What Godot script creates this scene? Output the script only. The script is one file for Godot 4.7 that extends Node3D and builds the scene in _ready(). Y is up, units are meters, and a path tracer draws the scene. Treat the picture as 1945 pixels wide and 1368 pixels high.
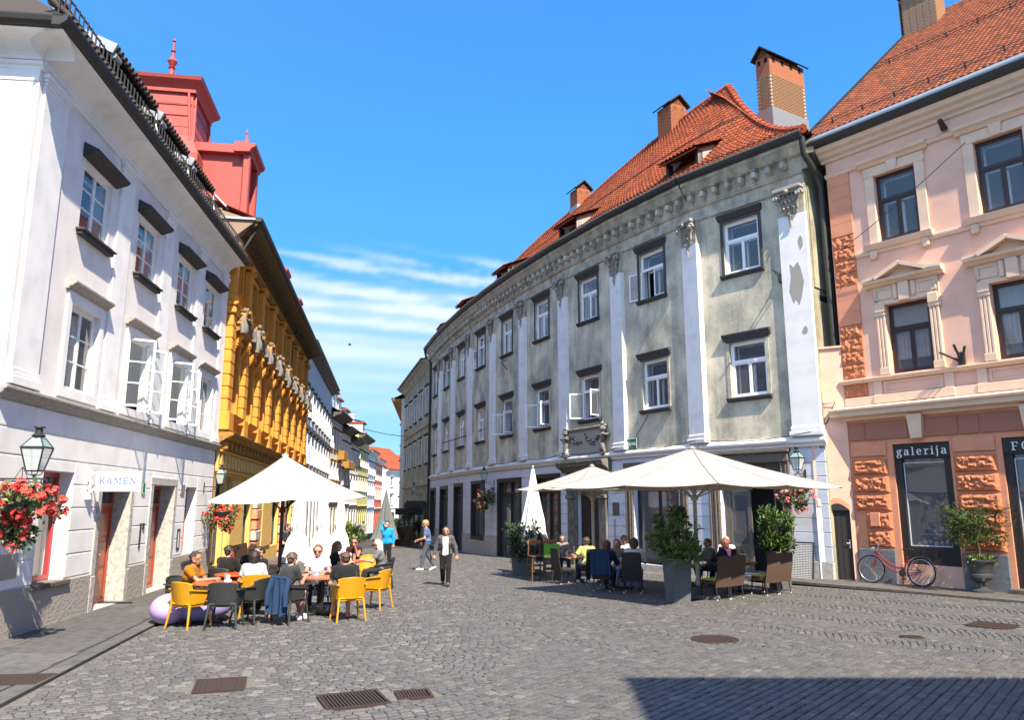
extends Node3D
# An old-town street: all measures in metres, the camera stands at x = 0, z = 0 and looks towards -z.

var M := {}            # materials
var taken := {}        # names in use at top level
var rng := RandomNumberGenerator.new()

# ------------------------------------------------------------------ mesh builder
class MB:
	var v := PackedVector3Array()
	var n := PackedVector3Array()
	var u := PackedVector2Array()
	var c := PackedColorArray()
	var t := Transform3D.IDENTITY
	var col := Color.WHITE
	func tri(a: Vector3, b: Vector3, d: Vector3) -> void:   # counter-clockwise seen from outside
		a = t * a; b = t * b; d = t * d
		var m := (b - a).cross(d - a).normalized()
		v.append_array(PackedVector3Array([a, d, b]))
		n.append_array(PackedVector3Array([m, m, m]))
		u.append_array(PackedVector2Array([Vector2.ZERO, Vector2(1, 1), Vector2(1, 0)]))
		c.append_array(PackedColorArray([col, col, col]))
	func quad(a: Vector3, b: Vector3, d: Vector3, e: Vector3) -> void:
		a = t * a; b = t * b; d = t * d; e = t * e
		var m := (d - a).cross(e - b).normalized()
		v.append_array(PackedVector3Array([a, d, b, a, e, d]))
		n.append_array(PackedVector3Array([m, m, m, m, m, m]))
		u.append_array(PackedVector2Array([Vector2(0, 1), Vector2(1, 0), Vector2(1, 1), Vector2(0, 1), Vector2(0, 0), Vector2(1, 0)]))
		c.append_array(PackedColorArray([col, col, col, col, col, col]))
	func quadn(p: Array, m: Array) -> void:                  # smooth quad, points counter-clockwise with normals
		for i in [0, 2, 1, 0, 3, 2]:
			v.append(t * (p[i] as Vector3)); n.append((t.basis * (m[i] as Vector3)).normalized()); u.append(Vector2.ZERO); c.append(col)
	func box(a: Vector3, b: Vector3) -> void:
		var p := []
		for i in 8: p.append(Vector3(b.x if i & 1 else a.x, b.y if i & 2 else a.y, b.z if i & 4 else a.z))
		for f in [[4, 5, 7, 6], [1, 0, 2, 3], [5, 1, 3, 7], [0, 4, 6, 2], [6, 7, 3, 2], [0, 1, 5, 4]]:
			quad(p[f[0]], p[f[1]], p[f[2]], p[f[3]])
	func cube(o: Vector3, s: Vector3) -> void:
		box(o - s * 0.5, o + s * 0.5)
	func bev(a: Vector3, b: Vector3, r: float) -> void:      # box with its twelve edges cut
		var h := (b - a) * 0.5
		var o := (a + b) * 0.5
		var k := Vector3(minf(r, h.x * 0.9), minf(r, h.y * 0.9), minf(r, h.z * 0.9))
		var i := h - k
		for s in [-1.0, 1.0]:
			var w := func(p: Vector3, q: Vector3, x: Vector3, y: Vector3):
				if s > 0: quad(o + p, o + q, o + x, o + y)
				else: quad(o + y, o + x, o + q, o + p)
			w.call(Vector3(s * h.x, -i.y, i.z), Vector3(s * h.x, -i.y, -i.z), Vector3(s * h.x, i.y, -i.z), Vector3(s * h.x, i.y, i.z))
			w.call(Vector3(-i.x, s * h.y, i.z), Vector3(i.x, s * h.y, i.z), Vector3(i.x, s * h.y, -i.z), Vector3(-i.x, s * h.y, -i.z))
			w.call(Vector3(-i.x, -i.y, s * h.z), Vector3(i.x, -i.y, s * h.z), Vector3(i.x, i.y, s * h.z), Vector3(-i.x, i.y, s * h.z))
			for q in [-1.0, 1.0]:
				var g := func(p: Vector3, x: Vector3, y: Vector3, z: Vector3):
					if (x - p).cross(y - p).dot(p) > 0: quad(o + p, o + x, o + y, o + z)
					else: quad(o + z, o + y, o + x, o + p)
				g.call(Vector3(s * h.x, q * i.y, -i.z), Vector3(s * i.x, q * h.y, -i.z), Vector3(s * i.x, q * h.y, i.z), Vector3(s * h.x, q * i.y, i.z))
				g.call(Vector3(s * h.x, -i.y, q * i.z), Vector3(s * i.x, -i.y, q * h.z), Vector3(s * i.x, i.y, q * h.z), Vector3(s * h.x, i.y, q * i.z))
				g.call(Vector3(-i.x, s * h.y, q * i.z), Vector3(-i.x, s * i.y, q * h.z), Vector3(i.x, s * i.y, q * h.z), Vector3(i.x, s * h.y, q * i.z))
	func tube(pts: Array, r: float, seg := 8, r2 := -1.0, cap := true) -> void:
		var rings := []
		var norms := []
		var last := Vector3.ZERO
		for i in pts.size():
			var d: Vector3 = (pts[mini(i + 1, pts.size() - 1)] - pts[maxi(i - 1, 0)]).normalized()
			var x := last
			if x == Vector3.ZERO: x = Vector3.UP if absf(d.y) < 0.9 else Vector3.RIGHT
			x = (x - d * x.dot(d)).normalized()
			last = x
			var y := d.cross(x)
			var rr := r if r2 < 0 else lerpf(r, r2, float(i) / (pts.size() - 1))
			var ring := []
			var nn := []
			for k in seg:
				var a := TAU * k / seg
				var m := x * cos(a) + y * sin(a)
				ring.append(pts[i] + m * rr); nn.append(m)
			rings.append(ring); norms.append(nn)
		for i in rings.size() - 1:
			for k in seg:
				var l := (k + 1) % seg
				quadn([rings[i][k], rings[i][l], rings[i + 1][l], rings[i + 1][k]], [norms[i][k], norms[i][l], norms[i + 1][l], norms[i + 1][k]])
		if cap:
			for k in range(1, seg - 1):
				tri(rings[0][0], rings[0][k + 1], rings[0][k])
				tri(rings[-1][0], rings[-1][k], rings[-1][k + 1])
	func bar(a: Vector3, b: Vector3, w: float, h: float) -> void:   # rectangular bar from a to b
		var d := (b - a)
		var z := d.normalized()
		var x := (Vector3.UP if absf(z.y) < 0.95 else Vector3.RIGHT).cross(z).normalized()
		var y := z.cross(x)
		var keep := t
		t = t * Transform3D(Basis(x, y, z), a)
		box(Vector3(-w / 2, -h / 2, 0), Vector3(w / 2, h / 2, d.length()))
		t = keep
	func lathe(prof: Array, seg := 16, o := Vector3.ZERO, smooth := true, a0 := 0.0) -> void:   # prof: Vector2(radius, y), from the bottom up
		for i in prof.size() - 1:
			var p: Vector2 = prof[i]
			var q: Vector2 = prof[i + 1]
			var dn := Vector2(q.y - p.y, p.x - q.x).normalized()
			for k in seg:
				var a := a0 + TAU * k / seg
				var b := a0 + TAU * (k + 1) / seg
				var ca := Vector3(cos(a), 0, -sin(a))
				var cb := Vector3(cos(b), 0, -sin(b))
				var P := [o + ca * p.x + Vector3.UP * p.y, o + cb * p.x + Vector3.UP * p.y, o + cb * q.x + Vector3.UP * q.y, o + ca * q.x + Vector3.UP * q.y]
				if smooth: 
					var na := ca * dn.x + Vector3.UP * dn.y
					var nb := cb * dn.x + Vector3.UP * dn.y
					quadn(P, [na, nb, nb, na])
				else: quad(P[0], P[1], P[2], P[3])
	func ball(o: Vector3, s: Vector3, seg := 10) -> void:
		var rows := maxi(4, seg / 2)
		for i in rows:
			for k in seg:
				var P := []
				var N := []
				for e in [[i, k], [i, k + 1], [i + 1, k + 1], [i + 1, k]]:
					var th: float = -PI / 2 + PI * e[0] / rows
					var ph: float = TAU * e[1] / seg
					var d := Vector3(cos(th) * cos(ph), sin(th), -cos(th) * sin(ph))
					P.append(o + d * s); N.append((d / s).normalized())
				quadn(P, N)
	func mould(prof: Array, x0: float, x1: float, caps := true) -> void:   # prof: Vector2(out, y) bottom to top, drawn along x
		for i in prof.size() - 1:
			var p: Vector2 = prof[i]
			var q: Vector2 = prof[i + 1]
			quad(Vector3(x0, p.y, p.x), Vector3(x1, p.y, p.x), Vector3(x1, q.y, q.x), Vector3(x0, q.y, q.x))
		if caps:
			for i in range(1, prof.size() - 1):
				var o: Vector2 = prof[0]
				var p: Vector2 = prof[i]
				var q: Vector2 = prof[i + 1]
				tri(Vector3(x1, o.y, o.x), Vector3(x1, q.y, q.x), Vector3(x1, p.y, p.x))
				tri(Vector3(x0, o.y, o.x), Vector3(x0, p.y, p.x), Vector3(x0, q.y, q.x))
	func wall(x0: float, x1: float, y0: float, y1: float, z := 0.0, holes := [], deep := 0.25) -> void:   # a sheet with openings and their reveals
		var xs := [x0, x1]
		var ys := [y0, y1]
		for h in holes:
			for e in [h[0], h[1]]: if e > x0 and e < x1 and not xs.has(e): xs.append(e)
			for e in [h[2], h[3]]: if e > y0 and e < y1 and not ys.has(e): ys.append(e)
		xs.sort(); ys.sort()
		for j in ys.size() - 1:
			var run := -1
			for i in xs.size():
				var solid := false
				if i < xs.size() - 1:
					solid = true
					var mx: float = (xs[i] + xs[i + 1]) / 2
					var my: float = (ys[j] + ys[j + 1]) / 2
					for h in holes: if mx > h[0] and mx < h[1] and my > h[2] and my < h[3]: solid = false
				if solid and run < 0: run = i
				if not solid and run >= 0:
					quad(Vector3(xs[run], ys[j], z), Vector3(xs[i], ys[j], z), Vector3(xs[i], ys[j + 1], z), Vector3(xs[run], ys[j + 1], z))
					run = -1
		for h in holes:
			var a := maxf(h[0], x0); var b := minf(h[1], x1); var p := maxf(h[2], y0); var q := minf(h[3], y1)
			if a >= b or p >= q: continue
			var w := z - deep
			if h[0] >= x0: quad(Vector3(a, p, z), Vector3(a, p, w), Vector3(a, q, w), Vector3(a, q, z))
			if h[1] <= x1: quad(Vector3(b, p, w), Vector3(b, p, z), Vector3(b, q, z), Vector3(b, q, w))
			if h[3] <= y1: quad(Vector3(a, q, w), Vector3(b, q, w), Vector3(b, q, z), Vector3(a, q, z))
			if h[2] >= y0: quad(Vector3(a, p, z), Vector3(b, p, z), Vector3(b, p, w), Vector3(a, p, w))
	func frame(x0: float, x1: float, y0: float, y1: float, w: float, z0: float, z1: float) -> void:   # four bars round a rectangle
		box(Vector3(x0, y0, z0), Vector3(x0 + w, y1, z1)); box(Vector3(x1 - w, y0, z0), Vector3(x1, y1, z1))
		box(Vector3(x0 + w, y0, z0), Vector3(x1 - w, y0 + w, z1)); box(Vector3(x0 + w, y1 - w, z0), Vector3(x1 - w, y1, z1))
	func mesh() -> ArrayMesh:
		var m := ArrayMesh.new()
		if v.is_empty(): return m
		var a := []
		a.resize(Mesh.ARRAY_MAX)
		a[Mesh.ARRAY_VERTEX] = v; a[Mesh.ARRAY_NORMAL] = n; a[Mesh.ARRAY_TEX_UV] = u; a[Mesh.ARRAY_COLOR] = c
		m.add_surface_from_arrays(Mesh.PRIMITIVE_TRIANGLES, a)
		return m

# ------------------------------------------------------------------ scene helpers
func lin(r: float, g: float, b: float) -> Color:
	return Color(r, g, b)

func mat(key: String, c: Color, rough := 0.85, o := {}) -> StandardMaterial3D:     # c is a linear base colour
	var m := StandardMaterial3D.new()
	m.resource_name = key
	m.albedo_color = Color(c.r, c.g, c.b).linear_to_srgb()
	m.roughness = rough
	if o.has("metal"): m.metallic = o.metal
	m.metallic_specular = o.get("spec", 0.3 if rough > 0.8 else 0.5)
	if o.has("tex"):
		m.albedo_texture = o.tex
		m.uv1_triplanar = true
		m.uv1_world_triplanar = o.get("world", true)
		m.uv1_scale = Vector3.ONE * o.get("scale", 0.3)
	if o.has("bump"):
		m.heightmap_enabled = true
		m.heightmap_texture = o.bump
		m.heightmap_scale = o.get("bs", 0.4)
		m.uv1_triplanar = true
		m.uv1_world_triplanar = o.get("world", true)
		m.uv1_scale = Vector3.ONE * o.get("scale", 0.3)
	if o.has("vc"): m.vertex_color_use_as_albedo = true
	if o.has("leaf"):
		m.backlight_enabled = true
		m.backlight = o.leaf
	if o.has("alpha"):
		m.transparency = BaseMaterial3D.TRANSPARENCY_ALPHA
		m.albedo_color.a = o.alpha
	if o.has("sheen"):
		m.rim_enabled = true; m.rim = o.sheen; m.rim_tint = 0.5
	M[key] = m
	return m

func noise_tex(seed_: int, freq: float, ramp: Array, size := 512, oct := 4, type := FastNoiseLite.TYPE_SIMPLEX_SMOOTH) -> NoiseTexture2D:
	var f := FastNoiseLite.new()
	f.seed = seed_; f.frequency = freq; f.fractal_octaves = oct; f.noise_type = type
	var x := NoiseTexture2D.new()
	x.width = size; x.height = size; x.seamless = true; x.noise = f
	if ramp:
		var g := Gradient.new()
		var off := PackedFloat32Array()
		var cols := PackedColorArray()
		for i in ramp.size():
			off.append(ramp[i][0]); var e: float = ramp[i][1]; cols.append(Color(e, e, e) if ramp[i].size() == 2 else Color(ramp[i][1], ramp[i][2], ramp[i][3]))
		g.offsets = off; g.colors = cols
		x.color_ramp = g
	return x

func numbered(called: String) -> String:
	if not taken.has(called):
		taken[called] = 0
		return called
	taken[called] += 1
	return "%s_%03d" % [called, taken[called]]

func tag(o: Node, label: String, category := "", group := "", kind := "") -> Node:
	if label: o.set_meta("label", label)
	if category: o.set_meta("category", category)
	if group: o.set_meta("group", group)
	if kind: o.set_meta("kind", kind)
	return o

func thing(called: String, label: String, category: String, at := Vector3.ZERO, turn := 0.0, group := "", kind := "") -> Node3D:
	var o := Node3D.new()
	o.name = numbered(called)
	add_child(o)
	o.position = at
	o.rotation.y = turn
	tag(o, label, category, group, kind)
	return o

func put(called: String, b: Variant, m: Variant, parent: Node, kind := "") -> MeshInstance3D:
	var o := MeshInstance3D.new()
	o.name = called if parent != self else numbered(called)
	o.mesh = b.mesh() if b is MB else b
	o.material_override = M[m] if m is String else m
	parent.add_child(o, true)
	if kind: o.set_meta("kind", kind)
	return o

func many(called: String, mesh: Mesh, where: Array, m: Variant, parent: Node, cols := []) -> MultiMeshInstance3D:
	var mm := MultiMesh.new()
	mm.transform_format = MultiMesh.TRANSFORM_3D
	mm.use_colors = cols.size() > 0
	mm.mesh = mesh
	mm.instance_count = where.size()
	for i in where.size():
		mm.set_instance_transform(i, where[i])
		if cols: mm.set_instance_color(i, cols[i])
	var o := MultiMeshInstance3D.new()
	o.name = called if parent != self else numbered(called)
	o.multimesh = mm
	o.material_override = M[m] if m is String else m
	parent.add_child(o, true)
	o.set_meta("kind", "stuff")
	return o

func copy_part(o: Node3D, parent: Node, tr: Transform3D) -> Node3D:
	var k: Node3D = o.duplicate()
	k.name = o.get_meta("part_name", str(o.name))
	parent.add_child(k, true)
	k.transform = tr
	return k

func xf(p: Vector3, turn := 0.0) -> Transform3D:
	return Transform3D(Basis(Vector3.UP, turn), p)

func along(l: Vector3, r: Vector3) -> Transform3D:     # frame of a facade seen from outside: x runs from l to r, y up, z out of the wall
	var x := (r - l); x.y = 0; x = x.normalized()
	return Transform3D(Basis(x, Vector3.UP, x.cross(Vector3.UP)), l)

func gy(z: float) -> float:                            # the street falls away gently beyond 20 m
	return -0.02 * maxf(0.0, -z - 20.0)

# ------------------------------------------------------------------ the place
func _ready() -> void:
	rng.seed = 20240917
	var cam := Camera3D.new()
	cam.name = "camera"
	cam.fov = 50.66
	cam.far = 1500.0
	cam.near = 0.1
	cam.position = Vector3(0, 2.25, 0)
	cam.rotation.x = deg_to_rad(10.7)
	add_child(cam)
	cam.current = true
	var env := Environment.new()
	env.background_mode = Environment.BG_SKY
	env.sky = Sky.new()
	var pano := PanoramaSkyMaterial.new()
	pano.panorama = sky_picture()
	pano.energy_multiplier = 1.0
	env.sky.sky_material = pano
	env.background_energy_multiplier = 0.5
	env.tonemap_mode = Environment.TONE_MAPPER_LINEAR
	env.tonemap_exposure = 2.5
	env.sdfgi_enabled = true
	env.ssao_enabled = true
	env.ssil_enabled = true
	var we := WorldEnvironment.new()
	we.name = "world_environment"
	we.environment = env
	add_child(we)
	var sun := DirectionalLight3D.new()
	sun.name = "sun"
	sun.light_energy = 1.6
	sun.light_color = Color(1.0, 0.94, 0.85)
	sun.light_angular_distance = 0.55
	sun.shadow_enabled = true
	var az := deg_to_rad(25.0)          # to the right of straight behind the camera
	var el := deg_to_rad(49.5)
	add_child(sun)
	sun.look_at_from_position(Vector3.ZERO, -Vector3(sin(az) * cos(el), sin(el), cos(az) * cos(el)), Vector3.UP)
	make_materials()
	build_ground()
	white_house()
	yellow_house()
	far_left_houses()
	grey_house()
	far_right_houses()
	pink_house()
	house_behind()
	wall_fittings()
	left_terrace()
	right_terrace()
	street_things()
	build_people()

func sky_picture() -> ImageTexture:
	var w := 1536
	var glow_d := -Vector3(sin(deg_to_rad(25.0)) * cos(deg_to_rad(49.5)), -sin(deg_to_rad(49.5)), cos(deg_to_rad(25.0)) * cos(deg_to_rad(49.5)))
	var h := 768
	var im := Image.create(w, h, false, Image.FORMAT_RGBAF)
	var f := FastNoiseLite.new()
	f.seed = 5; f.frequency = 1.0; f.fractal_octaves = 5; f.noise_type = FastNoiseLite.TYPE_SIMPLEX
	var g := FastNoiseLite.new()
	g.seed = 9; g.frequency = 0.55; g.fractal_octaves = 2
	var cols := [Color(0.80, 0.92, 1.0), Color(0.58, 0.83, 1.0), Color(0.355, 0.70, 0.985), Color(0.275, 0.595, 0.925), Color(0.22, 0.52, 0.87), Color(0.17, 0.44, 0.80)]
	var at := [0.0, 5.0, 15.0, 30.0, 45.0, 90.0]
	for y in h:
		var el := 90.0 - 180.0 * (y + 0.5) / h
		var k := 0
		while k < 4 and el > at[k + 1]: k += 1
		var c: Color = (cols[k] as Color).lerp(cols[k + 1], clampf((el - at[k]) / (at[k + 1] - at[k]), 0, 1)).srgb_to_linear()
		if el < 0: c = Color(0.16, 0.155, 0.15)
		var cloudy := el > -0.5 and el < 22.0
		var e := deg_to_rad(el)
		for x in w:
			var o := c
			if cloudy:
				var a := TAU * (x + 0.5) / w
				var d := Vector3(sin(a) * cos(e), sin(e), cos(a) * cos(e))
				var p := Vector3(d.x / (d.y + 0.12), d.z / (d.y + 0.12), 0.0)
				p = Vector3(p.x * 0.55 + p.y * 0.2, p.y * 1.5 - p.x * 0.5, 0.0)
				var m := g.get_noise_3d(p.x * 0.5, p.y * 0.35, 3.0)
				var n := f.get_noise_3d(p.x * 1.1 + m, p.y * 1.7, 0.0)
				var fine_ := f.get_noise_3d(p.x * 2.6 + n * 0.8, p.y * 6.5 - p.x * 1.5, 4.0)
				var veil := smoothstep(4.5, 9.0, el) * (1.0 - smoothstep(13.0, 17.5, el)) * clampf(0.42 + 0.5 * n + 0.35 * m, 0.0, 1.0) * 0.62
				var streak := smoothstep(10.0, 14.5, el) * (1.0 - smoothstep(17.0, 19.5, el)) * smoothstep(-0.1, 0.5, fine_ * 0.8 + n * 0.5 + m * 0.3) * 0.62
				var q := veil + streak * (1.0 - veil)
				o = c.lerp(Color(0.93, 0.955, 0.98), clampf(q, 0, 0.85))
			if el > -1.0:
				var ga := acos(clampf(cos(e) * (glow_d.x * sin(TAU * (x + 0.5) / w) + glow_d.z * cos(TAU * (x + 0.5) / w)) + glow_d.y * sin(e), -1.0, 1.0))
				var add := 5.0 * exp(-3.0 * ga)  # pale glow added to the sky to lift the shade
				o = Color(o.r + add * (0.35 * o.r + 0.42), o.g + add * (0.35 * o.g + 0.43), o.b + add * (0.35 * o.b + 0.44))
			im.set_pixel(x, y, Color(o.r, o.g, o.b, 1))
	return ImageTexture.create_from_image(im)

func plaster_picture() -> ImageTexture:                  # weathered plaster: stains, runs and paler repairs, ten metres to a side
	var s := 768
	var im := Image.create(s, s, false, Image.FORMAT_RGB8)
	var a := FastNoiseLite.new(); a.seed = 3; a.frequency = 1.0; a.fractal_octaves = 5
	var b := FastNoiseLite.new(); b.seed = 14; b.frequency = 1.0; b.fractal_octaves = 4
	for y in s:
		for x in s:
			var u := TAU * x / s
			var w := TAU * y / s
			var cx := cos(u); var sx := sin(u)
			var n := a.get_noise_3d(cx * 1.6, sx * 1.6, y * 6.0 / s) if y < s / 2 else a.get_noise_3d(cx * 1.6, sx * 1.6, (s - y) * 6.0 / s)
			var r := b.get_noise_3d(cx * 8.0, sx * 8.0, absf(y - s / 2.0) * 4.5 / s)
			var f := b.get_noise_3d(cx * 26.0, sx * 26.0, absf(y - s / 2.0) * 60.0 / s + 9.0)
			var k := 0.84 + n * 0.34 + r * 0.12 + f * 0.10
			var warm := 0.03 * n + 0.02 * r
			im.set_pixel(x, y, Color(clampf(k + warm, 0.3, 1), clampf(k, 0.3, 1), clampf(k - 0.02 - warm, 0.3, 1)))
	return ImageTexture.create_from_image(im)

func make_materials() -> void:
	var fine := noise_tex(1, 0.02, [[0.0, 0.72], [0.5, 0.93], [1.0, 1.0]], 512, 5)
	var soft := noise_tex(2, 0.008, [[0.0, 0.90], [0.45, 0.97], [1.0, 1.0]], 512, 5)
	var grain := noise_tex(3, 0.09, [[0.0, 0.55], [0.5, 0.9], [1.0, 1.0]], 512, 3)
	var rough := noise_tex(4, 0.04, [], 512, 4)
	var rock := noise_tex(6, 0.03, [], 512, 4, FastNoiseLite.TYPE_CELLULAR)
	var stain := plaster_picture()
	var speck := noise_tex(8, 0.16, [[0.0, 0.42], [0.4, 0.8], [1.0, 1.0]], 512, 2)
	M.fine = null
	# ground
	mat("joint_sand", lin(0.17, 0.16, 0.14), 0.95, {"tex": grain, "scale": 0.5})
	mat("cobble", Color.WHITE, 0.7, {"vc": 1, "tex": fine, "scale": 1.7, "spec": 0.4})
	mat("far_road", lin(0.095, 0.093, 0.088), 0.9, {"tex": speck, "scale": 0.4})
	mat("slab", lin(0.088, 0.087, 0.083), 0.8, {"tex": fine, "scale": 0.35, "bump": rough, "bs": 0.25})
	mat("slab_pale", lin(0.11, 0.107, 0.10), 0.8, {"tex": fine, "scale": 0.4})
	mat("slab_brown", lin(0.115, 0.10, 0.085), 0.85, {"tex": fine, "scale": 0.4, "bump": rough, "bs": 0.2})
	mat("slab_joint", lin(0.05, 0.05, 0.05), 0.95)
	mat("rust", lin(0.06, 0.037, 0.027), 0.75, {"tex": grain, "scale": 1.5, "metal": 0.3})
	mat("iron", lin(0.035, 0.036, 0.038), 0.5, {"metal": 0.4})
	mat("dark_gap", lin(0.012, 0.012, 0.012), 0.95)
	# walls
	mat("white_plaster", lin(0.80, 0.795, 0.785), 0.9, {"tex": soft, "scale": 0.22})
	mat("white_trim", lin(0.83, 0.83, 0.825), 0.85, {"tex": soft, "scale": 0.3})
	mat("rose_plaster", lin(0.80, 0.755, 0.74), 0.9, {"tex": soft, "scale": 0.22})
	mat("cream_plaster", lin(0.74, 0.69, 0.60), 0.9, {"tex": soft, "scale": 0.25})
	mat("spritz", lin(0.54, 0.485, 0.43), 0.95, {"tex": speck, "scale": 0.8, "bump": rock, "bs": 1.0})
	mat("cornice_grey", lin(0.42, 0.40, 0.37), 0.9, {"tex": fine, "scale": 0.8})
	mat("stone_pale", lin(0.50, 0.48, 0.45), 0.85, {"tex": fine, "scale": 0.6})
	mat("grey_plaster", lin(0.64, 0.605, 0.49), 0.95, {"tex": stain, "scale": 0.1})
	mat("grey_trim", lin(0.56, 0.53, 0.44), 0.95, {"tex": stain, "scale": 0.23})
	mat("grey_pilaster", lin(0.74, 0.73, 0.715), 0.9, {"tex": soft, "scale": 0.35})
	mat("stucco_ornament", lin(0.42, 0.395, 0.345), 0.95, {"tex": grain, "scale": 0.9})
	mat("shade_blue_plaster", lin(0.58, 0.615, 0.66), 0.9, {"tex": soft, "scale": 0.3})  # white ground-floor plaster, the blue of shade put into its colour
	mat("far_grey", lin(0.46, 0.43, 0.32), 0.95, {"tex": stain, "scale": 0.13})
	mat("stone_dark", lin(0.075, 0.075, 0.078), 0.85, {"tex": fine, "scale": 0.8})
	mat("stone_dark_warm", lin(0.20, 0.19, 0.165), 0.9, {"tex": stain, "scale": 0.4})
	mat("stone_brown", lin(0.15, 0.125, 0.105), 0.85, {"tex": fine, "scale": 0.8})
	mat("pink_plaster", lin(0.76, 0.46, 0.335), 0.9, {"tex": soft, "scale": 0.3})
	mat("pink_trim", lin(0.74, 0.54, 0.385), 0.9, {"tex": soft, "scale": 0.5})
	mat("terracotta", lin(0.60, 0.215, 0.105), 0.92, {"tex": fine, "scale": 0.9, "bump": rough, "bs": 0.8})
	mat("terracotta_dull", lin(0.52, 0.235, 0.15), 0.92, {"tex": speck, "scale": 1.2, "bump": rough, "bs": 0.5})
	mat("terracotta_flat", lin(0.66, 0.285, 0.165), 0.92, {"tex": soft, "scale": 0.6})
	mat("slate_plinth", lin(0.15, 0.165, 0.18), 0.7, {"tex": fine, "scale": 0.7})
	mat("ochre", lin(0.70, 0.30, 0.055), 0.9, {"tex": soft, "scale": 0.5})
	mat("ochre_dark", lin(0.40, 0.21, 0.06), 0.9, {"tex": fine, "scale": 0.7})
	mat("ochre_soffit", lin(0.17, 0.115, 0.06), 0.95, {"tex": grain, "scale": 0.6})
	mat("ochre_pale", lin(0.74, 0.47, 0.15), 0.9, {"tex": soft, "scale": 0.6})
	mat("statue_stone", lin(0.20, 0.19, 0.17), 0.9, {"tex": fine, "scale": 1.5})
	mat("red_metal", lin(0.38, 0.06, 0.045), 0.55, {"tex": soft, "scale": 0.5})
	mat("old_brick", lin(0.42, 0.31, 0.22), 0.95, {"tex": speck, "scale": 0.9})
	mat("chimney_brick", lin(0.37, 0.145, 0.075), 0.95, {"tex": fine, "scale": 1.2})
	mat("chimney_patch", lin(0.40, 0.225, 0.115), 0.95, {"tex": speck, "scale": 1.3})
	mat("mortar", lin(0.40, 0.36, 0.29), 0.95)
	mat("tile", Color.WHITE, 0.85, {"vc": 1, "tex": fine, "scale": 1.1, "spec": 0.25})
	mat("tile_under", lin(0.17, 0.055, 0.03), 0.95)
	mat("tile_far", lin(0.34, 0.085, 0.04), 0.9, {"tex": grain, "scale": 0.8})
	mat("tile_dark", lin(0.055, 0.045, 0.04), 0.9)
	mat("copper", lin(0.24, 0.42, 0.33), 0.7)
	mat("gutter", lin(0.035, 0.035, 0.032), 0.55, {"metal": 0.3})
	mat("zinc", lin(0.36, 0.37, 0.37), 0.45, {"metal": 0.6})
	mat("gutter_lit", lin(0.30, 0.28, 0.22), 0.6)  # paler rim of the dark gutter, sunlight put into the colour
	# joinery and glass
	mat("white_paint", lin(0.78, 0.78, 0.77), 0.45)
	mat("dull_paint", lin(0.55, 0.57, 0.58), 0.55)
	mat("brown_paint", lin(0.035, 0.014, 0.009), 0.4)
	mat("black_paint", lin(0.012, 0.012, 0.013), 0.4)
	mat("black_wood", lin(0.014, 0.011, 0.009), 0.6)
	mat("red_door", lin(0.33, 0.055, 0.018), 0.28, {"spec": 0.6})
	mat("red_frame", lin(0.36, 0.03, 0.035), 0.4)
	mat("oak_grey", lin(0.12, 0.105, 0.09), 0.7, {"tex": fine, "scale": 1.0})
	mat("glass", lin(0.30, 0.34, 0.38), 0.02, {"alpha": 0.22, "spec": 0.75})
	mat("glass_shop", lin(0.20, 0.22, 0.24), 0.02, {"alpha": 0.35, "spec": 0.75})
	mat("far_glass", lin(0.05, 0.06, 0.075), 0.06, {"spec": 0.7})
	mat("lamp_glass", lin(0.62, 0.72, 0.68), 0.12, {"alpha": 0.55})
	mat("unlit_dark", lin(0.028, 0.026, 0.025), 0.95)  # near black: the gloom of unlit interiors is put into the colour
	mat("curtain", lin(0.70, 0.69, 0.66), 0.9, {"leaf": Color(0.3, 0.3, 0.28)})
	mat("blind", lin(0.30, 0.29, 0.27), 0.9)
	mat("cream_blind", lin(0.74, 0.72, 0.52), 0.9)
	# furniture, cloth
	mat("yellow_plastic", lin(0.52, 0.25, 0.008), 0.42)
	mat("grey_plastic", lin(0.030, 0.033, 0.034), 0.5)
	mat("orange_top", lin(0.52, 0.09, 0.015), 0.35)
	mat("wood_top", lin(0.32, 0.13, 0.035), 0.45, {"tex": fine, "scale": 1.5})
	mat("lime_cloth", lin(0.50, 0.60, 0.10), 0.9)
	mat("green_cloth", lin(0.10, 0.30, 0.035), 0.9)
	mat("wicker", lin(0.085, 0.048, 0.032), 0.7, {"bump": rough, "bs": 0.6, "scale": 5.0, "world": false})
	mat("wicker_black", lin(0.012, 0.011, 0.011), 0.65)
	mat("pale_foot", lin(0.55, 0.55, 0.52), 0.5)
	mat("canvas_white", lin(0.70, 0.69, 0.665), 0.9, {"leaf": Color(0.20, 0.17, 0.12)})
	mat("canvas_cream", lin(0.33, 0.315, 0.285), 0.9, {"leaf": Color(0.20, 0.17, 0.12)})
	mat("canvas_seam", lin(0.24, 0.225, 0.20), 0.95)
	mat("canvas_grey", lin(0.13, 0.145, 0.15), 0.9)
	mat("pole_brown", lin(0.06, 0.022, 0.012), 0.5)
	mat("pole_grey", lin(0.42, 0.41, 0.38), 0.5)
	mat("concrete", lin(0.10, 0.11, 0.115), 0.8, {"tex": fine, "scale": 1.2, "world": false})
	mat("urn", lin(0.08, 0.085, 0.09), 0.3, {"metal": 0.4})
	mat("denim", lin(0.025, 0.055, 0.12), 0.95, {"tex": grain, "scale": 2.5, "world": false})
	mat("lavender", lin(0.42, 0.30, 0.56), 0.7)
	mat("lavender_dark", lin(0.20, 0.17, 0.36), 0.7)
	mat("bottle_green", lin(0.02, 0.06, 0.02), 0.1)
	mat("beer", lin(0.65, 0.33, 0.02), 0.1)
	mat("paper", lin(0.75, 0.74, 0.70), 0.7)
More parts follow.
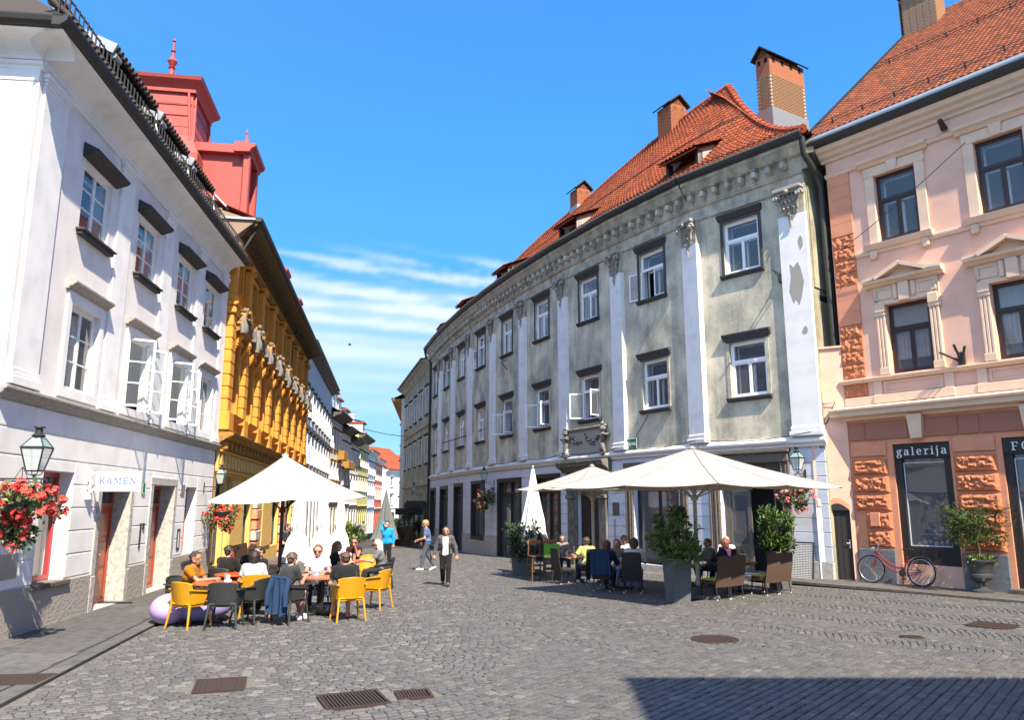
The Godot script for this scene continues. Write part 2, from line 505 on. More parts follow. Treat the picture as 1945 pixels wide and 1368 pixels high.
	mat("paper_lime", lin(0.60, 0.62, 0.30), 0.7)
	mat("sign_green", lin(0.012, 0.14, 0.07), 0.4)
	mat("sign_white", lin(0.75, 0.77, 0.75), 0.5)
	mat("sign_glass", lin(0.60, 0.66, 0.70), 0.25)
	mat("sign_blue", lin(0.09, 0.16, 0.38), 0.5)
	mat("sign_silver", lin(0.62, 0.62, 0.60), 0.4)
	mat("chrome", lin(0.62, 0.62, 0.62), 0.25, {"metal": 0.9})
	mat("bike_red", lin(0.26, 0.01, 0.02), 0.3)
	mat("rubber", lin(0.012, 0.012, 0.012), 0.8)
	mat("wood_brown", lin(0.13, 0.055, 0.025), 0.7, {"tex": fine, "scale": 1.0})
	mat("wood_dark", lin(0.045, 0.026, 0.016), 0.65)
	# plants
	mat("leaf_laurel", Color.WHITE, 0.5, {"vc": 1, "leaf": Color(0.12, 0.25, 0.04)})
	mat("bark", lin(0.07, 0.05, 0.035), 0.95)
	mat("bloom", Color.WHITE, 0.8, {"vc": 1, "leaf": Color(0.25, 0.05, 0.05)})
	mat("soil", lin(0.03, 0.022, 0.016), 0.95)
	mat("wire", lin(0.02, 0.02, 0.022), 0.7)
	mat("skin", Color.WHITE, 0.55, {"vc": 1})
	mat("eye_white", lin(0.7, 0.7, 0.68), 0.3)
	mat("lens", lin(0.012, 0.01, 0.01), 0.12)

# ------------------------------------------------------------------ ground
func lerp_line(pts: Array, z: float) -> float:           # x of a polyline of Vector2(x, z) with falling z
	for i in pts.size() - 1:
		if z <= pts[i].y and z >= pts[i + 1].y:
			return lerpf(pts[i].x, pts[i + 1].x, (z - pts[i].y) / (pts[i + 1].y - pts[i].y))
	return pts[0].x if z > pts[0].y else pts[-1].x

const LEFT_EDGE := [Vector2(-5.2, -5.0), Vector2(-5.77, -9.15), Vector2(-6.91, -16.23), Vector2(-7.35, -19.0), Vector2(-9.3, -25.3), Vector2(-13.4, -50.5)]
const RIGHT_EDGE := [Vector2(17.5, -12.0), Vector2(11.78, -18.24), Vector2(7.89, -22.43), Vector2(6.6, -24.6), Vector2(5.6, -26.6), Vector2(3.4, -30.3), Vector2(1.5, -34.0), Vector2(-0.2, -37.7), Vector2(-1.8, -41.6), Vector2(-3.3, -45.6), Vector2(-5.8, -53.6)]

func cobble_mesh(tint: Color, k: int) -> ArrayMesh:
	var r := RandomNumberGenerator.new()
	r.seed = 70 + k
	var b := MB.new()
	b.col = tint
	var top := []
	var mid := []
	for e in [Vector2(-1, 1), Vector2(1, 1), Vector2(1, -1), Vector2(-1, -1)]:
		var j := Vector2(r.randf_range(-0.09, 0.09), r.randf_range(-0.09, 0.09))
		var p: Vector2 = e * 0.5 + j * 0.5
		mid.append(Vector3(p.x, -0.010, p.y))
		top.append(Vector3(p.x * 0.84, r.randf_range(-0.002, 0.002), p.y * 0.80))
	b.quad(top[0], top[1], top[2], top[3])
	for i in 4:
		var l := (i + 1) % 4
		b.quad(mid[i], mid[l], top[l], top[i])
		b.quad(mid[i] - Vector3(0, 0.03, 0), mid[l] - Vector3(0, 0.03, 0), mid[l], mid[i])
	return b.mesh()

func build_ground() -> void:
	var b := MB.new()
	for e in [[60.0, -20.0], [-20.0, -160.0], [-160.0, -700.0]]:
		b.quad(Vector3(-400, gy(e[0]) - 0.022, e[0]), Vector3(400, gy(e[0]) - 0.022, e[0]), Vector3(400, gy(e[1]) - 0.022, e[1]), Vector3(-400, gy(e[1]) - 0.022, e[1]))
	tag(put("ground", b, "joint_sand", self), "pale sandy bed between the cobbles of the square", "", "", "structure")
	b = MB.new()
	b.quad(Vector3(-30, gy(-52) - 0.002, -52), Vector3(-4, gy(-52) - 0.002, -52), Vector3(-4, gy(-170) - 0.002, -170), Vector3(-30, gy(-170) - 0.002, -170))
	tag(put("street", b, "far_road", self), "grey paved street running away between the far houses", "", "", "structure")
	# cobbles: rows with a slight swing at the left, straight and fanned rows at the right
	var road := thing("cobbled_square", "grey cobbled square in the foreground, laid in swinging rows", "", Vector3.ZERO, 0.0, "", "structure")
	var tones := []
	for i in 10:
		var g: float = [0.076, 0.084, 0.089, 0.094, 0.099, 0.104, 0.110, 0.118, 0.132, 0.155][i]
		var w: float = [0.0, 0.03, -0.02, 0.05, -0.03, 0.02, 0.06, 0.03, 0.07, 0.04][i]
		tones.append(Color(g * (1.0 + w * 0.7), g, g * (0.985 - w * 0.9)))
	var all := []
	var covers := [[Vector2(-3.69, -10.23), 0.62], [Vector2(-1.86, -9.49), 0.62], [Vector2(-1.18, -9.74), 0.38], [Vector2(3.42, -13.5), 0.48], [Vector2(6.85, -13.72), 0.24], [Vector2(9.02, -15.0), 0.62], [Vector2(-5.3, -15.0), 0.2]]
	for zone in 2:
		var r := Vector2(0.86, -0.51) if zone == 0 else Vector2(0.64, -0.77)
		var q := Vector2(-r.y, r.x)
		var L := 0.150 if zone == 0 else 0.158
		var W := 0.116 if zone == 0 else 0.122
		for j in range(-460, 460):
			var slip := rng.randf() * L
			for i in range(-360, 360):
				var s := i * L + slip
				var v := j * W
				var base := r * s + q * v + Vector2(1.0, -18.0)
				if base.y > -6.1 or base.y < -50 or absf(base.x) > -base.y * 0.73 + 0.6: continue
				var edge := -0.55 - (base.y + 7.0) * 0.13 + 0.25 * sin(base.y * 1.3)
				var fan := smoothstep(11.5, 13.5, -base.y) if zone == 1 else 0.75
				var per := 1.9 if zone == 1 else 2.6
				var f := fposmod(s / per, 1.0)
				var amp := 0.24 * fan
				var p: Vector2 = base + q * (amp * (4 * f * (1 - f)))
				if (p.x < edge) != (zone == 0): continue
				if p.x < lerp_line(LEFT_EDGE, p.y) + 0.09 or p.x > lerp_line(RIGHT_EDGE, p.y) - 0.1: continue
				var hit := false
				for e in covers: if p.distance_squared_to(e[0]) < e[1] * e[1] * 0.6: hit = true
				if hit: continue
				var slope: float = amp * 4 * (1 - 2 * f) / per
				all.append([p, atan2(-(r.y + q.y * slope), r.x + q.x * slope), L, W])
	all.sort_custom(func(x, y): return (x[0] as Vector2).length_squared() < (y[0] as Vector2).length_squared())
	var kinds := []
	for i in 10: kinds.append(cobble_mesh(tones[i], i))
	var plain := cobble_mesh(Color.WHITE, 50)
	var near := 0
	var where := []
	var cols := []
	for e in all:
		var p: Vector2 = e[0]
		var tone := clampi(int(floor(rng.randfn(4.1, 2.1))), 0, 9)
		if p.x < -1.0 and rng.randf() < 0.16: tone = 8 + rng.randi() % 2
		var bs := Basis(Vector3.UP, e[1] + rng.randfn(0, 0.035)) * Basis(Vector3.RIGHT, rng.randfn(0, 0.022)) * Basis(Vector3.BACK, rng.randfn(0, 0.022))
		bs = bs.scaled_local(Vector3(e[2] * rng.randf_range(0.80, 0.93), 1.0, e[3] * rng.randf_range(0.76, 0.87)))
		var tr := Transform3D(bs, Vector3(p.x, gy(p.y) + rng.randfn(-0.001, 0.003), p.y))
		if near < 300 and absf(p.x) < -p.y * 0.62:
			near += 1
			var o := put("cobble", kinds[tone], "cobble", road)
			o.transform = tr
		else:
			where.append(tr); cols.append(tones[tone])
	many("cobbles", plain, where, "cobble", road, cols)
	pavement_left()
	pavement_right()
	iron_covers()

func pavement_left() -> void:
	var root := thing("pavement", "smooth dark stone pavement along the white house on the left", "", Vector3.ZERO, 0.0, "", "structure")
	var b := MB.new()
	var line := [Vector2(-5.35, -6.0), Vector2(-5.77, -9.15), Vector2(-6.91, -16.23), Vector2(-7.35, -19.0), Vector2(-9.3, -25.3)]
	var wallx := func(z: float) -> float: return -8.38 - (-z - 12.37) * 0.1086 if z < -12.3 else -15.0
	for i in line.size() - 1:
		var p: Vector2 = line[i]
		var q: Vector2 = line[i + 1]
		b.quad(Vector3(-15, 0.012, p.y), Vector3(p.x, 0.012, p.y), Vector3(q.x, 0.012, q.y), Vector3(-15, 0.012, q.y))
		b.quad(Vector3(p.x, -0.03, p.y), Vector3(q.x, -0.03, q.y), Vector3(q.x, 0.012, q.y), Vector3(p.x, 0.012, p.y))
	put("bed", b, "slab_joint", root)
	var z := -6.0
	var row := 0
	while z > -25.0:
		var d := 0.95 if row % 3 else 1.2
		var x := lerp_line(line, z - d * 0.5)
		b = MB.new()                       # kerb stone
		var xa := lerp_line(line, z - 0.004)
		var xb := lerp_line(line, z - d + 0.004)
		var kw := 0.26
		for e in [[xa - kw, xa, xb - kw, xb, 0.028]]:
			b.quad(Vector3(e[0], e[4], z - 0.004), Vector3(e[1], e[4], z - 0.004), Vector3(e[3], e[4], z - d + 0.004), Vector3(e[2], e[4], z - d + 0.004))
			b.quad(Vector3(e[1], -0.03, z - 0.004), Vector3(e[3], -0.03, z - d + 0.004), Vector3(e[3], e[4], z - d + 0.004), Vector3(e[1], e[4], z - 0.004))
			b.quad(Vector3(e[0], 0, z - 0.004), Vector3(e[1], 0, z - 0.004), Vector3(e[1], e[4], z - 0.004), Vector3(e[0], e[4], z - 0.004))
		put("kerb_stone", b, "slab" if row % 4 else "slab_pale", root)
		x -= kw + 0.012
		var k := 0
		var stop: float = wallx.call(z - d * 0.5) - 0.6
		if stop < -11.5: stop = -11.5
		while x > stop:
			var w := [1.25, 0.85, 1.05][(row + k) % 3] as float
			b = MB.new()
			var sk := 0.1 * d
			b.quad(Vector3(x - w + 0.006, 0.024, z - 0.005), Vector3(x - 0.006, 0.024, z - 0.005), Vector3(x - 0.006 - sk, 0.024, z - d + 0.005), Vector3(x - w + 0.006 - sk, 0.024, z - d + 0.005))
			b.quad(Vector3(x - w + 0.006, 0.0, z - 0.005), Vector3(x - 0.006, 0.0, z - 0.005), Vector3(x - 0.006, 0.024, z - 0.005), Vector3(x - w + 0.006, 0.024, z - 0.005))
			b.quad(Vector3(x - 0.006, 0.0, z - 0.005), Vector3(x - 0.006 - sk, 0.0, z - d + 0.005), Vector3(x - 0.006 - sk, 0.024, z - d + 0.005), Vector3(x - 0.006, 0.024, z - 0.005))
			put("paving_slab", b, "slab" if (row * 7 + k * 3) % 5 else "slab_pale", root)
			x -= w
			k += 1
		z -= d
		row += 1

func pavement_right() -> void:
	# local frame of the pink front: x along the wall, z out of it
	var f := pink_frame()
	var root := thing("pavement", "brownish stone slab pavement in front of the pink house", "", Vector3.ZERO, 0.0, "", "structure")
	var b := MB.new()
	b.t = f
	b.quad(Vector3(-2.6, 0.030, 1.62), Vector3(13, 0.030, 1.62), Vector3(13, 0.030, -0.3), Vector3(-2.6, 0.030, -0.3))
	b.quad(Vector3(-2.6, -0.05, 1.62), Vector3(13, -0.05, 1.62), Vector3(13, 0.030, 1.62), Vector3(-2.6, 0.030, 1.62))
	put("bed", b, "slab_joint", root)
	for j in 3:
		var z0: float = [-0.3, 0.62, 1.32][j]
		var z1: float = [0.612, 1.312, 1.63][j]
		var x := -2.6 + [0.0, -0.4, 0.0][j] as float
		var i := 0
		while x < 13:
			var w := [1.1, 1.35, 0.9][(i + j) % 3] as float
			b = MB.new()
			b.t = f
			b.bev(Vector3(x + 0.004, -0.03, z0), Vector3(x + w - 0.004, 0.045 + 0.002 * ((i * 5 + j) % 3), z1), 0.006)
			put("kerb_stone" if j == 2 else "paving_slab", b, "slab_brown" if (i + j) % 4 else "slab_pale", root)
			x += w
			i += 1

func iron_covers() -> void:
	var turn := atan2(0.26, 0.6)
	var specs := [
		["drain_cover", "rusty flat rectangular cover in the cobbles, left of the two grates", Vector3(-3.69, 0.002, -10.23), 0.30, Vector2(0.62, 0.72), 0],
		["drain_grate", "larger rusty slotted grate in the cobbles at the bottom of the picture", Vector3(-1.86, 0.002, -9.49), 0.42, Vector2(0.74, 0.72), 1],
		["drain_grate", "small dark slotted grate just right of the larger one", Vector3(-1.18, 0.002, -9.74), 0.3, Vector2(0.42, 0.42), 1],
		["drain_cover", "brown rectangular cover set in the left pavement", Vector3(-6.5, 0.030, -10.36), 0.1, Vector2(1.0, 0.62), 0],
		["drain_cover", "rusty rectangular cover in the cobbles in front of the pink house", Vector3(9.02, 0.002, -15.0), 0.7, Vector2(0.78, 0.74), 0],
		["drain_cover", "very small brown cover in the cobbles beside the cafe chairs", Vector3(-5.02, 0.002, -15.2), 0.2, Vector2(0.3, 0.22), 0]]
	for e in specs:
		var o := thing(e[0], e[1], "drain cover" if e[5] == 0 else "drain grate", e[2], e[3], "")
		var s: Vector2 = e[4] * 0.5
		var b := MB.new()
		for k in [[-s.x, s.x, -s.y, -s.y + 0.035], [-s.x, s.x, s.y - 0.035, s.y], [-s.x, -s.x + 0.035, -s.y + 0.035, s.y - 0.035], [s.x - 0.035, s.x, -s.y + 0.035, s.y - 0.035]]:
			b.box(Vector3(k[0], -0.04, k[2]), Vector3(k[1], 0.006, k[3]))
		put("frame", b, "rust", o)
		b = MB.new()
		if e[5] == 0:
			b.box(Vector3(-s.x + 0.04, -0.03, -s.y + 0.04), Vector3(s.x - 0.04, 0.001, s.y - 0.04))
			var n := int(s.x * 2 / 0.06)
			for i in n:
				for j in int(s.y * 2 / 0.06):
					var x := -s.x + 0.06 + i * 0.06
					var y := -s.y + 0.06 + j * 0.06
					if x < s.x - 0.06 and y < s.y - 0.06: b.box(Vector3(x, 0.001, y), Vector3(x + 0.032, 0.005, y + 0.032))
			put("plate", b, "rust", o)
		else:
			b.box(Vector3(-s.x + 0.036, -0.06, -s.y + 0.036), Vector3(s.x - 0.036, -0.018, s.y - 0.036))
			put("pit", b, "dark_gap", o)
			var n := int(s.x * 2 / 0.045)
			for i in n:
				var x := -s.x + 0.045 + i * (s.x * 2 - 0.09) / n
				b = MB.new()
				b.box(Vector3(x, -0.018, -s.y + 0.036), Vector3(x + 0.024, 0.004, s.y - 0.036))
				put("grate_bar", b, "rust", o)
	var n := 0
	for e in [[Vector3(3.42, 0.003, -13.5), 0.40, "round rusty manhole cover in the cobbles, right of centre"], [Vector3(6.85, 0.003, -13.72), 0.19, "small round brown cover in the cobbles near the pink house"]]:
		var o := thing("manhole_cover", e[2], "manhole cover", e[0])
		var b := MB.new()
		b.lathe([Vector2(e[1] + 0.01, -0.03), Vector2(e[1], 0.006), Vector2(e[1] * 0.92, 0.006), Vector2(e[1] * 0.9, 0.0)], 28)
		put("frame", b, "rust", o)
		b = MB.new()
		b.lathe([Vector2(e[1] * 0.89, -0.002), Vector2(0.001, 0.0)], 28, Vector3.ZERO, false)
		for i in range(-6, 7):
			for j in range(-6, 7):
				var p: Vector2 = Vector2(i, j) * e[1] * 0.135
				if p.length() < e[1] * 0.82: b.box(Vector3(p.x - e[1] * 0.045, 0.0, p.y - e[1] * 0.045), Vector3(p.x + e[1] * 0.045, 0.005, p.y + e[1] * 0.045))
		put("plate", b, "rust", o)

# ------------------------------------------------------------------ windows; origin at the middle of the opening's foot, z = 0 on the wall face
func glaze(parent: Node, rects: Array, z: float, m := "glass") -> void:      # one pane per rectangle [x0, x1, y0, y1]
	for r in rects:
		var b := MB.new()
		b.quad(Vector3(r[0], r[2], z), Vector3(r[1], r[2], z), Vector3(r[1], r[3], z), Vector3(r[0], r[3], z))
		put("pane", b, m, parent)

func sash(b: MB, x0: float, x1: float, y0: float, y1: float, cols: int, rows: Array, w: float, bar: float, z0: float, z1: float) -> Array:   # a leaf with glazing bars; rows are fractions; returns the lights
	b.frame(x0, x1, y0, y1, w, z0, z1)
	var out := []
	var xs := []
	for i in cols + 1: xs.append(lerpf(x0 + w, x1 - w, float(i) / cols))
	var ys := [y0 + w]
	for f in rows: ys.append(lerpf(y0 + w, y1 - w, f))
	ys.append(y1 - w)
	var zm := (z0 + z1) / 2
	for i in range(1, cols): b.box(Vector3(xs[i] - bar / 2, y0 + w, zm - 0.014), Vector3(xs[i] + bar / 2, y1 - w, zm + 0.016))
	for j in range(1, ys.size() - 1): b.box(Vector3(x0 + w, ys[j] - bar / 2, zm - 0.012), Vector3(x1 - w, ys[j] + bar / 2, zm + 0.014))
	for i in cols:
		for j in ys.size() - 1: out.append([xs[i], xs[i + 1], ys[j], ys[j + 1]])
	return out

func curtain_mesh(w: float, h: float, depth := 0.05, n := 14) -> MB:
	var b := MB.new()
	for i in n:
		var x0 := -w / 2 + w * i / n
		var x1 := -w / 2 + w * (i + 1) / n
		var z0 := depth * (0.5 + 0.5 * sin(i * 2.1)); var z1 := depth * (0.5 + 0.5 * sin((i + 1) * 2.1))
		b.quad(Vector3(x0, 0, z0), Vector3(x1, 0, z1), Vector3(x1, h, z1), Vector3(x0, h, z0))
	return b

# style keys: w, h, paint, border, cols, rows (per leaf), transom (fraction or 0), deep, leaves, open, open_left, open_right, hood, sill, surround, back
func window_model(s: Dictionary) -> MeshInstance3D:
	var w: float = s.w
	var h: float = s.h
	var d: float = s.get("deep", 0.14)
	var bo: float = s.get("border", 0.055)
	var b := MB.new()
	var z0 := -d - 0.05
	var z1 := -d
	b.frame(-w / 2, w / 2, 0, h, bo, z0 - 0.03, z1)
	var lights := []
	var top: float = h * s.get("transom", 0.0)
	var y1 := h - bo
	if top > 0:
		b.box(Vector3(-w / 2 + bo, top - 0.035, z0 - 0.03), Vector3(w / 2 - bo, top + 0.035, z1 + 0.012))
		lights.append_array(sash(b, -w / 2 + bo, w / 2 - bo, top + 0.035, h - bo, s.get("top_cols", 1), [], 0.04, 0.03, z0, z1 - 0.008))
		y1 = top - 0.035
	var rows: Array = s.get("rows", [0.333, 0.667])
	var op: float = s.get("open", 0.0)
	var mid := 0.0
	var lw: float = s.get("leaf_w", 0.05)
	for k in 2:
		if (k == 0 and s.get("open_left", false)) or (k == 1 and s.get("open_right", false)): continue
		if k == 0: lights.append_array(sash(b, -w / 2 + bo, -0.003, bo, y1, s.get("cols", 1), rows, lw, 0.03, z0, z1 - 0.008))
		else: lights.append_array(sash(b, 0.003, w / 2 - bo, bo, y1, s.get("cols", 1), rows, lw, 0.03, z0, z1 - 0.008))
	var root := MeshInstance3D.new()
	root.name = "window"
	root.mesh = b.mesh()
	root.material_override = M[s.paint]
	glaze(root, lights, (z0 + z1) / 2, s.get("glass", "glass"))
	for k in 2:                                        # leaves that stand open, hinged on the outer jambs
		if not ((k == 0 and s.get("open_left", false)) or (k == 1 and s.get("open_right", false))): continue
		var lb := MB.new()
		var x := w / 2 - bo
		var ang: float = s.get("open_left" if k == 0 else "open_right")
		var sg := 1.0 if k == 0 else -1.0
		var L := []
		if k == 0: L = sash(lb, 0, x, bo, y1, s.get("cols", 1), rows, lw, 0.03, -0.02, 0.02)
		else: L = sash(lb, -x, 0, bo, y1, s.get("cols", 1), rows, lw, 0.03, -0.02, 0.02)
		var leaf := put("casement", lb, s.paint, root)
		leaf.position = Vector3(-sg * x, 0, z1 + 0.03)
		leaf.rotation.y = -sg * deg_to_rad(ang)
		var gb := MB.new()                                 # the open leaf's glass, one mesh per leaf
		for r in L: gb.quad(Vector3(r[0], r[2], 0), Vector3(r[1], r[2], 0), Vector3(r[1], r[3], 0), Vector3(r[0], r[3], 0))
		var g := put("pane", gb, s.get("glass", "glass"), root)
		g.transform = leaf.transform
	if s.has("inner"):                                 # the second, inner window seen through the first
		var ib := MB.new()
		var zi := -d - 0.28
		ib.frame(-w / 2 + 0.08, w / 2 - 0.08, 0.06, h - 0.08, 0.05, zi - 0.04, zi)
		ib.box(Vector3(-0.045, 0.1, zi - 0.04), Vector3(0.045, (top if top > 0 else h) - 0.1, zi + 0.004))
		if top > 0: ib.box(Vector3(-w / 2 + 0.1, top - 0.05, zi - 0.045), Vector3(w / 2 - 0.1, top + 0.03, zi + 0.008))
		for e in [[-w / 2, -w / 2 + 0.02, 0.0, h], [w / 2 - 0.02, w / 2, 0.0, h]]:
			ib.box(Vector3(e[0], e[2], zi), Vector3(e[1], e[3], z0 - 0.03))
		put("inner_frame", ib, s.inner, root)
	if s.has("curtain"):
		var c: Dictionary = s.curtain
		for r in c.rects:
			var cm := put("curtain", curtain_mesh(r[1] - r[0], r[3] - r[2]), c.get("mat", "curtain"), root)
			cm.position = Vector3((r[0] + r[1]) / 2, r[2], -d - c.get("at", 0.2))
	return root

func slab_hood(w: float, y: float, m: String, out := 0.24) -> Array:     # a sloping drip board on a thin bed
	var b := MB.new()
	var x := w / 2
	b.mould([Vector2(0, y), Vector2(0.05, y), Vector2(0.07, y + 0.05), Vector2(out, y + 0.12), Vector2(out + 0.01, y + 0.16), Vector2(0.0, y + 0.27)], -x, x)
	return [b, m]

func house(called: String, label: String, at: Transform3D) -> Node3D:
	var o := thing(called, label, "house")
	o.transform = at
	return o

func white_house() -> void:
	var C := Vector3(-8.376, 0, -12.37)
	var a := deg_to_rad(-6.2)
	var F := along(C, C + Vector3(sin(a), 0, -cos(a)))
	var H := house("white_house", "white three-storey corner house with grey-white pilasters, red doors and dark eaves at the left", F)
	var LEN := 12.92
	var wc := [2.66, 5.62, 8.63, 11.24]
	# holes: [x0, x1, y0, y1]
	var up := []
	for x in wc: up.append([x - 0.68, x + 0.68, 7.62, 9.07])
	for x in wc: up.append([x - 0.66, x + 0.66, 4.40, 6.12])
	var gr := [[1.72, 2.95, 0.80, 2.85], [4.28, 5.95, -0.2, 2.62], [7.4, 9.1, -0.2, 2.72], [10.15, 11.2, 0.62, 2.72]]
	var b := MB.new()
	b.wall(0, LEN, 4.19, 10.4, 0.0, up, 0.16)
	put("upper_wall", b, "rose_plaster", H)
	b = MB.new()
	b.wall(0, LEN, 0.0, 4.0, -0.022, gr, 0.44)
	put("lower_wall", b, "white_plaster", H)
	# ground floor courses, split by the openings, each standing proud of the joints
	var ys := [0.82, 1.27, 1.72, 2.17, 2.62, 3.07, 3.52, 3.965]
	b = MB.new()
	for j in ys.size() - 1:
		var y0: float = ys[j] + 0.012
		var y1: float = ys[j + 1] - 0.012
		var cuts := [0.0]
		for g in gr:
			if g[3] > y0 + 0.02:
				cuts.append(g[0] - 0.002); cuts.append(g[1] + 0.002)
		cuts.append(LEN)
		for i in range(0, cuts.size(), 2): b.bev(Vector3(cuts[i], y0, -0.05), Vector3(cuts[i + 1], y1, 0.0), 0.012)
		for g in gr:
			if g[3] > y0 + 0.02 and g[3] < y1: b.bev(Vector3(g[0] - 0.001, g[3] + 0.002, -0.05), Vector3(g[1] + 0.001, y1, -0.001), 0.01)
		b.bev(Vector3(-0.022, y0, -6.0), Vector3(-0.001, y1, -0.004), 0.01)
	put("rusticated_courses", b, "white_plaster", H)
	b = MB.new()                                            # rough plinth
	for e in [[-0.03, 4.1], [6.13, 7.22], [9.28, LEN]]:
		b = MB.new()
		b.bev(Vector3(e[0], -0.3, -0.4), Vector3(e[1], 0.81, 0.035), 0.02)
		put("plinth", b, "spritz", H)
	b = MB.new()
	b.box(Vector3(-0.055, -0.3, -6.0), Vector3(-0.002, 0.81, 0.02))
	put("plinth", b, "spritz", H)
	b = MB.new()                                            # end wall, back and far wall close the shell
	b.t = Transform3D(Basis(Vector3.UP, -PI / 2), Vector3.ZERO)
	b.wall(-6.0, 0.0, -0.2, 10.4, 0.0)
	b.t = Transform3D.IDENTITY
	b.quad(Vector3(0, 4.19, 0), Vector3(-0.0, 4.19, 0), Vector3(0, 10.4, 0), Vector3(0, 10.4, 0))
	put("end_wall", b, "cream_plaster", H)
	b = MB.new()
	b.box(Vector3(0.02, 0, -6.2), Vector3(LEN, 10.4, -6.0)); b.box(Vector3(LEN - 0.1, 0, -6.0), Vector3(LEN - 0.01, 10.4, -0.3))
	put("back_wall", b, "white_plaster", H)
	b = MB.new()
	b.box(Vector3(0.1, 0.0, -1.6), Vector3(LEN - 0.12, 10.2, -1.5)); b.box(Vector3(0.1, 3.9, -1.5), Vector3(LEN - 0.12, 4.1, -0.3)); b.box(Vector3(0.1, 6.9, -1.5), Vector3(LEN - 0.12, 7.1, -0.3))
	put("inner_wall", b, "unlit_dark", H)
	# string course above the ground floor, round the corner
	var prof := [Vector2(0, 3.965), Vector2(0.05, 3.97), Vector2(0.06, 4.02), Vector2(0.12, 4.06), Vector2(0.13, 4.10), Vector2(0.17, 4.12), Vector2(0.17, 4.16), Vector2(0.0, 4.22)]
	b = MB.new()
	b.mould(prof, -0.17, LEN)
	put("string_course", b, "cornice_grey", H)
	b = MB.new()
	b.t = Transform3D(Basis(Vector3.UP, -PI / 2), Vector3.ZERO)
	b.mould(prof.map(func(p): return Vector2(p.x * 0.98, p.y - 0.001)), -6.0, 0.0)
	put("string_course", b, "cornice_grey", H)
	# pilasters with base and capital
	for e in [[0.12, 1.0, 0.055], [3.67, 4.43, 0.05], [6.62, 7.32, 0.05], [9.58, 10.24, 0.05], [12.32, 12.92, 0.05]]:
		b = MB.new()
		b.box(Vector3(e[0], 4.50, 0), Vector3(e[1], 9.62, e[2]))
		for q in [[4.22, 4.36, 0.05], [4.36, 4.42, 0.035], [4.42, 4.50, 0.02], [9.62, 9.68, 0.02], [9.68, 9.74, 0.04], [9.74, 9.83, 0.06]]:
			b.bev(Vector3(e[0] - q[2], q[0] + 0.001, 0), Vector3(minf(e[1] + q[2], LEN), q[1], e[2] + q[2]), 0.008)
		put("pilaster", b, "white_trim", H)
	b = MB.new()
	for q in [[4.22, 4.50, 0.045, 0.0], [4.50, 9.62, 0.03, 0.01], [9.62, 9.83, 0.05, 0.02]]: b.box(Vector3(-q[2], q[0], -0.85), Vector3(-0.001, q[1], 0.0))
	put("pilaster", b, "white_trim", H)
	# architrave and coved eaves
	var arch := [Vector2(0, 9.83), Vector2(0.04, 9.84), Vector2(0.045, 9.9), Vector2(0.075, 9.93), Vector2(0.08, 9.99), Vector2(0.0, 10.02)]
	var cove := []
	for i in 9:
		var th := PI / 2 * i / 8
		cove.append(Vector2(0.03 + 0.52 * (1 - cos(th)), 10.03 + 0.30 * sin(th)))
	b = MB.new()
	b.mould(arch, -0.05, LEN)
	put("architrave", b, "white_trim", H)
	b = MB.new()
	b.mould(cove, -0.55, LEN, false)
	b.t = Transform3D(Basis(Vector3.UP, -PI / 2), Vector3.ZERO)
	b.mould(cove.map(func(p): return p + Vector2(0, 0.003)), -6.0, 0.55, false)
	b.mould(arch, -6.0, 0.05, false)
	put("coved_soffit", b, "white_trim", H)
	b = MB.new()                                            # gutter: a dark half-round with a fascia behind it
	var gut := [Vector2(0.42, 10.335), Vector2(0.56, 10.335), Vector2(0.575, 10.36), Vector2(0.60, 10.37), Vector2(0.66, 10.42), Vector2(0.685, 10.50), Vector2(0.685, 10.53), Vector2(0.60, 10.53), Vector2(0.42, 10.56)]
	b.mould(gut, -0.685, LEN + 0.05)
	b.t = Transform3D(Basis(Vector3.UP, -PI / 2), Vector3.ZERO)
	b.mould(gut.map(func(p): return p + Vector2(0, -0.002)), -6.0, 0.60)
	put("gutter", b, "gutter", H)
	var roof := MB.new()
	roof.quad(Vector3(-0.6, 10.55, 0.6), Vector3(LEN, 10.55, 0.6), Vector3(LEN, 14.2, -3.4), Vector3(3.2, 14.2, -3.4))
	roof.quad(Vector3(-0.6, 10.55, -7.0), Vector3(-0.6, 10.55, 0.6), Vector3(3.2, 14.2, -3.4), Vector3(3.2, 14.2, -3.4))
	roof.quad(Vector3(LEN, 10.55, -7.0), Vector3(-0.6, 10.55, -7.0), Vector3(3.2, 14.2, -3.4), Vector3(LEN, 14.2, -3.4))
	roof.box(Vector3(0, 10.3, -6.2), Vector3(LEN, 10.5, -0.1))
	var rf := put("roof", roof, "tile_dark", H)
	# tile edges along the eaves, three dormers and the snow guard
	b = MB.new()
	for i in 74: b.tube([Vector3(-0.5 + i * 0.18, 10.575, 0.66), Vector3(-0.5 + i * 0.18, 10.98, 0.2)], 0.055, 5)
	put("eaves_tile", b, "tile_dark", rf, "stuff")
	for k in 3:
		var x0: float = [1.75, 4.55, 7.05][k]
		var x1: float = [4.35, 6.75, 9.25][k]
		b = MB.new()
		b.box(Vector3(x0 + 0.12, 10.6, -2.6), Vector3(x1 - 0.12, 11.55, 0.08))
		put("dormer_wall", b, "unlit_dark", rf)
		b = MB.new()
		b.quad(Vector3(x0, 11.50, 0.40), Vector3(x1, 11.50, 0.40), Vector3(x1, 12.9, -2.9), Vector3(x0, 12.9, -2.9))
		b.quad(Vector3(x1, 11.42, 0.40), Vector3(x0, 11.42, 0.40), Vector3(x0, 12.82, -2.9), Vector3(x1, 12.82, -2.9))
		b.quad(Vector3(x0, 11.42, 0.40), Vector3(x1, 11.42, 0.40), Vector3(x1, 11.5, 0.40), Vector3(x0, 11.5, 0.40))
		put("dormer_roof", b, "tile_dark", rf)
		b = MB.new()
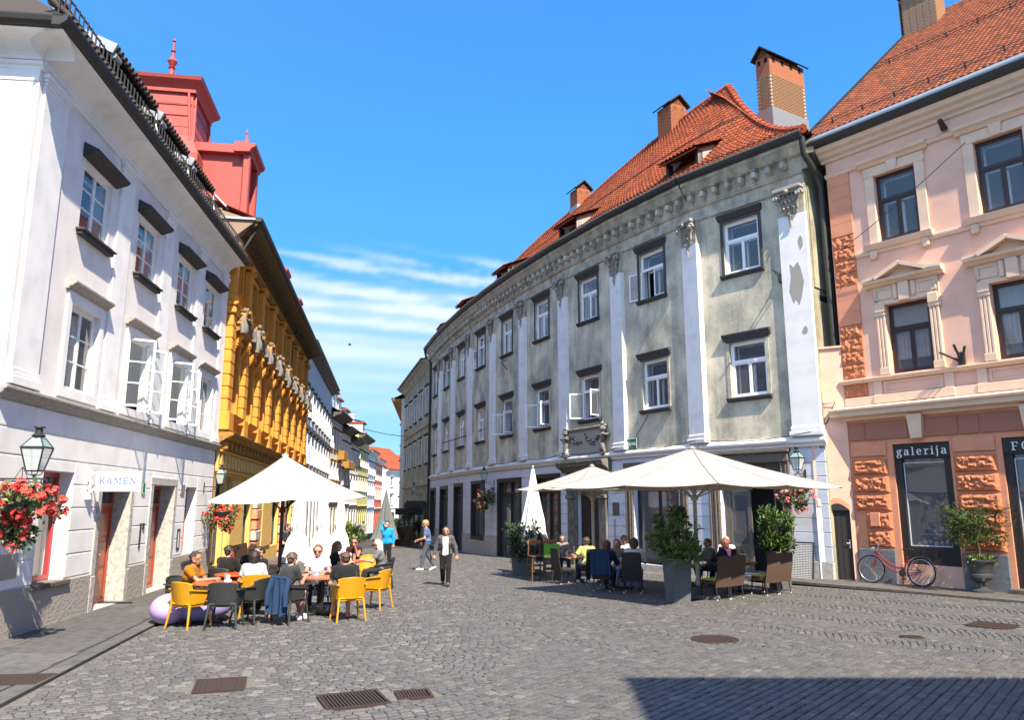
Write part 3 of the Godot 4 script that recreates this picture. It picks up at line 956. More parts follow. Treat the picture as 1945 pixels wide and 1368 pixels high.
		for i in int((x1 - x0) / 0.19): b.tube([Vector3(x0 + 0.1 + i * 0.19, 11.47, 0.47), Vector3(x0 + 0.1 + i * 0.19, 11.70, -0.05)], 0.06, 6)
		put("dormer_tile", b, "tile_dark", rf, "stuff")
		b = MB.new()
		b.bar(Vector3(x0 - 0.03, 11.40, 0.46), Vector3(x0 - 0.03, 12.85, -2.9), 0.07, 0.22)
		put("verge_board", b, "zinc", rf)
		b = MB.new()
		b.tube([Vector3(x0 + 0.02, 11.30, 0.40), Vector3(x0 + 0.3, 11.30, 0.40)], 0.07, 8)
		b.tube([Vector3(x1 - 0.1, 11.4, 0.42), Vector3(x1 - 0.1, 11.1, 0.42), Vector3(x1 - 0.15, 10.75, 0.5)], 0.035, 6)
		put("dormer_gutter", b, "zinc", rf)
	b = MB.new()
	for y in [10.72, 10.92, 11.12]: b.box(Vector3(-0.6, y, 0.43), Vector3(LEN, y + 0.026, 0.455))
	for i in 76: b.box(Vector3(-0.6 + i * 0.178, 10.6, 0.456), Vector3(-0.572 + i * 0.178, 11.15, 0.476))
	put("snow_guard", b, "gutter", rf)
	b = MB.new()
	b.lathe([Vector2(0.11, 11.5), Vector2(0.11, 12.5), Vector2(0.2, 12.52), Vector2(0.2, 12.6), Vector2(0.001, 12.66)], 12, Vector3(2.0, 0, -0.9))
	put("flue", b, "zinc", rf)
	b = MB.new()
	b.tube([Vector3(-0.07, 10.3, -1.0), Vector3(-0.12, 9.9, -1.0), Vector3(-0.12, 0.2, -1.0)], 0.06, 8)
	put("downpipe", b, "gutter", H)
	# windows
	var proto := window_model({"w": 1.36, "h": 1.45, "paint": "white_paint", "deep": 0.07, "border": 0.07, "inner": "white_paint"})
	var tall := window_model({"w": 1.32, "h": 1.72, "paint": "white_paint", "deep": 0.07, "border": 0.06, "curtain": {"rects": [[-0.6, -0.2, 0.05, 1.65], [0.1, 0.6, 0.05, 1.65]], "at": 0.3}})
	var tall_open := window_model({"w": 1.32, "h": 1.72, "paint": "white_paint", "deep": 0.05, "border": 0.06, "open_left": 62.0, "open_right": 150.0, "curtain": {"rects": [[-0.6, 0.0, 0.05, 1.65]], "at": 0.35}})
	var hood := slab_hood(1.62, 9.10, "stone_dark", 0.26)
	for i in 4:
		var o := copy_part(proto, H, xf(Vector3(wc[i], 7.62, 0)))
		b = MB.new()
		b.t = xf(Vector3(0, -7.62, 0))
		b.mould([Vector2(0, 9.09), Vector2(0.04, 9.09), Vector2(0.08, 9.13), Vector2(0.25, 9.17), Vector2(0.30, 9.22), Vector2(0.30, 9.25), Vector2(0.0, 9.40)], -0.83, 0.83)
		put("hood", b, "stone_dark", o)
		b = MB.new()
		b.bev(Vector3(-0.76, -0.13, -0.1), Vector3(0.76, -0.06, 0.13), 0.01); b.bev(Vector3(-0.80, -0.058, -0.1), Vector3(0.80, -0.005, 0.17), 0.01)
		put("sill", b, "stone_dark", o)
		o = copy_part(tall_open if i in [1, 2] else tall, H, xf(Vector3(wc[i], 4.40, 0)))
		b = MB.new()
		b.frame(-0.84, 0.84, -0.14, 1.88, 0.175, 0.001, 0.045)
		b.box(Vector3(-0.80, 1.88, 0.001), Vector3(0.80, 1.93, 0.03))
		put("surround", b, "white_trim", o)
		b = MB.new()
		b.mould([Vector2(0, 1.93), Vector2(0.06, 1.935), Vector2(0.08, 1.98), Vector2(0.14, 2.0), Vector2(0.16, 2.03), Vector2(0.20, 2.05), Vector2(0.20, 2.085), Vector2(0, 2.13)], -0.92, 0.92)
		put("hood", b, "cornice_grey", o)
	proto.free(); tall.free(); tall_open.free()
	# shop window with red frame and a cream blind
	b = MB.new()
	b.frame(1.72, 2.95, 0.82, 2.85, 0.09, -0.36, -0.28); b.box(Vector3(1.81, 2.30, -0.35), Vector3(2.86, 2.37, -0.27))
	var sw := put("shop_window", b, "red_frame", H)
	glaze(sw, [[1.81, 2.86, 0.91, 2.30], [1.81, 2.86, 2.37, 2.76]], -0.32)
	b = MB.new(); b.box(Vector3(1.80, 0.92, -0.46), Vector3(2.87, 2.33, -0.45)); put("blind", b, "cream_blind", sw)
	b = MB.new(); b.bev(Vector3(1.62, 0.72, -0.30), Vector3(3.05, 0.81, 0.09), 0.012); put("sill", b, "stone_brown", sw)
	b = MB.new()
	b.frame(10.15, 11.2, 0.64, 2.72, 0.09, -0.36, -0.28)
	sw = put("shop_window", b, "red_frame", H)
	glaze(sw, [[10.24, 11.11, 0.73, 2.63]], -0.32)
	b = MB.new(); b.bev(Vector3(10.05, 0.54, -0.30), Vector3(11.3, 0.63, 0.09), 0.012); put("sill", b, "stone_dark", sw)
	# the two doors in stone surrounds
	for k in 2:
		var x0: float = [4.28, 7.4][k]
		var x1: float = [5.95, 9.1][k]
		var top: float = [2.62, 2.72][k]
		b = MB.new()
		b.bev(Vector3(x0 - 0.18, -0.2, -0.42), Vector3(x0 + 0.02, top, 0.03), 0.012); b.bev(Vector3(x1 - 0.02, -0.2, -0.42), Vector3(x1 + 0.18, top, 0.03), 0.012)
		b.bev(Vector3(x0 - 0.18, top + 0.002, -0.42), Vector3(x1 + 0.18, top + 0.2, 0.031), 0.012)
		b.bev(Vector3(x0 - 0.2, -0.2, -0.42), Vector3(x0 + 0.024, 0.75, 0.045), 0.012); b.bev(Vector3(x1 - 0.024, -0.2, -0.42), Vector3(x1 + 0.2, 0.75, 0.045), 0.012)
		b.box(Vector3(x0, -0.1, -0.42), Vector3(x1, 0.035, 0.02))
		put("door_surround", b, "stone_pale", H)
		b = MB.new()
		b.frame(x0 + 0.02, x1 - 0.02, 0.03, top - 0.002, 0.09, -0.44, -0.36)
		b.box(Vector3(x0 + 0.1, 2.18, -0.43), Vector3(x1 - 0.1, 2.26, -0.35))
		for e in [[x0 + 0.11, (x0 + x1) / 2 - 0.006], [(x0 + x1) / 2 + 0.006, x1 - 0.11]]:
			b.box(Vector3(e[0], 0.05, -0.425), Vector3(e[1], 2.18, -0.385))
			for p in [[0.18, 0.72], [0.86, 1.4], [1.52, 2.06]]: b.bev(Vector3(e[0] + 0.1, p[0], -0.39), Vector3(e[1] - 0.1, p[1], -0.362), 0.018)
		var dr := put("door", b, "red_door", H)
		glaze(dr, [[x0 + 0.1, x1 - 0.1, 2.26, top - 0.1]], -0.40, "far_glass")
		b = MB.new()
		b.tube([Vector3((x0 + x1) / 2 + 0.07, 1.12, -0.36), Vector3((x0 + x1) / 2 + 0.07, 1.12, -0.31), Vector3((x0 + x1) / 2 + 0.2, 1.12, -0.31)], 0.012, 6)
		put("handle", b, "sign_silver", dr)
	# meter box, door pull plates, letter slot
	b = MB.new(); b.bev(Vector3(0.55, 1.0, 0.0), Vector3(1.12, 1.42, 0.02), 0.006); put("meter_box", b, "zinc", H)
	b = MB.new(); b.bev(Vector3(6.72, 1.18, 0.0), Vector3(6.78, 1.78, 0.03), 0.006); put("bell_plate", b, "iron", H)
	b = MB.new(); b.bev(Vector3(6.88, 1.62, 0.0), Vector3(6.98, 1.78, 0.03), 0.006); put("bell_plate", b, "iron", H)
	b = MB.new(); b.frame(9.62, 9.86, 0.98, 1.55, 0.05, 0.001, 0.02); put("notice_frame", b, "iron", H)
	b = MB.new(); b.box(Vector3(9.66, 1.0, 0.001), Vector3(9.83, 1.53, 0.01)); put("notice", b, "paper", H)
	b = MB.new(); b.box(Vector3(9.6, 2.52, 0.001), Vector3(9.95, 2.78, 0.03)); put("alarm_box", b, "zinc", H)

func yellow_house() -> void:
	var C := Vector3(-9.78, 0, -25.28)
	var a := deg_to_rad(-9.0)
	var F := along(C, C + Vector3(sin(a), 0, -cos(a)))
	var H := house("yellow_house", "ornate ochre-yellow house with heavy dark eaves, stone figures and a red metal turret", F)
	var LEN := 24.3
	var n := 8
	var P := 3.02
	var first := 1.55
	var holes := []
	for k in n:
		var x := first + P * k
		holes.append([x - 0.6, x + 0.6, 5.35, 7.75])
		holes.append([x - 0.55, x + 0.55, 9.65, 10.95])
	var b := MB.new()
	b.wall(0, LEN, 4.6, 11.6, 0, holes, 0.32)
	put("upper_wall", b, "ochre", H)
	b = MB.new()
	b.box(Vector3(0.02, -1, -9.0), Vector3(LEN, 12.3, -8.8)); b.box(Vector3(LEN - 0.05, -1, -8.8), Vector3(LEN, 11.5, -0.02)); b.box(Vector3(0.0, -1, -8.8), Vector3(0.05, 11.5, -0.02))
	put("back_wall", b, "ochre_dark", H)
	b = MB.new()
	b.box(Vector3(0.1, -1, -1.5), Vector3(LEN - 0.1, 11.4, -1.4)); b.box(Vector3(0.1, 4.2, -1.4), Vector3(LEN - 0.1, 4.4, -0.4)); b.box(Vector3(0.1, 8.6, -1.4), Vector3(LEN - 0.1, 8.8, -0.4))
	put("inner_wall", b, "unlit_dark", H)
	# ground floor: piers, glazed shops, yellow panels
	var gh := [[0.35, 1.85, 0.2, 3.2], [2.0, 2.85, -0.6, 3.2], [5.5, 7.2, 0.3, 3.2], [13.2, 15.4, 0.2, 3.2], [16.2, 17.6, -0.6, 3.2], [18.4, 20.6, 0.2, 3.2], [21.4, 23.4, 0.2, 3.2]]
	b = MB.new()
	b.wall(0, LEN, -1.2, 4.6, 0.0, gh, 0.3)
	put("lower_wall", b, "ochre_pale", H)
	for g in gh:
		b = MB.new()
		b.frame(g[0], g[1], g[2], g[3], 0.1, -0.28, -0.18)
		b.box(Vector3(g[0] + 0.1, 2.4, -0.27), Vector3(g[1] - 0.1, 2.5, -0.19))
		var sw := put("shop_window", b, "stone_dark", H)
		glaze(sw, [[g[0] + 0.1, g[1] - 0.1, g[2] + 0.1, 2.4], [g[0] + 0.1, g[1] - 0.1, 2.5, g[3] - 0.1]], -0.23, "glass_shop")
	for e in [[2.9, 5.4], [10.1, 12.8]]:
		b = MB.new()
		b.bev(Vector3(e[0], 0.3, 0.0), Vector3(e[1], 3.1, 0.05), 0.02)
		put("panel", b, "ochre_pale", H)
	for x0 in [7.4, 15.5, 20.7]:                            # block piers
		for j in 9:
			b = MB.new()
			var w := 1.3 if j % 2 else 1.15
			b.bev(Vector3(x0 + 0.65 - w / 2, -0.6 + j * 0.44, 0.0), Vector3(x0 + 0.65 + w / 2, -0.6 + j * 0.44 + 0.41, 0.22 + 0.02 * (j % 2)), 0.035)
			put("pier_block", b, "terracotta_flat" if j % 3 else "stone_pale", H)
	b = MB.new()                                            # fascia and ornament over the shops
	b.bev(Vector3(0, 3.3, 0.0), Vector3(LEN, 3.36, 0.2), 0.02); b.bev(Vector3(0, 3.36, 0.0), Vector3(LEN, 3.95, 0.1), 0.02); b.bev(Vector3(0, 3.95, 0), Vector3(LEN, 4.02, 0.18), 0.02)
	for i in 40: b.bev(Vector3(0.2 + i * 0.6, 3.42, 0.1), Vector3(0.62 + i * 0.6, 3.9, 0.15), 0.03)
	put("fascia", b, "ochre_pale", H)
	# string cornice
	b = MB.new()
	b.mould([Vector2(0, 4.2), Vector2(0.08, 4.2), Vector2(0.12, 4.3), Vector2(0.38, 4.42), Vector2(0.42, 4.48), Vector2(0.52, 4.5), Vector2(0.54, 4.58), Vector2(0.1, 4.66), Vector2(0, 4.66)], 0, LEN)
	put("string_cornice", b, "ochre_dark", H)
	for i in 32:
		b = MB.new()
		b.bev(Vector3(0.2 + i * 0.76, 4.02, 0.0), Vector3(0.42 + i * 0.76, 4.36, 0.32), 0.04)
		put("console", b, "ochre_dark", H)
	var win := window_model({"w": 1.2, "h": 2.4, "paint": "wood_dark", "deep": 0.2, "border": 0.06, "transom": 0.72, "rows": []})
	var win2 := window_model({"w": 1.1, "h": 1.3, "paint": "wood_dark", "deep": 0.2, "border": 0.06, "rows": []})
	for k in n:
		var x := first + P * k
		var o := copy_part(win, H, xf(Vector3(x, 5.35, 0)))
		b = MB.new()                                        # jambs, brackets, hood with a gable and two leaning stone figures
		for s in [-1.0, 1.0]:
			b.bev(Vector3(s * 0.76 - 0.15, -0.1, 0), Vector3(s * 0.76 + 0.15, 2.55, 0.14), 0.02)
			for q in 6: b.ball(Vector3(s * 0.76, 2.2 + q * 0.09, 0.14 + 0.05 * q), Vector3(0.11, 0.10, 0.11), 7)
		b.bev(Vector3(-0.95, 2.56, 0), Vector3(0.95, 2.78, 0.2), 0.03)
		for q in 5: b.ball(Vector3(-0.4 + q * 0.2, 2.6, 0.18), Vector3(0.12, 0.12, 0.1), 7)
		put("surround", b, "ochre", o)
		b = MB.new()
		b.mould([Vector2(0, 2.78), Vector2(0.2, 2.78), Vector2(0.46, 2.88), Vector2(0.48, 2.96), Vector2(0, 3.0)], -1.05, 1.05)
		var gab := [Vector3(-1.05, 3.0, 0), Vector3(0, 3.72, 0), Vector3(1.05, 3.0, 0)]
		for s in [-1.0, 1.0]: b.bar(Vector3(s * 1.08, 3.02, 0.25), Vector3(s * 0.18, 3.78, 0.25), 0.5, 0.14) if k % 2 == 0 else b.tube([Vector3(s * 1.0, 3.05, 0.24), Vector3(s * 0.8, 3.45, 0.24), Vector3(s * 0.4, 3.72, 0.24), Vector3(0, 3.8, 0.24)], 0.13, 6)
		b.bev(Vector3(-0.8, 3.0, 0.0), Vector3(0.8, 3.4, 0.1), 0.02)
		put("hood", b, "ochre_dark", o)
		for s in [-1.0, 1.0]:                                 # two figures leaning on the slopes of the gable
			b = MB.new()
			var h := 0.06 * sin(k * 2.3 + s)
			b.tube([Vector3(s * 0.95, 3.12, 0.36), Vector3(s * 0.72, 3.28, 0.44), Vector3(s * 0.5, 3.52 + h, 0.40)], 0.13, 7, 0.1)
			b.ball(Vector3(s * 0.42 + h, 3.74 + h, 0.42), Vector3(0.09, 0.11, 0.09), 8)
			b.tube([Vector3(s * 0.52, 3.5 + h, 0.44), Vector3(s * 0.3, 3.36, 0.5), Vector3(s * 0.14, 3.45 + h, 0.46)], 0.055, 6)
			b.tube([Vector3(s * 0.9, 3.12, 0.42), Vector3(s * 1.12, 2.98, 0.5), Vector3(s * 1.16, 2.66 - h, 0.52)], 0.09, 6)
			b.tube([Vector3(s * 0.8, 3.25, 0.46), Vector3(s * 0.95, 3.0, 0.56), Vector3(s * 0.9, 2.8, 0.54)], 0.09, 6, 0.12)
			put("stone_figure", b, "statue_stone", o)
		b = MB.new()
		b.mould([Vector2(0, -0.30), Vector2(0.1, -0.3), Vector2(0.34, -0.16), Vector2(0.38, -0.08), Vector2(0, -0.04)], -0.95, 0.95)
		for q in 7: b.lathe([Vector2(0.035, -0.68), Vector2(0.07, -0.55), Vector2(0.03, -0.42), Vector2(0.06, -0.31)], 8, Vector3(-0.66 + q * 0.22, 0, 0.15))
		b.bev(Vector3(-0.9, -0.76, 0), Vector3(0.9, -0.69, 0.26), 0.02)
		put("balustrade", b, "ochre", o)
		o = copy_part(win2, H, xf(Vector3(x, 9.65, 0)))
		b = MB.new()
		b.frame(-0.73, 0.73, -0.14, 1.46, 0.17, 0.001, 0.1)
		b.mould([Vector2(0, -0.26), Vector2(0.1, -0.25), Vector2(0.3, -0.14), Vector2(0.0, -0.1)], -0.85, 0.85)
		put("surround", b, "ochre", o)
	win.free(); win2.free()
	for k in n + 1:                                         # paired pilasters between the windows
		var x := clampf(first + P * (k - 0.5), 0.33, LEN - 0.33)
		b = MB.new()
		b.bev(Vector3(x - 0.40, 4.66, 0), Vector3(x + 0.40, 5.3, 0.36), 0.03)
		for j in 8: b.bev(Vector3(x - 0.32, 5.3 + j * 0.42, 0), Vector3(x + 0.32, 5.3 + j * 0.42 + 0.405, 0.27), 0.025)
		b.bev(Vector3(x - 0.40, 8.67, 0), Vector3(x + 0.40, 8.95, 0.34), 0.04)
		b.mould([Vector2(0, 8.95), Vector2(0.36, 8.97), Vector2(0.44, 9.06), Vector2(0, 9.12)], x - 0.45, x + 0.45)
		put("pilaster", b, "ochre", H)
		b = MB.new()
		b.bev(Vector3(x - 0.34, 9.12, 0), Vector3(x + 0.34, 9.35, 0.30), 0.02); b.bev(Vector3(x - 0.28, 9.35, 0), Vector3(x + 0.28, 11.0, 0.24), 0.03)
		for s in [-1.0, 1.0]: b.ball(Vector3(x + s * 0.24, 11.02, 0.26), Vector3(0.1, 0.12, 0.1), 7)
		b.bev(Vector3(x - 0.34, 11.08, 0), Vector3(x + 0.34, 11.22, 0.34), 0.03)
		put("pilaster", b, "ochre", H)
	# frieze, coved soffit with brackets, gutter
	b = MB.new()
	b.bev(Vector3(0, 11.22, 0), Vector3(LEN, 11.55, 0.16), 0.02)
	for i in 60: b.ball(Vector3(0.25 + i * 0.4, 11.38, 0.18), Vector3(0.14, 0.12, 0.1), 7)
	put("frieze", b, "ochre_dark", H)
	b = MB.new()
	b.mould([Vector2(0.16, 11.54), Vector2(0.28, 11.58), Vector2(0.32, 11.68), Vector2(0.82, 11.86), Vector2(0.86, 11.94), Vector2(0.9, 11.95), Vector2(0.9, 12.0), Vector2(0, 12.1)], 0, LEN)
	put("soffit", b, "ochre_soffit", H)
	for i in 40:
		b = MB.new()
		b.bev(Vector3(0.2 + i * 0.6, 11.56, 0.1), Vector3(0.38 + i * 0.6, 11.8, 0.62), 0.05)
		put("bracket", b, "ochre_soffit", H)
	b = MB.new()
	b.mould([Vector2(0.8, 12.0), Vector2(0.94, 11.99), Vector2(1.0, 12.04), Vector2(1.02, 12.14), Vector2(0.9, 12.16), Vector2(0.8, 12.16)], -0.06, LEN)
	b.tube([Vector3(15.8, 12.0, 0.9), Vector3(15.8, 11.7, 0.5), Vector3(15.8, 11.3, 0.2), Vector3(15.8, 4.6, 0.2)], 0.06, 6)
	b.tube([Vector3(0.2, 12.0, 0.9), Vector3(0.2, 11.0, 0.4), Vector3(0.15, 10.6, 0.12), Vector3(0.15, 4.6, 0.12)], 0.06, 6)
	put("gutter", b, "gutter", H)
	b = MB.new()
	b.quad(Vector3(0, 12.12, 0.9), Vector3(LEN, 12.12, 0.9), Vector3(LEN, 13.6, -2.8), Vector3(0, 13.6, -2.8))
	b.quad(Vector3(0, 13.6, -2.8), Vector3(LEN, 13.6, -2.8), Vector3(LEN, 12.3, -8.8), Vector3(0, 12.3, -8.8))
	var rf := put("roof", b, "red_metal", H)
	# fire wall between this roof and the white house
	b = MB.new()
	b.box(Vector3(-0.12, 10.0, -7.5), Vector3(0.22, 12.4, -0.35)); b.box(Vector3(-0.12, 12.4, -7.5), Vector3(0.22, 13.4, -1.3))
	b.mould([Vector2(-0.6, 11.3), Vector2(0.1, 11.35), Vector2(0.7, 11.9), Vector2(0.75, 12.0), Vector2(-0.6, 12.4)], -0.12, 0.22)
	var fw := put("fire_wall", b, "old_brick", H)
	b = MB.new()
	b.box(Vector3(-0.2, 12.0, -0.4), Vector3(0.3, 12.08, 0.8)); b.bar(Vector3(0.05, 13.44, -1.2), Vector3(0.05, 12.44, -0.2), 0.5, 0.06)
	put("flashing", b, "zinc", fw)
	# turret
	var T := Vector3(1.95, 0, -3.05)
	b = MB.new()
	var body := [[1.62, 12.2], [1.62, 14.6], [1.28, 15.4], [1.20, 17.1], [1.38, 17.35], [1.52, 17.5], [1.56, 17.62], [0.001, 18.15]]
	for i in body.size() - 1:
		var p: Array = body[i]
		var q: Array = body[i + 1]
		for s in 4:
			b.t = Transform3D(Basis(Vector3.UP, s * PI / 2), T)
			b.quad(Vector3(-p[0], p[1], p[0]), Vector3(p[0], p[1], p[0]), Vector3(q[0], q[1], q[0]), Vector3(-q[0], q[1], q[0]))
	b.t = Transform3D.IDENTITY
	var tu := put("turret", b, "red_metal", H)
	b = MB.new()
	for s in 4:
		b.t = Transform3D(Basis(Vector3.UP, s * PI / 2), T)
		for e in [-1.0, 1.0]: b.bar(Vector3(e * 1.25, 15.2, 1.30), Vector3(e * 1.06, 17.15, 1.22), 0.16, 0.07)
		for y in [15.75, 16.2, 16.65]: b.bar(Vector3(-1.2, y, 1.265), Vector3(1.2, y, 1.265), 0.02, 0.03)
		b.bar(Vector3(-1.28, 17.15, 1.25), Vector3(1.28, 17.15, 1.25), 0.1, 0.12)
	put("metal_ribs", b, "red_metal", tu)
	b = MB.new()
	b.lathe([Vector2(0.22, 18.0), Vector2(0.13, 18.25), Vector2(0.09, 18.7), Vector2(0.14, 18.75), Vector2(0.07, 18.8), Vector2(0.19, 19.02), Vector2(0.06, 19.22), Vector2(0.05, 19.42), Vector2(0.10, 19.46), Vector2(0.04, 19.5), Vector2(0.03, 19.85), Vector2(0.07, 19.9), Vector2(0.001, 20.02)], 10, T)
	put("finial", b, "red_metal", tu)
	# red metal dormers standing on the eaves
	for e in [[1.9, 0.95, 15.6, 2.0], [11.4, 0.62, 13.9, 1.0], [17.0, 0.55, 13.9, 1.0]]:
		var x: float = e[0]
		var w: float = e[1]
		b = MB.new()
		b.box(Vector3(x - w * 0.75, 12.1, -2.6), Vector3(x + w * 0.75, e[2] - 0.5, 0.05))
		for s in [-1.0, 1.0]: b.bev(Vector3(x + s * w * 0.8 - 0.14, 12.1, 0.0), Vector3(x + s * w * 0.8 + 0.14, e[2] - 0.6, 0.25), 0.03)
		b.mould([Vector2(-0.3, e[2] - 0.6), Vector2(0.24, e[2] - 0.58), Vector2(0.3, e[2] - 0.45), Vector2(0.44, e[2] - 0.36), Vector2(0.46, e[2] - 0.26), Vector2(-0.3, e[2] - 0.2)], x - w * 1.15, x + w * 1.15)
		b.box(Vector3(x - w * 1.0, e[2] - 0.6, -2.6), Vector3(x + w * 1.0, e[2] - 0.28, -0.1))
		var dm := put("dormer", b, "red_metal", rf)
	b = MB.new()
	b.lathe([Vector2(0.12, 15.1), Vector2(0.06, 15.3), Vector2(0.17, 15.5), Vector2(0.06, 15.75), Vector2(0.03, 15.95), Vector2(0.05, 16.0), Vector2(0.001, 16.2)], 10, Vector3(1.9, 0.25, -0.1))
	put("finial", b, "red_metal", rf)

# a plain town house further along the street: spec keys len, eave, floors [[y0, y1], ...], n, wall, trim, roof, rise
func simple_house(called: String, label: String, L: Vector3, R: Vector3, s: Dictionary) -> Node3D:
	var F := along(L, R)
	var LEN := L.distance_to(R)
	var H := house(called, label, F)
	tag(H, "", "", s.get("group", ""))
	var eave: float = s.eave
	var base: float = s.get("base", -2.5)
	var n: int = s.n
	var P := LEN / n
	var ww: float = s.get("ww", 1.1)
	var holes := []
	for f in s.floors:
		for k in n: holes.append([P * (k + 0.5) - ww / 2, P * (k + 0.5) + ww / 2, f[0], f[1]])
	var g0: float = s.get("shop", 3.2)
	var shops := []
	for k in n:
		if s.get("shops", true): shops.append([P * (k + 0.5) - P * 0.3, P * (k + 0.5) + P * 0.3, s.get("street", -1.0), g0])
	var b := MB.new()
	b.wall(0, LEN, s.get("street", -1.0) - 1.5, eave, 0.0, holes + shops, 0.22)
	put("wall", b, s.wall, H)
	b = MB.new()
	b.box(Vector3(0, base, -9), Vector3(LEN, eave, -8.8)); b.box(Vector3(0, base, -8.8), Vector3(0.05, eave, -0.02)); b.box(Vector3(LEN - 0.05, base, -8.8), Vector3(LEN, eave, -0.02))
	put("side_wall", b, s.wall, H)
	b = MB.new(); b.box(Vector3(0.1, base, -1.2), Vector3(LEN - 0.1, eave - 0.1, -1.1)); put("inner_wall", b, "unlit_dark", H)
	for h in holes:
		b = MB.new()
		b.frame(h[0], h[1], h[2], h[3], 0.07, -0.2, -0.14)
		var my: float = lerpf(h[2], h[3], 0.64)
		b.box(Vector3(h[0] + 0.07, my - 0.03, -0.19), Vector3(h[1] - 0.07, my + 0.03, -0.15)); b.box(Vector3((h[0] + h[1]) / 2 - 0.035, h[2] + 0.07, -0.19), Vector3((h[0] + h[1]) / 2 + 0.035, my, -0.15))
		if s.get("trimmed", true):
			b.frame(h[0] - 0.14, h[1] + 0.14, h[2] - 0.12, h[3] + 0.14, 0.13, 0.001, 0.05)
		var w := put("window", b, s.get("paint", "white_paint"), H)
		glaze(w, [[h[0] + 0.07, h[1] - 0.07, h[2] + 0.07, h[3] - 0.07]], -0.17, s.get("glass", "far_glass"))
		b = MB.new()
		b.mould([Vector2(0, h[3] + 0.15), Vector2(0.18, h[3] + 0.2), Vector2(0.2, h[3] + 0.28), Vector2(0, h[3] + 0.34)], h[0] - 0.2, h[1] + 0.2)
		b.bev(Vector3(h[0] - 0.18, h[2] - 0.14, 0), Vector3(h[1] + 0.18, h[2] - 0.04, 0.14), 0.01)
		put("sill_and_hood", b, s.get("hood", s.trim), w)
	for h in shops:
		b = MB.new()
		b.frame(h[0], h[1], h[2], h[3], 0.1, -0.2, -0.1)
		var w := put("shop_window", b, "black_paint", H)
		glaze(w, [[h[0] + 0.1, h[1] - 0.1, h[2] + 0.1, h[3] - 0.1]], -0.15, "far_glass")
	b = MB.new()
	for y in s.get("bands", [g0 + 0.5]): b.mould([Vector2(0, y), Vector2(0.12, y + 0.04), Vector2(0.16, y + 0.16), Vector2(0, y + 0.2)], 0, LEN)
	put("string_course", b, s.trim, H)
	var out: float = s.get("out", 0.6)
	b = MB.new()
	b.mould([Vector2(0, eave - 0.55), Vector2(0.1, eave - 0.5), Vector2(out * 0.6, eave - 0.2), Vector2(out, eave - 0.1), Vector2(out, eave), Vector2(0, eave + 0.05)], 0, LEN)
	put("eaves", b, s.get("soffit", s.trim), H)
	b = MB.new()
	b.mould([Vector2(out - 0.05, eave - 0.02), Vector2(out + 0.12, eave), Vector2(out + 0.14, eave + 0.1), Vector2(out - 0.05, eave + 0.12)], -0.02, LEN + 0.02)
	put("gutter", b, "gutter", H)
	var rise: float = s.get("rise", 3.0)
	b = MB.new()
	b.quad(Vector3(0, eave + 0.05, out), Vector3(LEN, eave + 0.05, out), Vector3(LEN, eave + rise, -4.4), Vector3(0, eave + rise, -4.4))
	b.quad(Vector3(0, eave + rise, -4.4), Vector3(LEN, eave + rise, -4.4), Vector3(LEN, eave, -9.2), Vector3(0, eave, -9.2))
	var rf := put("roof", b, s.get("roof", "tile_far"), H)
	for x in [0.0, LEN]:
		var g := MB.new()
		g.tri(Vector3(x, eave, -9.0), Vector3(x, eave, 0.0), Vector3(x, eave + rise - 0.05, -4.4))
		g.tri(Vector3(x, eave, 0.0), Vector3(x, eave, -9.0), Vector3(x, eave + rise - 0.05, -4.4))
		put("gable", g, s.wall, H)
	for d in s.get("dormers", []):                          # [x, width, height]
		b = MB.new()
		b.box(Vector3(d[0] - d[1] / 2, eave, -3.4), Vector3(d[0] + d[1] / 2, eave + d[2], -0.1))
		var dm := put("dormer", b, "white_trim", rf)
		b = MB.new()
		b.box(Vector3(d[0] - d[1] / 2 - 0.2, eave + d[2], -3.6), Vector3(d[0] + d[1] / 2 + 0.2, eave + d[2] + 0.18, 0.15))
		b.quad(Vector3(d[0] - d[1] / 2 - 0.2, eave + d[2] + 0.18, 0.15), Vector3(d[0] + d[1] / 2 + 0.2, eave + d[2] + 0.18, 0.15), Vector3(d[0] + d[1] / 2, eave + d[2] + 0.8, -2.5), Vector3(d[0] - d[1] / 2, eave + d[2] + 0.8, -2.5))
		put("dormer_roof", b, "tile_far", dm)
		b = MB.new(); b.box(Vector3(d[0] - 0.4, eave + 0.35, -0.1), Vector3(d[0] + 0.4, eave + d[2] - 0.2, -0.07)); put("dormer_window", b, "far_glass", dm)
	for c in s.get("chimneys", []):                         # [x, z, top]
		b = MB.new()
		b.box(Vector3(c[0] - 0.4, eave, c[1] - 0.3), Vector3(c[0] + 0.4, c[2], c[1] + 0.3)); b.bev(Vector3(c[0] - 0.5, c[2], c[1] - 0.4), Vector3(c[0] + 0.5, c[2] + 0.18, c[1] + 0.4), 0.03)
		put("chimney", b, s.get("chimney_m", "chimney_brick"), rf)
	if s.has("bay"):                                        # a projecting oriel box [x0, x1, y0, y1, material]
		for e in s.bay:
			b = MB.new()
			b.bev(Vector3(e[0], e[2], 0), Vector3(e[1], e[3], 0.7), 0.02)
			put("oriel", b, e[4], H)
	return H

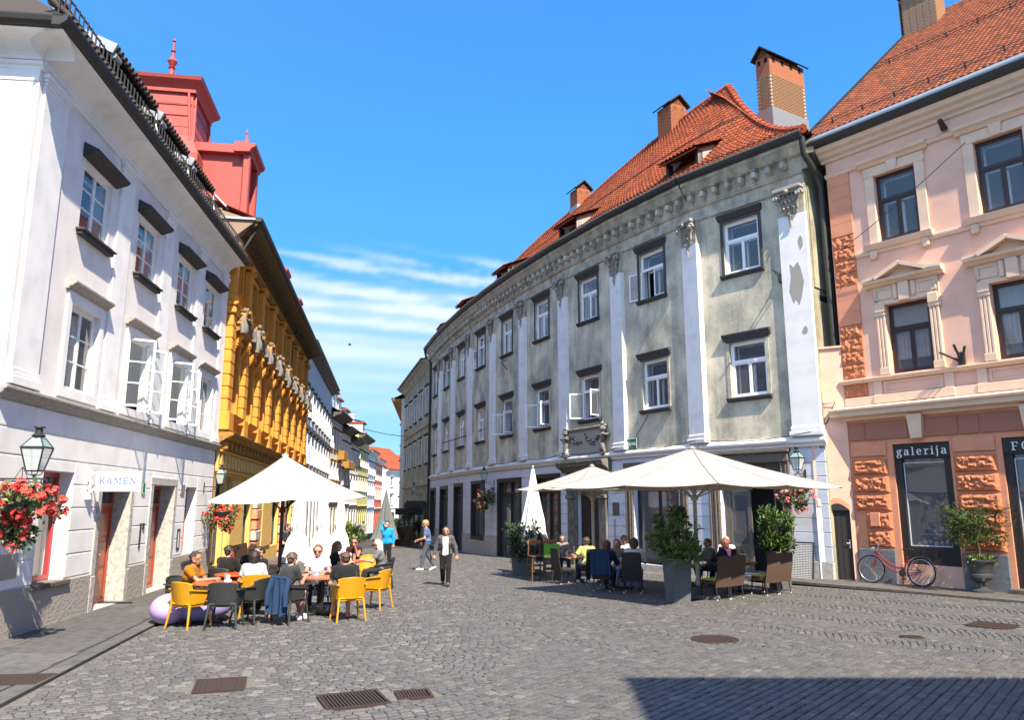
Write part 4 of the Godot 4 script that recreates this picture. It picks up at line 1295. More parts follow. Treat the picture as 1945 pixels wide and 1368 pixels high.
func far_left_houses() -> void:
	var a9 := deg_to_rad(-9.0)
	var p := Vector3(-13.62, 0, -49.4)
	var q := p + Vector3(sin(a9), 0, -cos(a9)) * 23.5
	simple_house("pale_house", "long pale white house with dark hoods beyond the yellow house", p, q, {"eave": 12.9, "floors": [[5.0, 6.9], [8.2, 10.0]], "n": 9, "wall": "white_plaster", "trim": "white_trim", "hood": "stone_dark", "street": -0.8, "shop": 2.9, "bands": [3.9, 7.4], "roof": "tile_dark", "rise": 2.0, "soffit": "oak_grey"})
	var a4 := deg_to_rad(-4.0)
	var d := Vector3(sin(a4), 0, -cos(a4))
	var specs := [
		["cream_house", "cream house with a white wide dormer and ochre oriel in the far street", 7.5, {"eave": 10.9, "floors": [[4.6, 6.2], [7.6, 9.3]], "n": 4, "wall": "cream_plaster", "trim": "white_trim", "hood": "ochre_dark", "dormers": [[2.2, 3.2, 2.2], [5.6, 2.0, 1.8]], "bay": [[4.6, 7.0, 6.6, 7.5, "ochre_dark"]], "out": 1.0, "soffit": "oak_grey", "rise": 2.6}],
		["white_narrow_house", "narrow white house with a red dormer in the far street", 6.5, {"eave": 10.2, "floors": [[4.2, 5.8], [7.0, 8.6]], "n": 3, "wall": "white_plaster", "trim": "white_trim", "hood": "stone_dark", "dormers": [[3.2, 2.6, 2.0]], "bay": [[0.6, 5.6, 5.9, 6.7, "ochre_dark"]], "out": 0.9, "soffit": "oak_grey", "rise": 2.6}],
		["white_tall_house", "white house with round dark vent dots and a zinc chimney in the far street", 7.0, {"eave": 9.6, "floors": [[3.8, 5.3], [6.6, 8.2]], "n": 3, "wall": "white_trim", "trim": "white_trim", "hood": "stone_dark", "chimneys": [[4.0, -1.5, 13.0]], "chimney_m": "white_trim", "out": 0.9, "soffit": "oak_grey", "rise": 2.4}],
		["green_house", "pale yellow-green house with many windows in the far street", 10.5, {"eave": 10.6, "floors": [[3.8, 5.4], [6.8, 8.6]], "n": 5, "wall": "lime_wall", "trim": "ochre_pale", "hood": "stone_dark", "dormers": [[5.0, 2.4, 1.8]], "chimneys": [[8.0, -2.0, 13.8]], "chimney_m": "white_trim", "out": 0.8, "soffit": "oak_grey", "rise": 2.4}],
		["white_far_house", "white house between the green and the coral one in the far street", 9.0, {"eave": 9.4, "floors": [[3.4, 5.0], [6.2, 7.8]], "n": 4, "wall": "white_plaster", "trim": "white_trim", "hood": "stone_dark", "rise": 3.0}],
		["coral_house", "coral-red house at the far end of the street", 11.0, {"eave": 8.8, "floors": [[3.0, 4.6], [5.8, 7.4]], "n": 4, "wall": "coral_wall", "trim": "white_trim", "rise": 3.4, "chimneys": [[6.0, -2.5, 13.0]]}]]
	mat("lime_wall", lin(0.58, 0.58, 0.24), 0.9)
	mat("coral_wall", lin(0.62, 0.16, 0.10), 0.9)
	p = q
	for s in specs:
		q = p + d * s[2]
		s[3].street = gy(p.z) - 0.3
		s[3].shop = gy(p.z) + 2.9
		s[3].bands = [gy(p.z) + 3.3]
		simple_house(s[0], s[1], p, q, s[3])
		p = q
	# the house that closes the street, its front towards the viewer
	simple_house("closing_house", "white house with a steep red roof and red chimney closing the street", Vector3(-33.0, 0, -168), Vector3(-20.0, 0, -172), {"eave": 8.6, "floors": [[1.6, 3.2], [5.0, 6.8]], "n": 4, "wall": "white_trim", "trim": "white_trim", "rise": 4.6, "street": -2.8, "shop": 0.4, "bands": [1.0], "base": -5.0, "chimneys": [[9.6, -2.0, 14.2]]})
	simple_house("red_roofed_house", "small white house with a red hipped roof right of the coral house", Vector3(-21.6, 0, -131), Vector3(-18.4, 0, -140), {"eave": 8.0, "floors": [[2.2, 3.8], [5.2, 6.8]], "n": 2, "wall": "white_plaster", "trim": "white_trim", "rise": 4.2, "street": -2.5, "shop": 0.8, "bands": [1.4], "base": -4.0})

func far_right_houses() -> void:
	# continues the line of the grey building
	var q := Vector3(-6.23, 0, -57.8)
	var a := deg_to_rad(-14.5)
	var p := q + Vector3(sin(a), 0, -cos(a)) * 17.0
	simple_house("far_grey_house", "grey-brown house with dark windows just beyond the long grey building", p, q, {"eave": 13.2, "floors": [[5.4, 7.3], [9.2, 11.2]], "n": 5, "wall": "far_grey", "trim": "grey_trim", "hood": "stone_dark", "street": -1.2, "shop": 2.4, "bands": [3.6, 8.2], "rise": 2.6, "paint": "dull_paint", "base": -3.0, "out": 0.7})
	var q2 := p + Vector3(0.2, 0, -0.3)
	a = deg_to_rad(-7.0)
	var p2 := q2 + Vector3(sin(a), 0, -cos(a)) * 26.0
	simple_house("cream_far_house", "ochre-cream house with a green copper roof at the far right of the street", p2, q2 + Vector3(-0.6, 0, 0.0), {"eave": 12.4, "floors": [[4.4, 6.2], [8.0, 9.8]], "n": 7, "wall": "cream_plaster", "trim": "ochre_dark", "street": -1.8, "shop": 1.8, "bands": [2.8], "rise": 2.6, "roof": "copper", "base": -3.5, "out": 0.9, "soffit": "ochre_dark"})

func house_behind() -> void:                                # stands behind the viewer at the right and throws the shadow in the near corner
	simple_house("house_behind", "tall plain town house behind the viewer, known by its shadow on the cobbles", Vector3(30.0, 0, -0.85), Vector3(5.95, 0, -0.85), {"eave": 12.3, "floors": [[4.8, 6.6], [8.4, 10.2]], "n": 8, "wall": "cream_plaster", "trim": "white_trim", "street": 0.05, "shop": 3.0, "bands": [3.8], "rise": 0.6, "base": -0.5, "out": 0.05})

const GREY := [Vector3(9.3, 0, -23.4), Vector3(6.545, 0, -26.57), Vector3(4.331, 0, -30.139), Vector3(2.359, 0, -33.847), Vector3(0.579, 0, -37.651), Vector3(-1.036, 0, -41.529), Vector3(-2.503, 0, -45.464), Vector3(-3.835, 0, -49.447), Vector3(-5.04, 0, -53.471), Vector3(-6.127, 0, -57.527)]

func grey_at(a: float, inward: float, y := 0.0) -> Vector3:    # a metres along the front from its near corner, inward metres behind it
	var k := clampi(int(floor(a / 4.2)), 0, 8)
	var d: Vector3 = (GREY[k + 1] - GREY[k]).normalized()
	var f := a / 4.2 - k
	var d2: Vector3 = d
	if f > 0.5 and k < 8: d2 = d.lerp((GREY[k + 2] - GREY[k + 1]).normalized(), f - 0.5)
	elif f < 0.5 and k > 0: d2 = d.lerp((GREY[k] - GREY[k - 1]).normalized(), 0.5 - f)
	var n := Vector3(-d2.z, 0, d2.x).normalized()
	return GREY[k] + d * (a - k * 4.2) + n * inward + Vector3(0, y, 0)

func capital_mesh() -> ArrayMesh:                             # a weathered composite capital with a pendant of leaves
	var b := MB.new()
	b.bev(Vector3(-0.5, 0.86, 0), Vector3(0.5, 0.98, 0.26), 0.02)
	b.bev(Vector3(-0.46, 0.78, 0), Vector3(0.46, 0.86, 0.2), 0.03)
	for s in [-1.0, 1.0]:
		for q in 9:
			var a := q * 0.75
			var r := 0.15 - 0.013 * q
			b.ball(Vector3(s * 0.40 + cos(a) * r * 0.8, 0.68 + sin(a) * r * 0.8, 0.14 + 0.012 * q), Vector3(0.055, 0.055, 0.06), 6)
		b.tube([Vector3(s * 0.40, 0.56, 0.12), Vector3(s * 0.30, 0.42, 0.10), Vector3(s * 0.30, 0.22, 0.09)], 0.06, 6, 0.03)
	for row in 4:                                          # tiers of curled leaves that narrow to a point
		var n: int = [5, 4, 3, 1][row]
		for i in n:
			var x := lerpf(-0.36, 0.36, (i + 0.5) / n) * (1.0 - row * 0.16)
			var y := 0.70 - row * 0.21
			b.tube([Vector3(x, y - 0.20, 0.02), Vector3(x, y - 0.06, 0.07), Vector3(x * 1.04, y + 0.03, 0.13), Vector3(x * 1.05, y - 0.02, 0.17)], 0.055 - row * 0.004, 6, 0.03)
			b.tube([Vector3(x - 0.05, y - 0.16, 0.02), Vector3(x - 0.06, y - 0.02, 0.08)], 0.03, 5, 0.018)
			b.tube([Vector3(x + 0.05, y - 0.16, 0.02), Vector3(x + 0.06, y - 0.02, 0.08)], 0.03, 5, 0.018)
	b.ball(Vector3(0, 0.82, 0.22), Vector3(0.1, 0.1, 0.08), 8)
	b.tube([Vector3(0, -0.15, 0.07), Vector3(0, -0.38, 0.04)], 0.06, 6, 0.015)
	return b.mesh()

func grey_house() -> void:
	var H := house("grey_palace", "long weathered grey building curving along the right, white pilasters, red tiled roof", Transform3D(Basis.IDENTITY, GREY[0]))
	var o0: Vector3 = GREY[0]
	var wall := MB.new()
	var low := MB.new()
	var courses := MB.new()
	var corn := MB.new()
	var frieze := MB.new()
	var inner := MB.new()
	var gutter := MB.new()
	var lit := MB.new()
	var back := MB.new()
	var cap := capital_mesh()
	var mod := MB.new()
	mod.bev(Vector3(-0.085, -0.12, 0), Vector3(0.085, 0.13, 0.28), 0.03)
	mod.bev(Vector3(-0.11, 0.13, 0), Vector3(0.11, 0.17, 0.31), 0.015)
	mod.tube([Vector3(-0.075, -0.08, 0.2), Vector3(0.075, -0.08, 0.2)], 0.05, 7)
	var modm := mod.mesh()
	# shop openings per bay in wall coordinates (x from the left end of the bay)
	var shop := [[0.72, 3.0, 0.05, 3.55], [0.62, 3.1, 0.05, 3.55], [0.9, 2.55, -0.4, 2.75], [1.45, 3.6, -0.5, 3.5], [0.85, 3.8, -0.6, 3.44], [0.5, 2.75, 0.35, 3.44], [0.65, 2.6, -0.7, 3.38], [0.5, 2.8, 0.2, 3.32], [0.6, 2.7, 0.1, 3.28]]
	var base := {"w": 1.38, "h": 1.88, "paint": "white_paint", "deep": 0.10, "border": 0.075, "transom": 0.64, "rows": [], "leaf_w": 0.05, "inner": "dull_paint"}
	var shut := window_model(base)
	var left_open := window_model(base.merged({"open_left": 165.0}, true))
	var both := window_model(base.merged({"open_left": 118.0, "open_right": 105.0, "paint": "white_paint"}, true))
	var drawn := window_model(base.merged({"curtain": {"rects": [[-0.6, -0.03, 0.1, 1.15], [0.05, 0.6, 0.1, 1.15], [-0.6, 0.6, 1.2, 1.8]], "at": 0.08}}, true))
	var kind_up := [shut, left_open, shut, shut, shut, left_open, drawn, left_open, shut]
	var kind_low := [shut, shut, both, both, both, drawn, drawn, drawn, drawn]
	for k in 9:
		var F := along(GREY[k + 1], GREY[k])
		F.origin -= o0
		var W := 4.2
		var x1 := W + (0.28 if k == 0 else 0.0)
		for b in [wall, low, courses, corn, frieze, inner, gutter, lit, back]: b.t = F
		var cx := 2.05 if k < 6 else 2.1
		var holes := [[cx - 0.69, cx + 0.69, 10.06, 11.94], [cx - 0.69, cx + 0.69, 5.76, 7.64]]
		wall.wall(0, x1, 4.3, 13.6, 0, holes, 0.16)
		var g: Array = shop[k]
		low.wall(0, x1, -2.2, 4.12, -0.03, [g], 0.3)
		var y := 0.55
		while y < 3.9:
			var y1 := minf(y + 0.42, 3.98)
			var cuts := [0.0, x1]
			if y < g[3]: cuts = [0.0, g[0], g[1], x1]
			for i in range(0, cuts.size(), 2): courses.bev(Vector3(cuts[i] + (0 if i == 0 else 0.002), y + 0.008, -0.06), Vector3(cuts[i + 1] - 0.001, y1 - 0.008, 0.0), 0.012)
			if y < g[3] and y1 > g[3] + 0.05: courses.bev(Vector3(g[0] + 0.001, g[3] + 0.002, -0.06), Vector3(g[1] - 0.001, y1 - 0.008, -0.001), 0.01)
			y += 0.42
		corn.mould([Vector2(0, 3.985), Vector2(0.05, 3.99), Vector2(0.06, 4.06), Vector2(0.11, 4.10), Vector2(0.16, 4.13), Vector2(0.17, 4.19), Vector2(0.02, 4.30), Vector2(0.0, 4.31)], 0, x1 + (0.1 if k == 0 else 0.0), k == 0)
		frieze.mould([Vector2(0, 12.36), Vector2(0.06, 12.38), Vector2(0.07, 12.46), Vector2(0.03, 12.5), Vector2(0.03, 12.82), Vector2(0.1, 12.86), Vector2(0.12, 12.94)], 0, x1, k == 0)
		frieze.mould([Vector2(0.02, 12.93), Vector2(0.13, 12.93), Vector2(0.15, 13.36), Vector2(0.30, 13.42), Vector2(0.44, 13.62), Vector2(0.50, 13.66), Vector2(0.50, 13.78), Vector2(0.0, 13.9)], -0.02, x1 + (0.2 if k == 0 else 0.0), k == 0)
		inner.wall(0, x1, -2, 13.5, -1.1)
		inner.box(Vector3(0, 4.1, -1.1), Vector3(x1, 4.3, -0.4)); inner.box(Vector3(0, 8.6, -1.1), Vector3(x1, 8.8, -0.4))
		gutter.mould([Vector2(0.42, 13.78), Vector2(0.56, 13.78), Vector2(0.66, 13.83), Vector2(0.70, 13.93), Vector2(0.69, 13.96), Vector2(0.42, 13.97)], -0.03, x1 + (0.3 if k == 0 else 0.03), k == 0)
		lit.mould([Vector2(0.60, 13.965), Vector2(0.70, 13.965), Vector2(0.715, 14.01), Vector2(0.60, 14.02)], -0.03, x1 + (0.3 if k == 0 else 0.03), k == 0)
		# modillions
		for i in 8:
			var m := put("modillion", modm, "grey_trim", H)
			m.transform = F * Transform3D(Basis.IDENTITY, Vector3(0.26 + i * 0.525, 13.18, 0.14))
		# windows with hood and sill
		for j in 2:
			var yy: float = 10.06 if j == 0 else 5.76
			var src: MeshInstance3D = (kind_up if j == 0 else kind_low)[k]
			var w := copy_part(src, H, F * xf(Vector3(cx, yy, 0)))
			var b := MB.new()
			if j == 0: b.mould([Vector2(0, 1.99), Vector2(0.06, 2.0), Vector2(0.1, 2.06), Vector2(0.17, 2.14), Vector2(0.18, 2.19), Vector2(0, 2.24)], -0.86, 0.86)
			else: b.mould([Vector2(0, 1.97), Vector2(0.05, 1.98), Vector2(0.08, 2.04), Vector2(0.15, 2.12), Vector2(0.16, 2.18), Vector2(0, 2.21)], -0.9, 0.9)
			b.box(Vector3(-0.80, 1.89, 0.001), Vector3(0.80, 1.99, 0.035))
			put("hood", b, "stone_dark", w)
			b = MB.new()
			b.mould([Vector2(0, -0.15), Vector2(0.06, -0.14), Vector2(0.14, -0.06), Vector2(0.14, -0.01), Vector2(0, 0)], -0.83, 0.83)
			put("sill", b, "stone_dark", w)
			b = MB.new()
			b.box(Vector3(-0.80, 0.0, 0.001), Vector3(-0.69, 1.89, 0.03))
			put("jamb", b, "stone_dark" if j == 0 else "grey_trim", w)
			b = MB.new()
			b.box(Vector3(0.69, 0.0, 0.001), Vector3(0.80, 1.89, 0.03))
			put("jamb", b, "stone_dark" if j == 0 else "grey_trim", w)
		# pilaster at the right end of the bay, and its capital
		var pb := MB.new()
		var hw := 0.40 if k > 0 else 0.47
		var px := W if k > 0 else W - 0.20
		pb.t = F * Transform3D(Basis(Vector3.UP, deg_to_rad(-3.0 if k > 1 else (-5.0 if k == 1 else 0.0))), Vector3(px, 0, 0.015))
		pb.box(Vector3(-hw, 4.62, -0.1), Vector3(hw, 11.5, 0.11)); pb.bev(Vector3(-hw - 0.07, 4.31, -0.1), Vector3(hw + 0.07, 4.46, 0.19), 0.02); pb.bev(Vector3(-hw - 0.04, 4.46, -0.1), Vector3(hw + 0.04, 4.62, 0.15), 0.03)
		put("pilaster", pb, "grey_pilaster", H)
		pb = MB.new()
		pb.t = F * Transform3D(Basis(Vector3.UP, deg_to_rad(-3.0 if k > 1 else (-5.0 if k == 1 else 0.0))), Vector3(px, 0, 0.015))
		pb.box(Vector3(-hw + 0.002, 11.502, -0.1), Vector3(hw - 0.002, 12.4, 0.112))
		put("pilaster_head", pb, "grey_trim", H)
		var c := put("capital", cap, "stucco_ornament", H)
		c.transform = pb.t * Transform3D(Basis.IDENTITY.scaled(Vector3(hw * 2.1, 1.0, 1.0)), Vector3(0, 11.42, 0.11))
		# shop fronts
		grey_shop(H, F, k, g)
	put("wall", wall, "grey_plaster", H)
	put("lower_wall", low, "shade_blue_plaster", H)
	put("rusticated_courses", courses, "shade_blue_plaster", H)
	put("string_course", corn, "grey_pilaster", H)
	put("frieze", frieze, "grey_trim", H)
	put("inner_wall", inner, "unlit_dark", H)
	put("gutter", gutter, "gutter", H)
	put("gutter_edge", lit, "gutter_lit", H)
	shut.free(); left_open.free(); both.free(); drawn.free()
	# end wall towards the pink house, and back
	var F0 := along(GREY[1], GREY[0])
	F0.origin -= o0
	var b := MB.new()
	b.t = F0
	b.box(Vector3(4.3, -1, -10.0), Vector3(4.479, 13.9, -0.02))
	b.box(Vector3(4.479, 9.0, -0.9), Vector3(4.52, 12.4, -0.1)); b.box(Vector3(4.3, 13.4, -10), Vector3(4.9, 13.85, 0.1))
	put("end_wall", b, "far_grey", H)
	b = MB.new()
	for k in 9:
		var p := grey_at(k * 4.2, 10.0) - o0
		var q := grey_at((k + 1) * 4.2 - 0.01, 10.0) - o0
		b.quad(p + Vector3(0, -2, 0), q + Vector3(0, -2, 0), q + Vector3(0, 14, 0), p + Vector3(0, 14, 0))
	var e1 := GREY[9] - o0
	var e2 := grey_at(37.7, 10.0) - o0
	b.quad(e2 + Vector3(0, -2, 0), e1 + Vector3(0, -2, 0), e1 + Vector3(0, 14, 0), e2 + Vector3(0, 14, 0))
	put("back_wall", b, "far_grey", H)
	# plinth stones
	b = MB.new()
	for k in 9:
		b.t = along(GREY[k + 1], GREY[k]); b.t.origin -= o0
		var g: Array = shop[k]
		var x1 := 4.2 + (0.28 if k == 0 else 0.0)
		b.bev(Vector3(0.001, -1.5, -0.1), Vector3(g[0] - 0.13, 0.55, 0.04), 0.01); b.bev(Vector3(g[1] + 0.13, -1.5, -0.1), Vector3(x1, 0.55, 0.04), 0.01)
		if g[2] > 0.02: b.bev(Vector3(g[0] - 0.13, -1.5, -0.1), Vector3(g[1] + 0.13, g[2], 0.04), 0.01)
	put("plinth", b, "stone_pale", H)
	# patches of fallen render near the corner
	b = MB.new()
	b.t = F0
	var r := RandomNumberGenerator.new()
	r.seed = 21
	for e in [[4.0, 9.2, 0.26, 1.7], [3.55, 5.6, 0.3, 1.1], [4.2, 7.6, 0.1, 0.3], [3.45, 4.75, 0.28, 0.35], [4.25, 10.5, 0.1, 0.5]]:
		var pts := []
		for i in 11:
			var t := TAU * i / 11
			pts.append(Vector3(e[0] + cos(t) * e[2] * r.randf_range(0.55, 1.1), e[1] + sin(t) * e[3] * 0.5 * r.randf_range(0.6, 1.1), 0.131 if e[0] > 3.65 else 0.006))
		for i in 11: b.tri(Vector3(e[0], e[1], 0.131 if e[0] > 3.65 else 0.006), pts[i], pts[(i + 1) % 11])
	put("bare_patch", b, "stucco_ornament", H)
	# iron bracket on the wall and its neighbours
	b = MB.new()
	b.t = F0
	b.bev(Vector3(3.38, 9.35, 0.0), Vector3(3.62, 9.62, 0.12), 0.02); b.tube([Vector3(3.5, 9.6, 0.1), Vector3(3.55, 9.62, 0.75)], 0.025, 6); b.tube([Vector3(3.5, 9.3, 0.05), Vector3(3.55, 9.62, 0.6)], 0.018, 6)
	b.t = along(GREY[5], GREY[4]); b.t.origin -= o0
	b.tube([Vector3(2.0, 9.75, 0), Vector3(2.0, 9.6, 0.35), Vector3(2.0, 9.25, 0.0)], 0.03, 6)
	put("iron_bracket", b, "stone_dark", H)
	# rain pipe where the front ends at the far side, and one at the near corner
	b = MB.new()
	b.t = along(GREY[9], GREY[8]); b.t.origin -= o0
	b.tube([Vector3(0.1, 13.8, 0.6), Vector3(0.12, 13.3, 0.5), Vector3(0.15, 12.9, 0.14), Vector3(0.15, -1, 0.14)], 0.09, 8)
	b.t = F0
	b.tube([Vector3(4.72, 13.85, 0.45), Vector3(4.72, 13.3, 0.4), Vector3(4.8, 12.8, -0.1), Vector3(4.8, 12.3, -0.4), Vector3(4.8, 4, -0.5)], 0.1, 8)
	put("downpipe", b, "gutter", H)
	# cables slung along the string course
	b = MB.new()
	for k in range(0, 5):
		b.t = along(GREY[k + 1], GREY[k]); b.t.origin -= o0
		var pts := []
		for i in 9: pts.append(Vector3(i * 0.525, 4.42 - 0.16 * sin(PI * i / 8.0), 0.2))
		b.tube(pts, 0.014, 4)
	b.t = along(GREY[2], GREY[1]); b.t.origin -= o0
	b.tube([Vector3(0.5, 4.4, 0.03), Vector3(1.6, 5.55, 0.03)], 0.012, 4)
	put("cable", b, "wire", H)
	grey_roof(H, o0)

func grey_shop(H: Node3D, F: Transform3D, k: int, g: Array) -> void:
	var b := MB.new()
	b.t = F
	var zin := -0.24
	if k == 0:                                              # tall brown door case with a glazed leaf, one side open
		for e in [[g[0] - 0.42, g[0]], [g[1], g[1] + 0.3]]:
			for i in 4: b.bev(Vector3(lerpf(e[0], e[1], i / 4.0), -0.2, -0.2), Vector3(lerpf(e[0], e[1], (i + 0.86) / 4.0), 3.75, 0.10 - 0.02 * (i % 2)), 0.02)
		b.bev(Vector3(g[0] - 0.42, 3.55, -0.2), Vector3(g[1] + 0.3, 3.85, 0.13), 0.02)
		b.bev(Vector3(g[0] - 0.5, 3.85, -0.2), Vector3(g[1] + 0.36, 3.96, 0.2), 0.02)
		put("door_case", b, "stone_brown", H)
		b = MB.new()
		b.t = F
		b.frame(g[0], g[1], 0.0, 3.55, 0.12, -0.3, -0.2)
		b.box(Vector3(g[0] + 0.12, 2.9, -0.3), Vector3(g[1] - 0.12, 3.0, -0.2))
		b.frame(g[0] + 0.12, g[0] + 1.0, 0.12, 2.9, 0.13, -0.27, -0.21)
		b.box(Vector3(g[0] + 0.25, 0.25, -0.26), Vector3(g[0] + 0.87, 0.85, -0.22)); b.bev(Vector3(g[0] + 0.33, 0.33, -0.225), Vector3(g[0] + 0.79, 0.77, -0.2), 0.015); b.box(Vector3(g[0] + 0.25, 0.85, -0.27), Vector3(g[0] + 0.87, 0.95, -0.21))
		b.box(Vector3(g[1] - 0.42, 0.12, -1.0), Vector3(g[1] - 0.36, 2.9, -0.2))
		var dr := put("door", b, "oak_grey", H)
		var gl := MB.new(); gl.t = F
		gl.quad(Vector3(g[0] + 0.25, 0.95, -0.24), Vector3(g[0] + 0.87, 0.95, -0.24), Vector3(g[0] + 0.87, 2.77, -0.24), Vector3(g[0] + 0.25, 2.77, -0.24))
		gl.quad(Vector3(g[0] + 0.12, 3.0, -0.25), Vector3(g[1] - 0.12, 3.0, -0.25), Vector3(g[1] - 0.12, 3.43, -0.25), Vector3(g[0] + 0.12, 3.43, -0.25))
		put("pane", gl, "glass_shop", dr)
	elif k == 1:                                            # cafe window between brown fluted jambs
		for e in [[g[0] - 0.4, g[0]], [g[1], g[1] + 0.42]]:
			for i in 4: b.bev(Vector3(lerpf(e[0], e[1], i / 4.0), -0.2, -0.2), Vector3(lerpf(e[0], e[1], (i + 0.86) / 4.0), 3.6, 0.10 - 0.02 * (i % 2)), 0.02)
		b.bev(Vector3(g[0] - 0.45, 3.55, -0.2), Vector3(g[1] + 0.46, 3.8, 0.14), 0.02)
		put("window_case", b, "stone_brown", H)
		b = MB.new(); b.t = F
		b.frame(g[0], g[1], 0.1, 3.55, 0.09, -0.3, -0.2); b.box(Vector3(g[0] + 1.15, 0.2, -0.29), Vector3(g[0] + 1.25, 3.45, -0.21)); b.box(Vector3(g[0] + 0.09, 2.75, -0.29), Vector3(g[1] - 0.09, 2.83, -0.21))
		var wn := put("shop_window", b, "black_paint", H)
		var gl := MB.new(); gl.t = F
		gl.quad(Vector3(g[0] + 0.09, 0.19, -0.25), Vector3(g[1] - 0.09, 0.19, -0.25), Vector3(g[1] - 0.09, 3.46, -0.25), Vector3(g[0] + 0.09, 3.46, -0.25))
		put("pane", gl, "glass_shop", wn)
		b = MB.new(); b.t = F
		b.box(Vector3(g[0] + 0.3, 1.5, -0.9), Vector3(g[0] + 0.6, 2.0, -0.88)); b.box(Vector3(g[0] + 0.8, 1.3, -0.9), Vector3(g[0] + 1.0, 1.7, -0.88)); b.bev(Vector3(g[0] + 0.1, 2.1, -0.7), Vector3(g[0] + 1.1, 2.7, -0.6), 0.05)
		put("poster", b, "paper", wn)
	elif k == 2:                                            # stone portal with pilasters and an entablature
		for e in [[g[0] - 0.62, g[0] - 0.12], [g[1] + 0.12, g[1] + 0.62]]:
			b.bev(Vector3(e[0], -0.6, 0), Vector3(e[1], 2.45, 0.12), 0.02); b.bev(Vector3(e[0] - 0.05, 2.45, 0), Vector3(e[1] + 0.05, 2.62, 0.2), 0.03)
			b.bev(Vector3(e[0], 2.62, 0), Vector3(e[1], 3.55, 0.17), 0.03)
			for i in 3: b.bev(Vector3(e[0] + 0.06 + i * 0.14, 2.75, 0.15), Vector3(e[0] + 0.15 + i * 0.14, 3.4, 0.2), 0.02)
		b.bev(Vector3(g[0] - 0.12, -0.6, -0.1), Vector3(g[0], 2.75, 0.06), 0.02); b.bev(Vector3(g[1], -0.6, -0.1), Vector3(g[1] + 0.12, 2.75, 0.06), 0.02)
		b.bev(Vector3(g[0] - 0.12, 2.751, -0.1), Vector3(g[1] + 0.12, 3.55, 0.061), 0.02)
		b.mould([Vector2(0, 3.55), Vector2(0.18, 3.56), Vector2(0.22, 3.66), Vector2(0.36, 3.76), Vector2(0.46, 3.80), Vector2(0.48, 3.9), Vector2(0.52, 3.94), Vector2(0.52, 4.0), Vector2(0, 4.08)], g[0] - 0.95, g[1] + 0.95)
		put("portal", b, "stone_dark_warm" if M.has("stone_dark_warm") else "stucco_ornament", H)
		b = MB.new(); b.t = F                                   # the carved panel above it, two urn-topped volutes and a garland
		b.bev(Vector3(g[0] - 0.55, 4.35, 0), Vector3(g[1] + 0.55, 5.3, 0.07), 0.02)
		b.bev(Vector3(g[0] - 0.75, 5.36, 0), Vector3(g[1] + 0.75, 5.44, 0.16), 0.02)
		put("carved_panel", b, "stucco_ornament", H)
		b = MB.new(); b.t = F
		for s in [-1.0, 1.0]:
			var x: float = (g[0] + g[1]) / 2 + s * 1.42
			for q in 10:
				var a := q * 0.62
				b.ball(Vector3(x + s * cos(a) * (0.17 - 0.012 * q), 4.32 + sin(a) * (0.17 - 0.012 * q), 0.2), Vector3(0.07, 0.07, 0.09), 6)
			b.tube([Vector3(x + s * 0.06, 4.45, 0.18), Vector3(x - s * 0.1, 4.75, 0.2), Vector3(x + s * 0.05, 5.0, 0.18)], 0.1, 7, 0.13)
			b.bev(Vector3(x - 0.3, 4.98, 0), Vector3(x + 0.3, 5.06, 0.3), 0.02)
			b.lathe([Vector2(0.1, 5.06), Vector2(0.06, 5.12), Vector2(0.15, 5.25), Vector2(0.13, 5.36), Vector2(0.05, 5.4), Vector2(0.10, 5.46), Vector2(0.04, 5.55), Vector2(0.001, 5.66)], 9, Vector3(x, 0, 0.16))
		put("volute", b, "statue_stone", H)
		b = MB.new(); b.t = F
		var r := RandomNumberGenerator.new(); r.seed = 3
		for i in 46:
			var u := r.randf()
			b.ball(Vector3(g[0] - 0.3 + u * (g[1] - g[0] + 0.6), 5.1 - 0.32 * absf(sin(u * TAU)) + r.randf_range(-0.1, 0.1), 0.1), Vector3(0.07, 0.05, 0.06) * r.randf_range(0.6, 1.3), 6)
		put("garland", b, "stone_brown", H)
		b = MB.new(); b.t = F
		b.box(Vector3(g[0], -0.6, -0.3), Vector3((g[0] + g[1]) / 2 - 0.01, 2.75, -0.2)); b.box(Vector3((g[0] + g[1]) / 2 + 0.01, -0.6, -0.3), Vector3(g[1], 2.75, -0.2))
		for e in [[g[0] + 0.12, (g[0] + g[1]) / 2 - 0.12], [(g[0] + g[1]) / 2 + 0.12, g[1] - 0.12]]:
			for p in [[0.1, 0.8], [0.95, 1.8], [1.95, 2.6]]: b.bev(Vector3(e[0], p[0], -0.21), Vector3(e[1], p[1], -0.17), 0.02)
		put("door", b, "black_wood", H)
	else:                                                   # dark framed shop fronts
		b.frame(g[0] - 0.12, g[1] + 0.12, g[2] - 0.1, g[3] + 0.1, 0.2, -0.28, 0.05)
		if k in [4, 3]: b.box(Vector3((g[0] + g[1]) / 2 - 0.06, g[2], -0.26), Vector3((g[0] + g[1]) / 2 + 0.06, g[3], -0.1))
		b.box(Vector3(g[0] + 0.08, 2.7, -0.26), Vector3(g[1] - 0.08, 2.8, -0.12))
		if k in [6]: b.box(Vector3(g[0] + 0.5, g[2], -0.4), Vector3(g[0] + 0.62, 2.7, -0.2))
		var wn := put("shop_front", b, "black_wood", H)
		var gl := MB.new(); gl.t = F
		gl.quad(Vector3(g[0] + 0.08, g[2] + 0.1, -0.2), Vector3(g[1] - 0.08, g[2] + 0.1, -0.2), Vector3(g[1] - 0.08, 2.7, -0.2), Vector3(g[0] + 0.08, 2.7, -0.2))
		gl.quad(Vector3(g[0] + 0.08, 2.8, -0.2), Vector3(g[1] - 0.08, 2.8, -0.2), Vector3(g[1] - 0.08, g[3] - 0.1, -0.2), Vector3(g[0] + 0.08, g[3] - 0.1, -0.2))
		put("pane", gl, "glass_shop", wn)
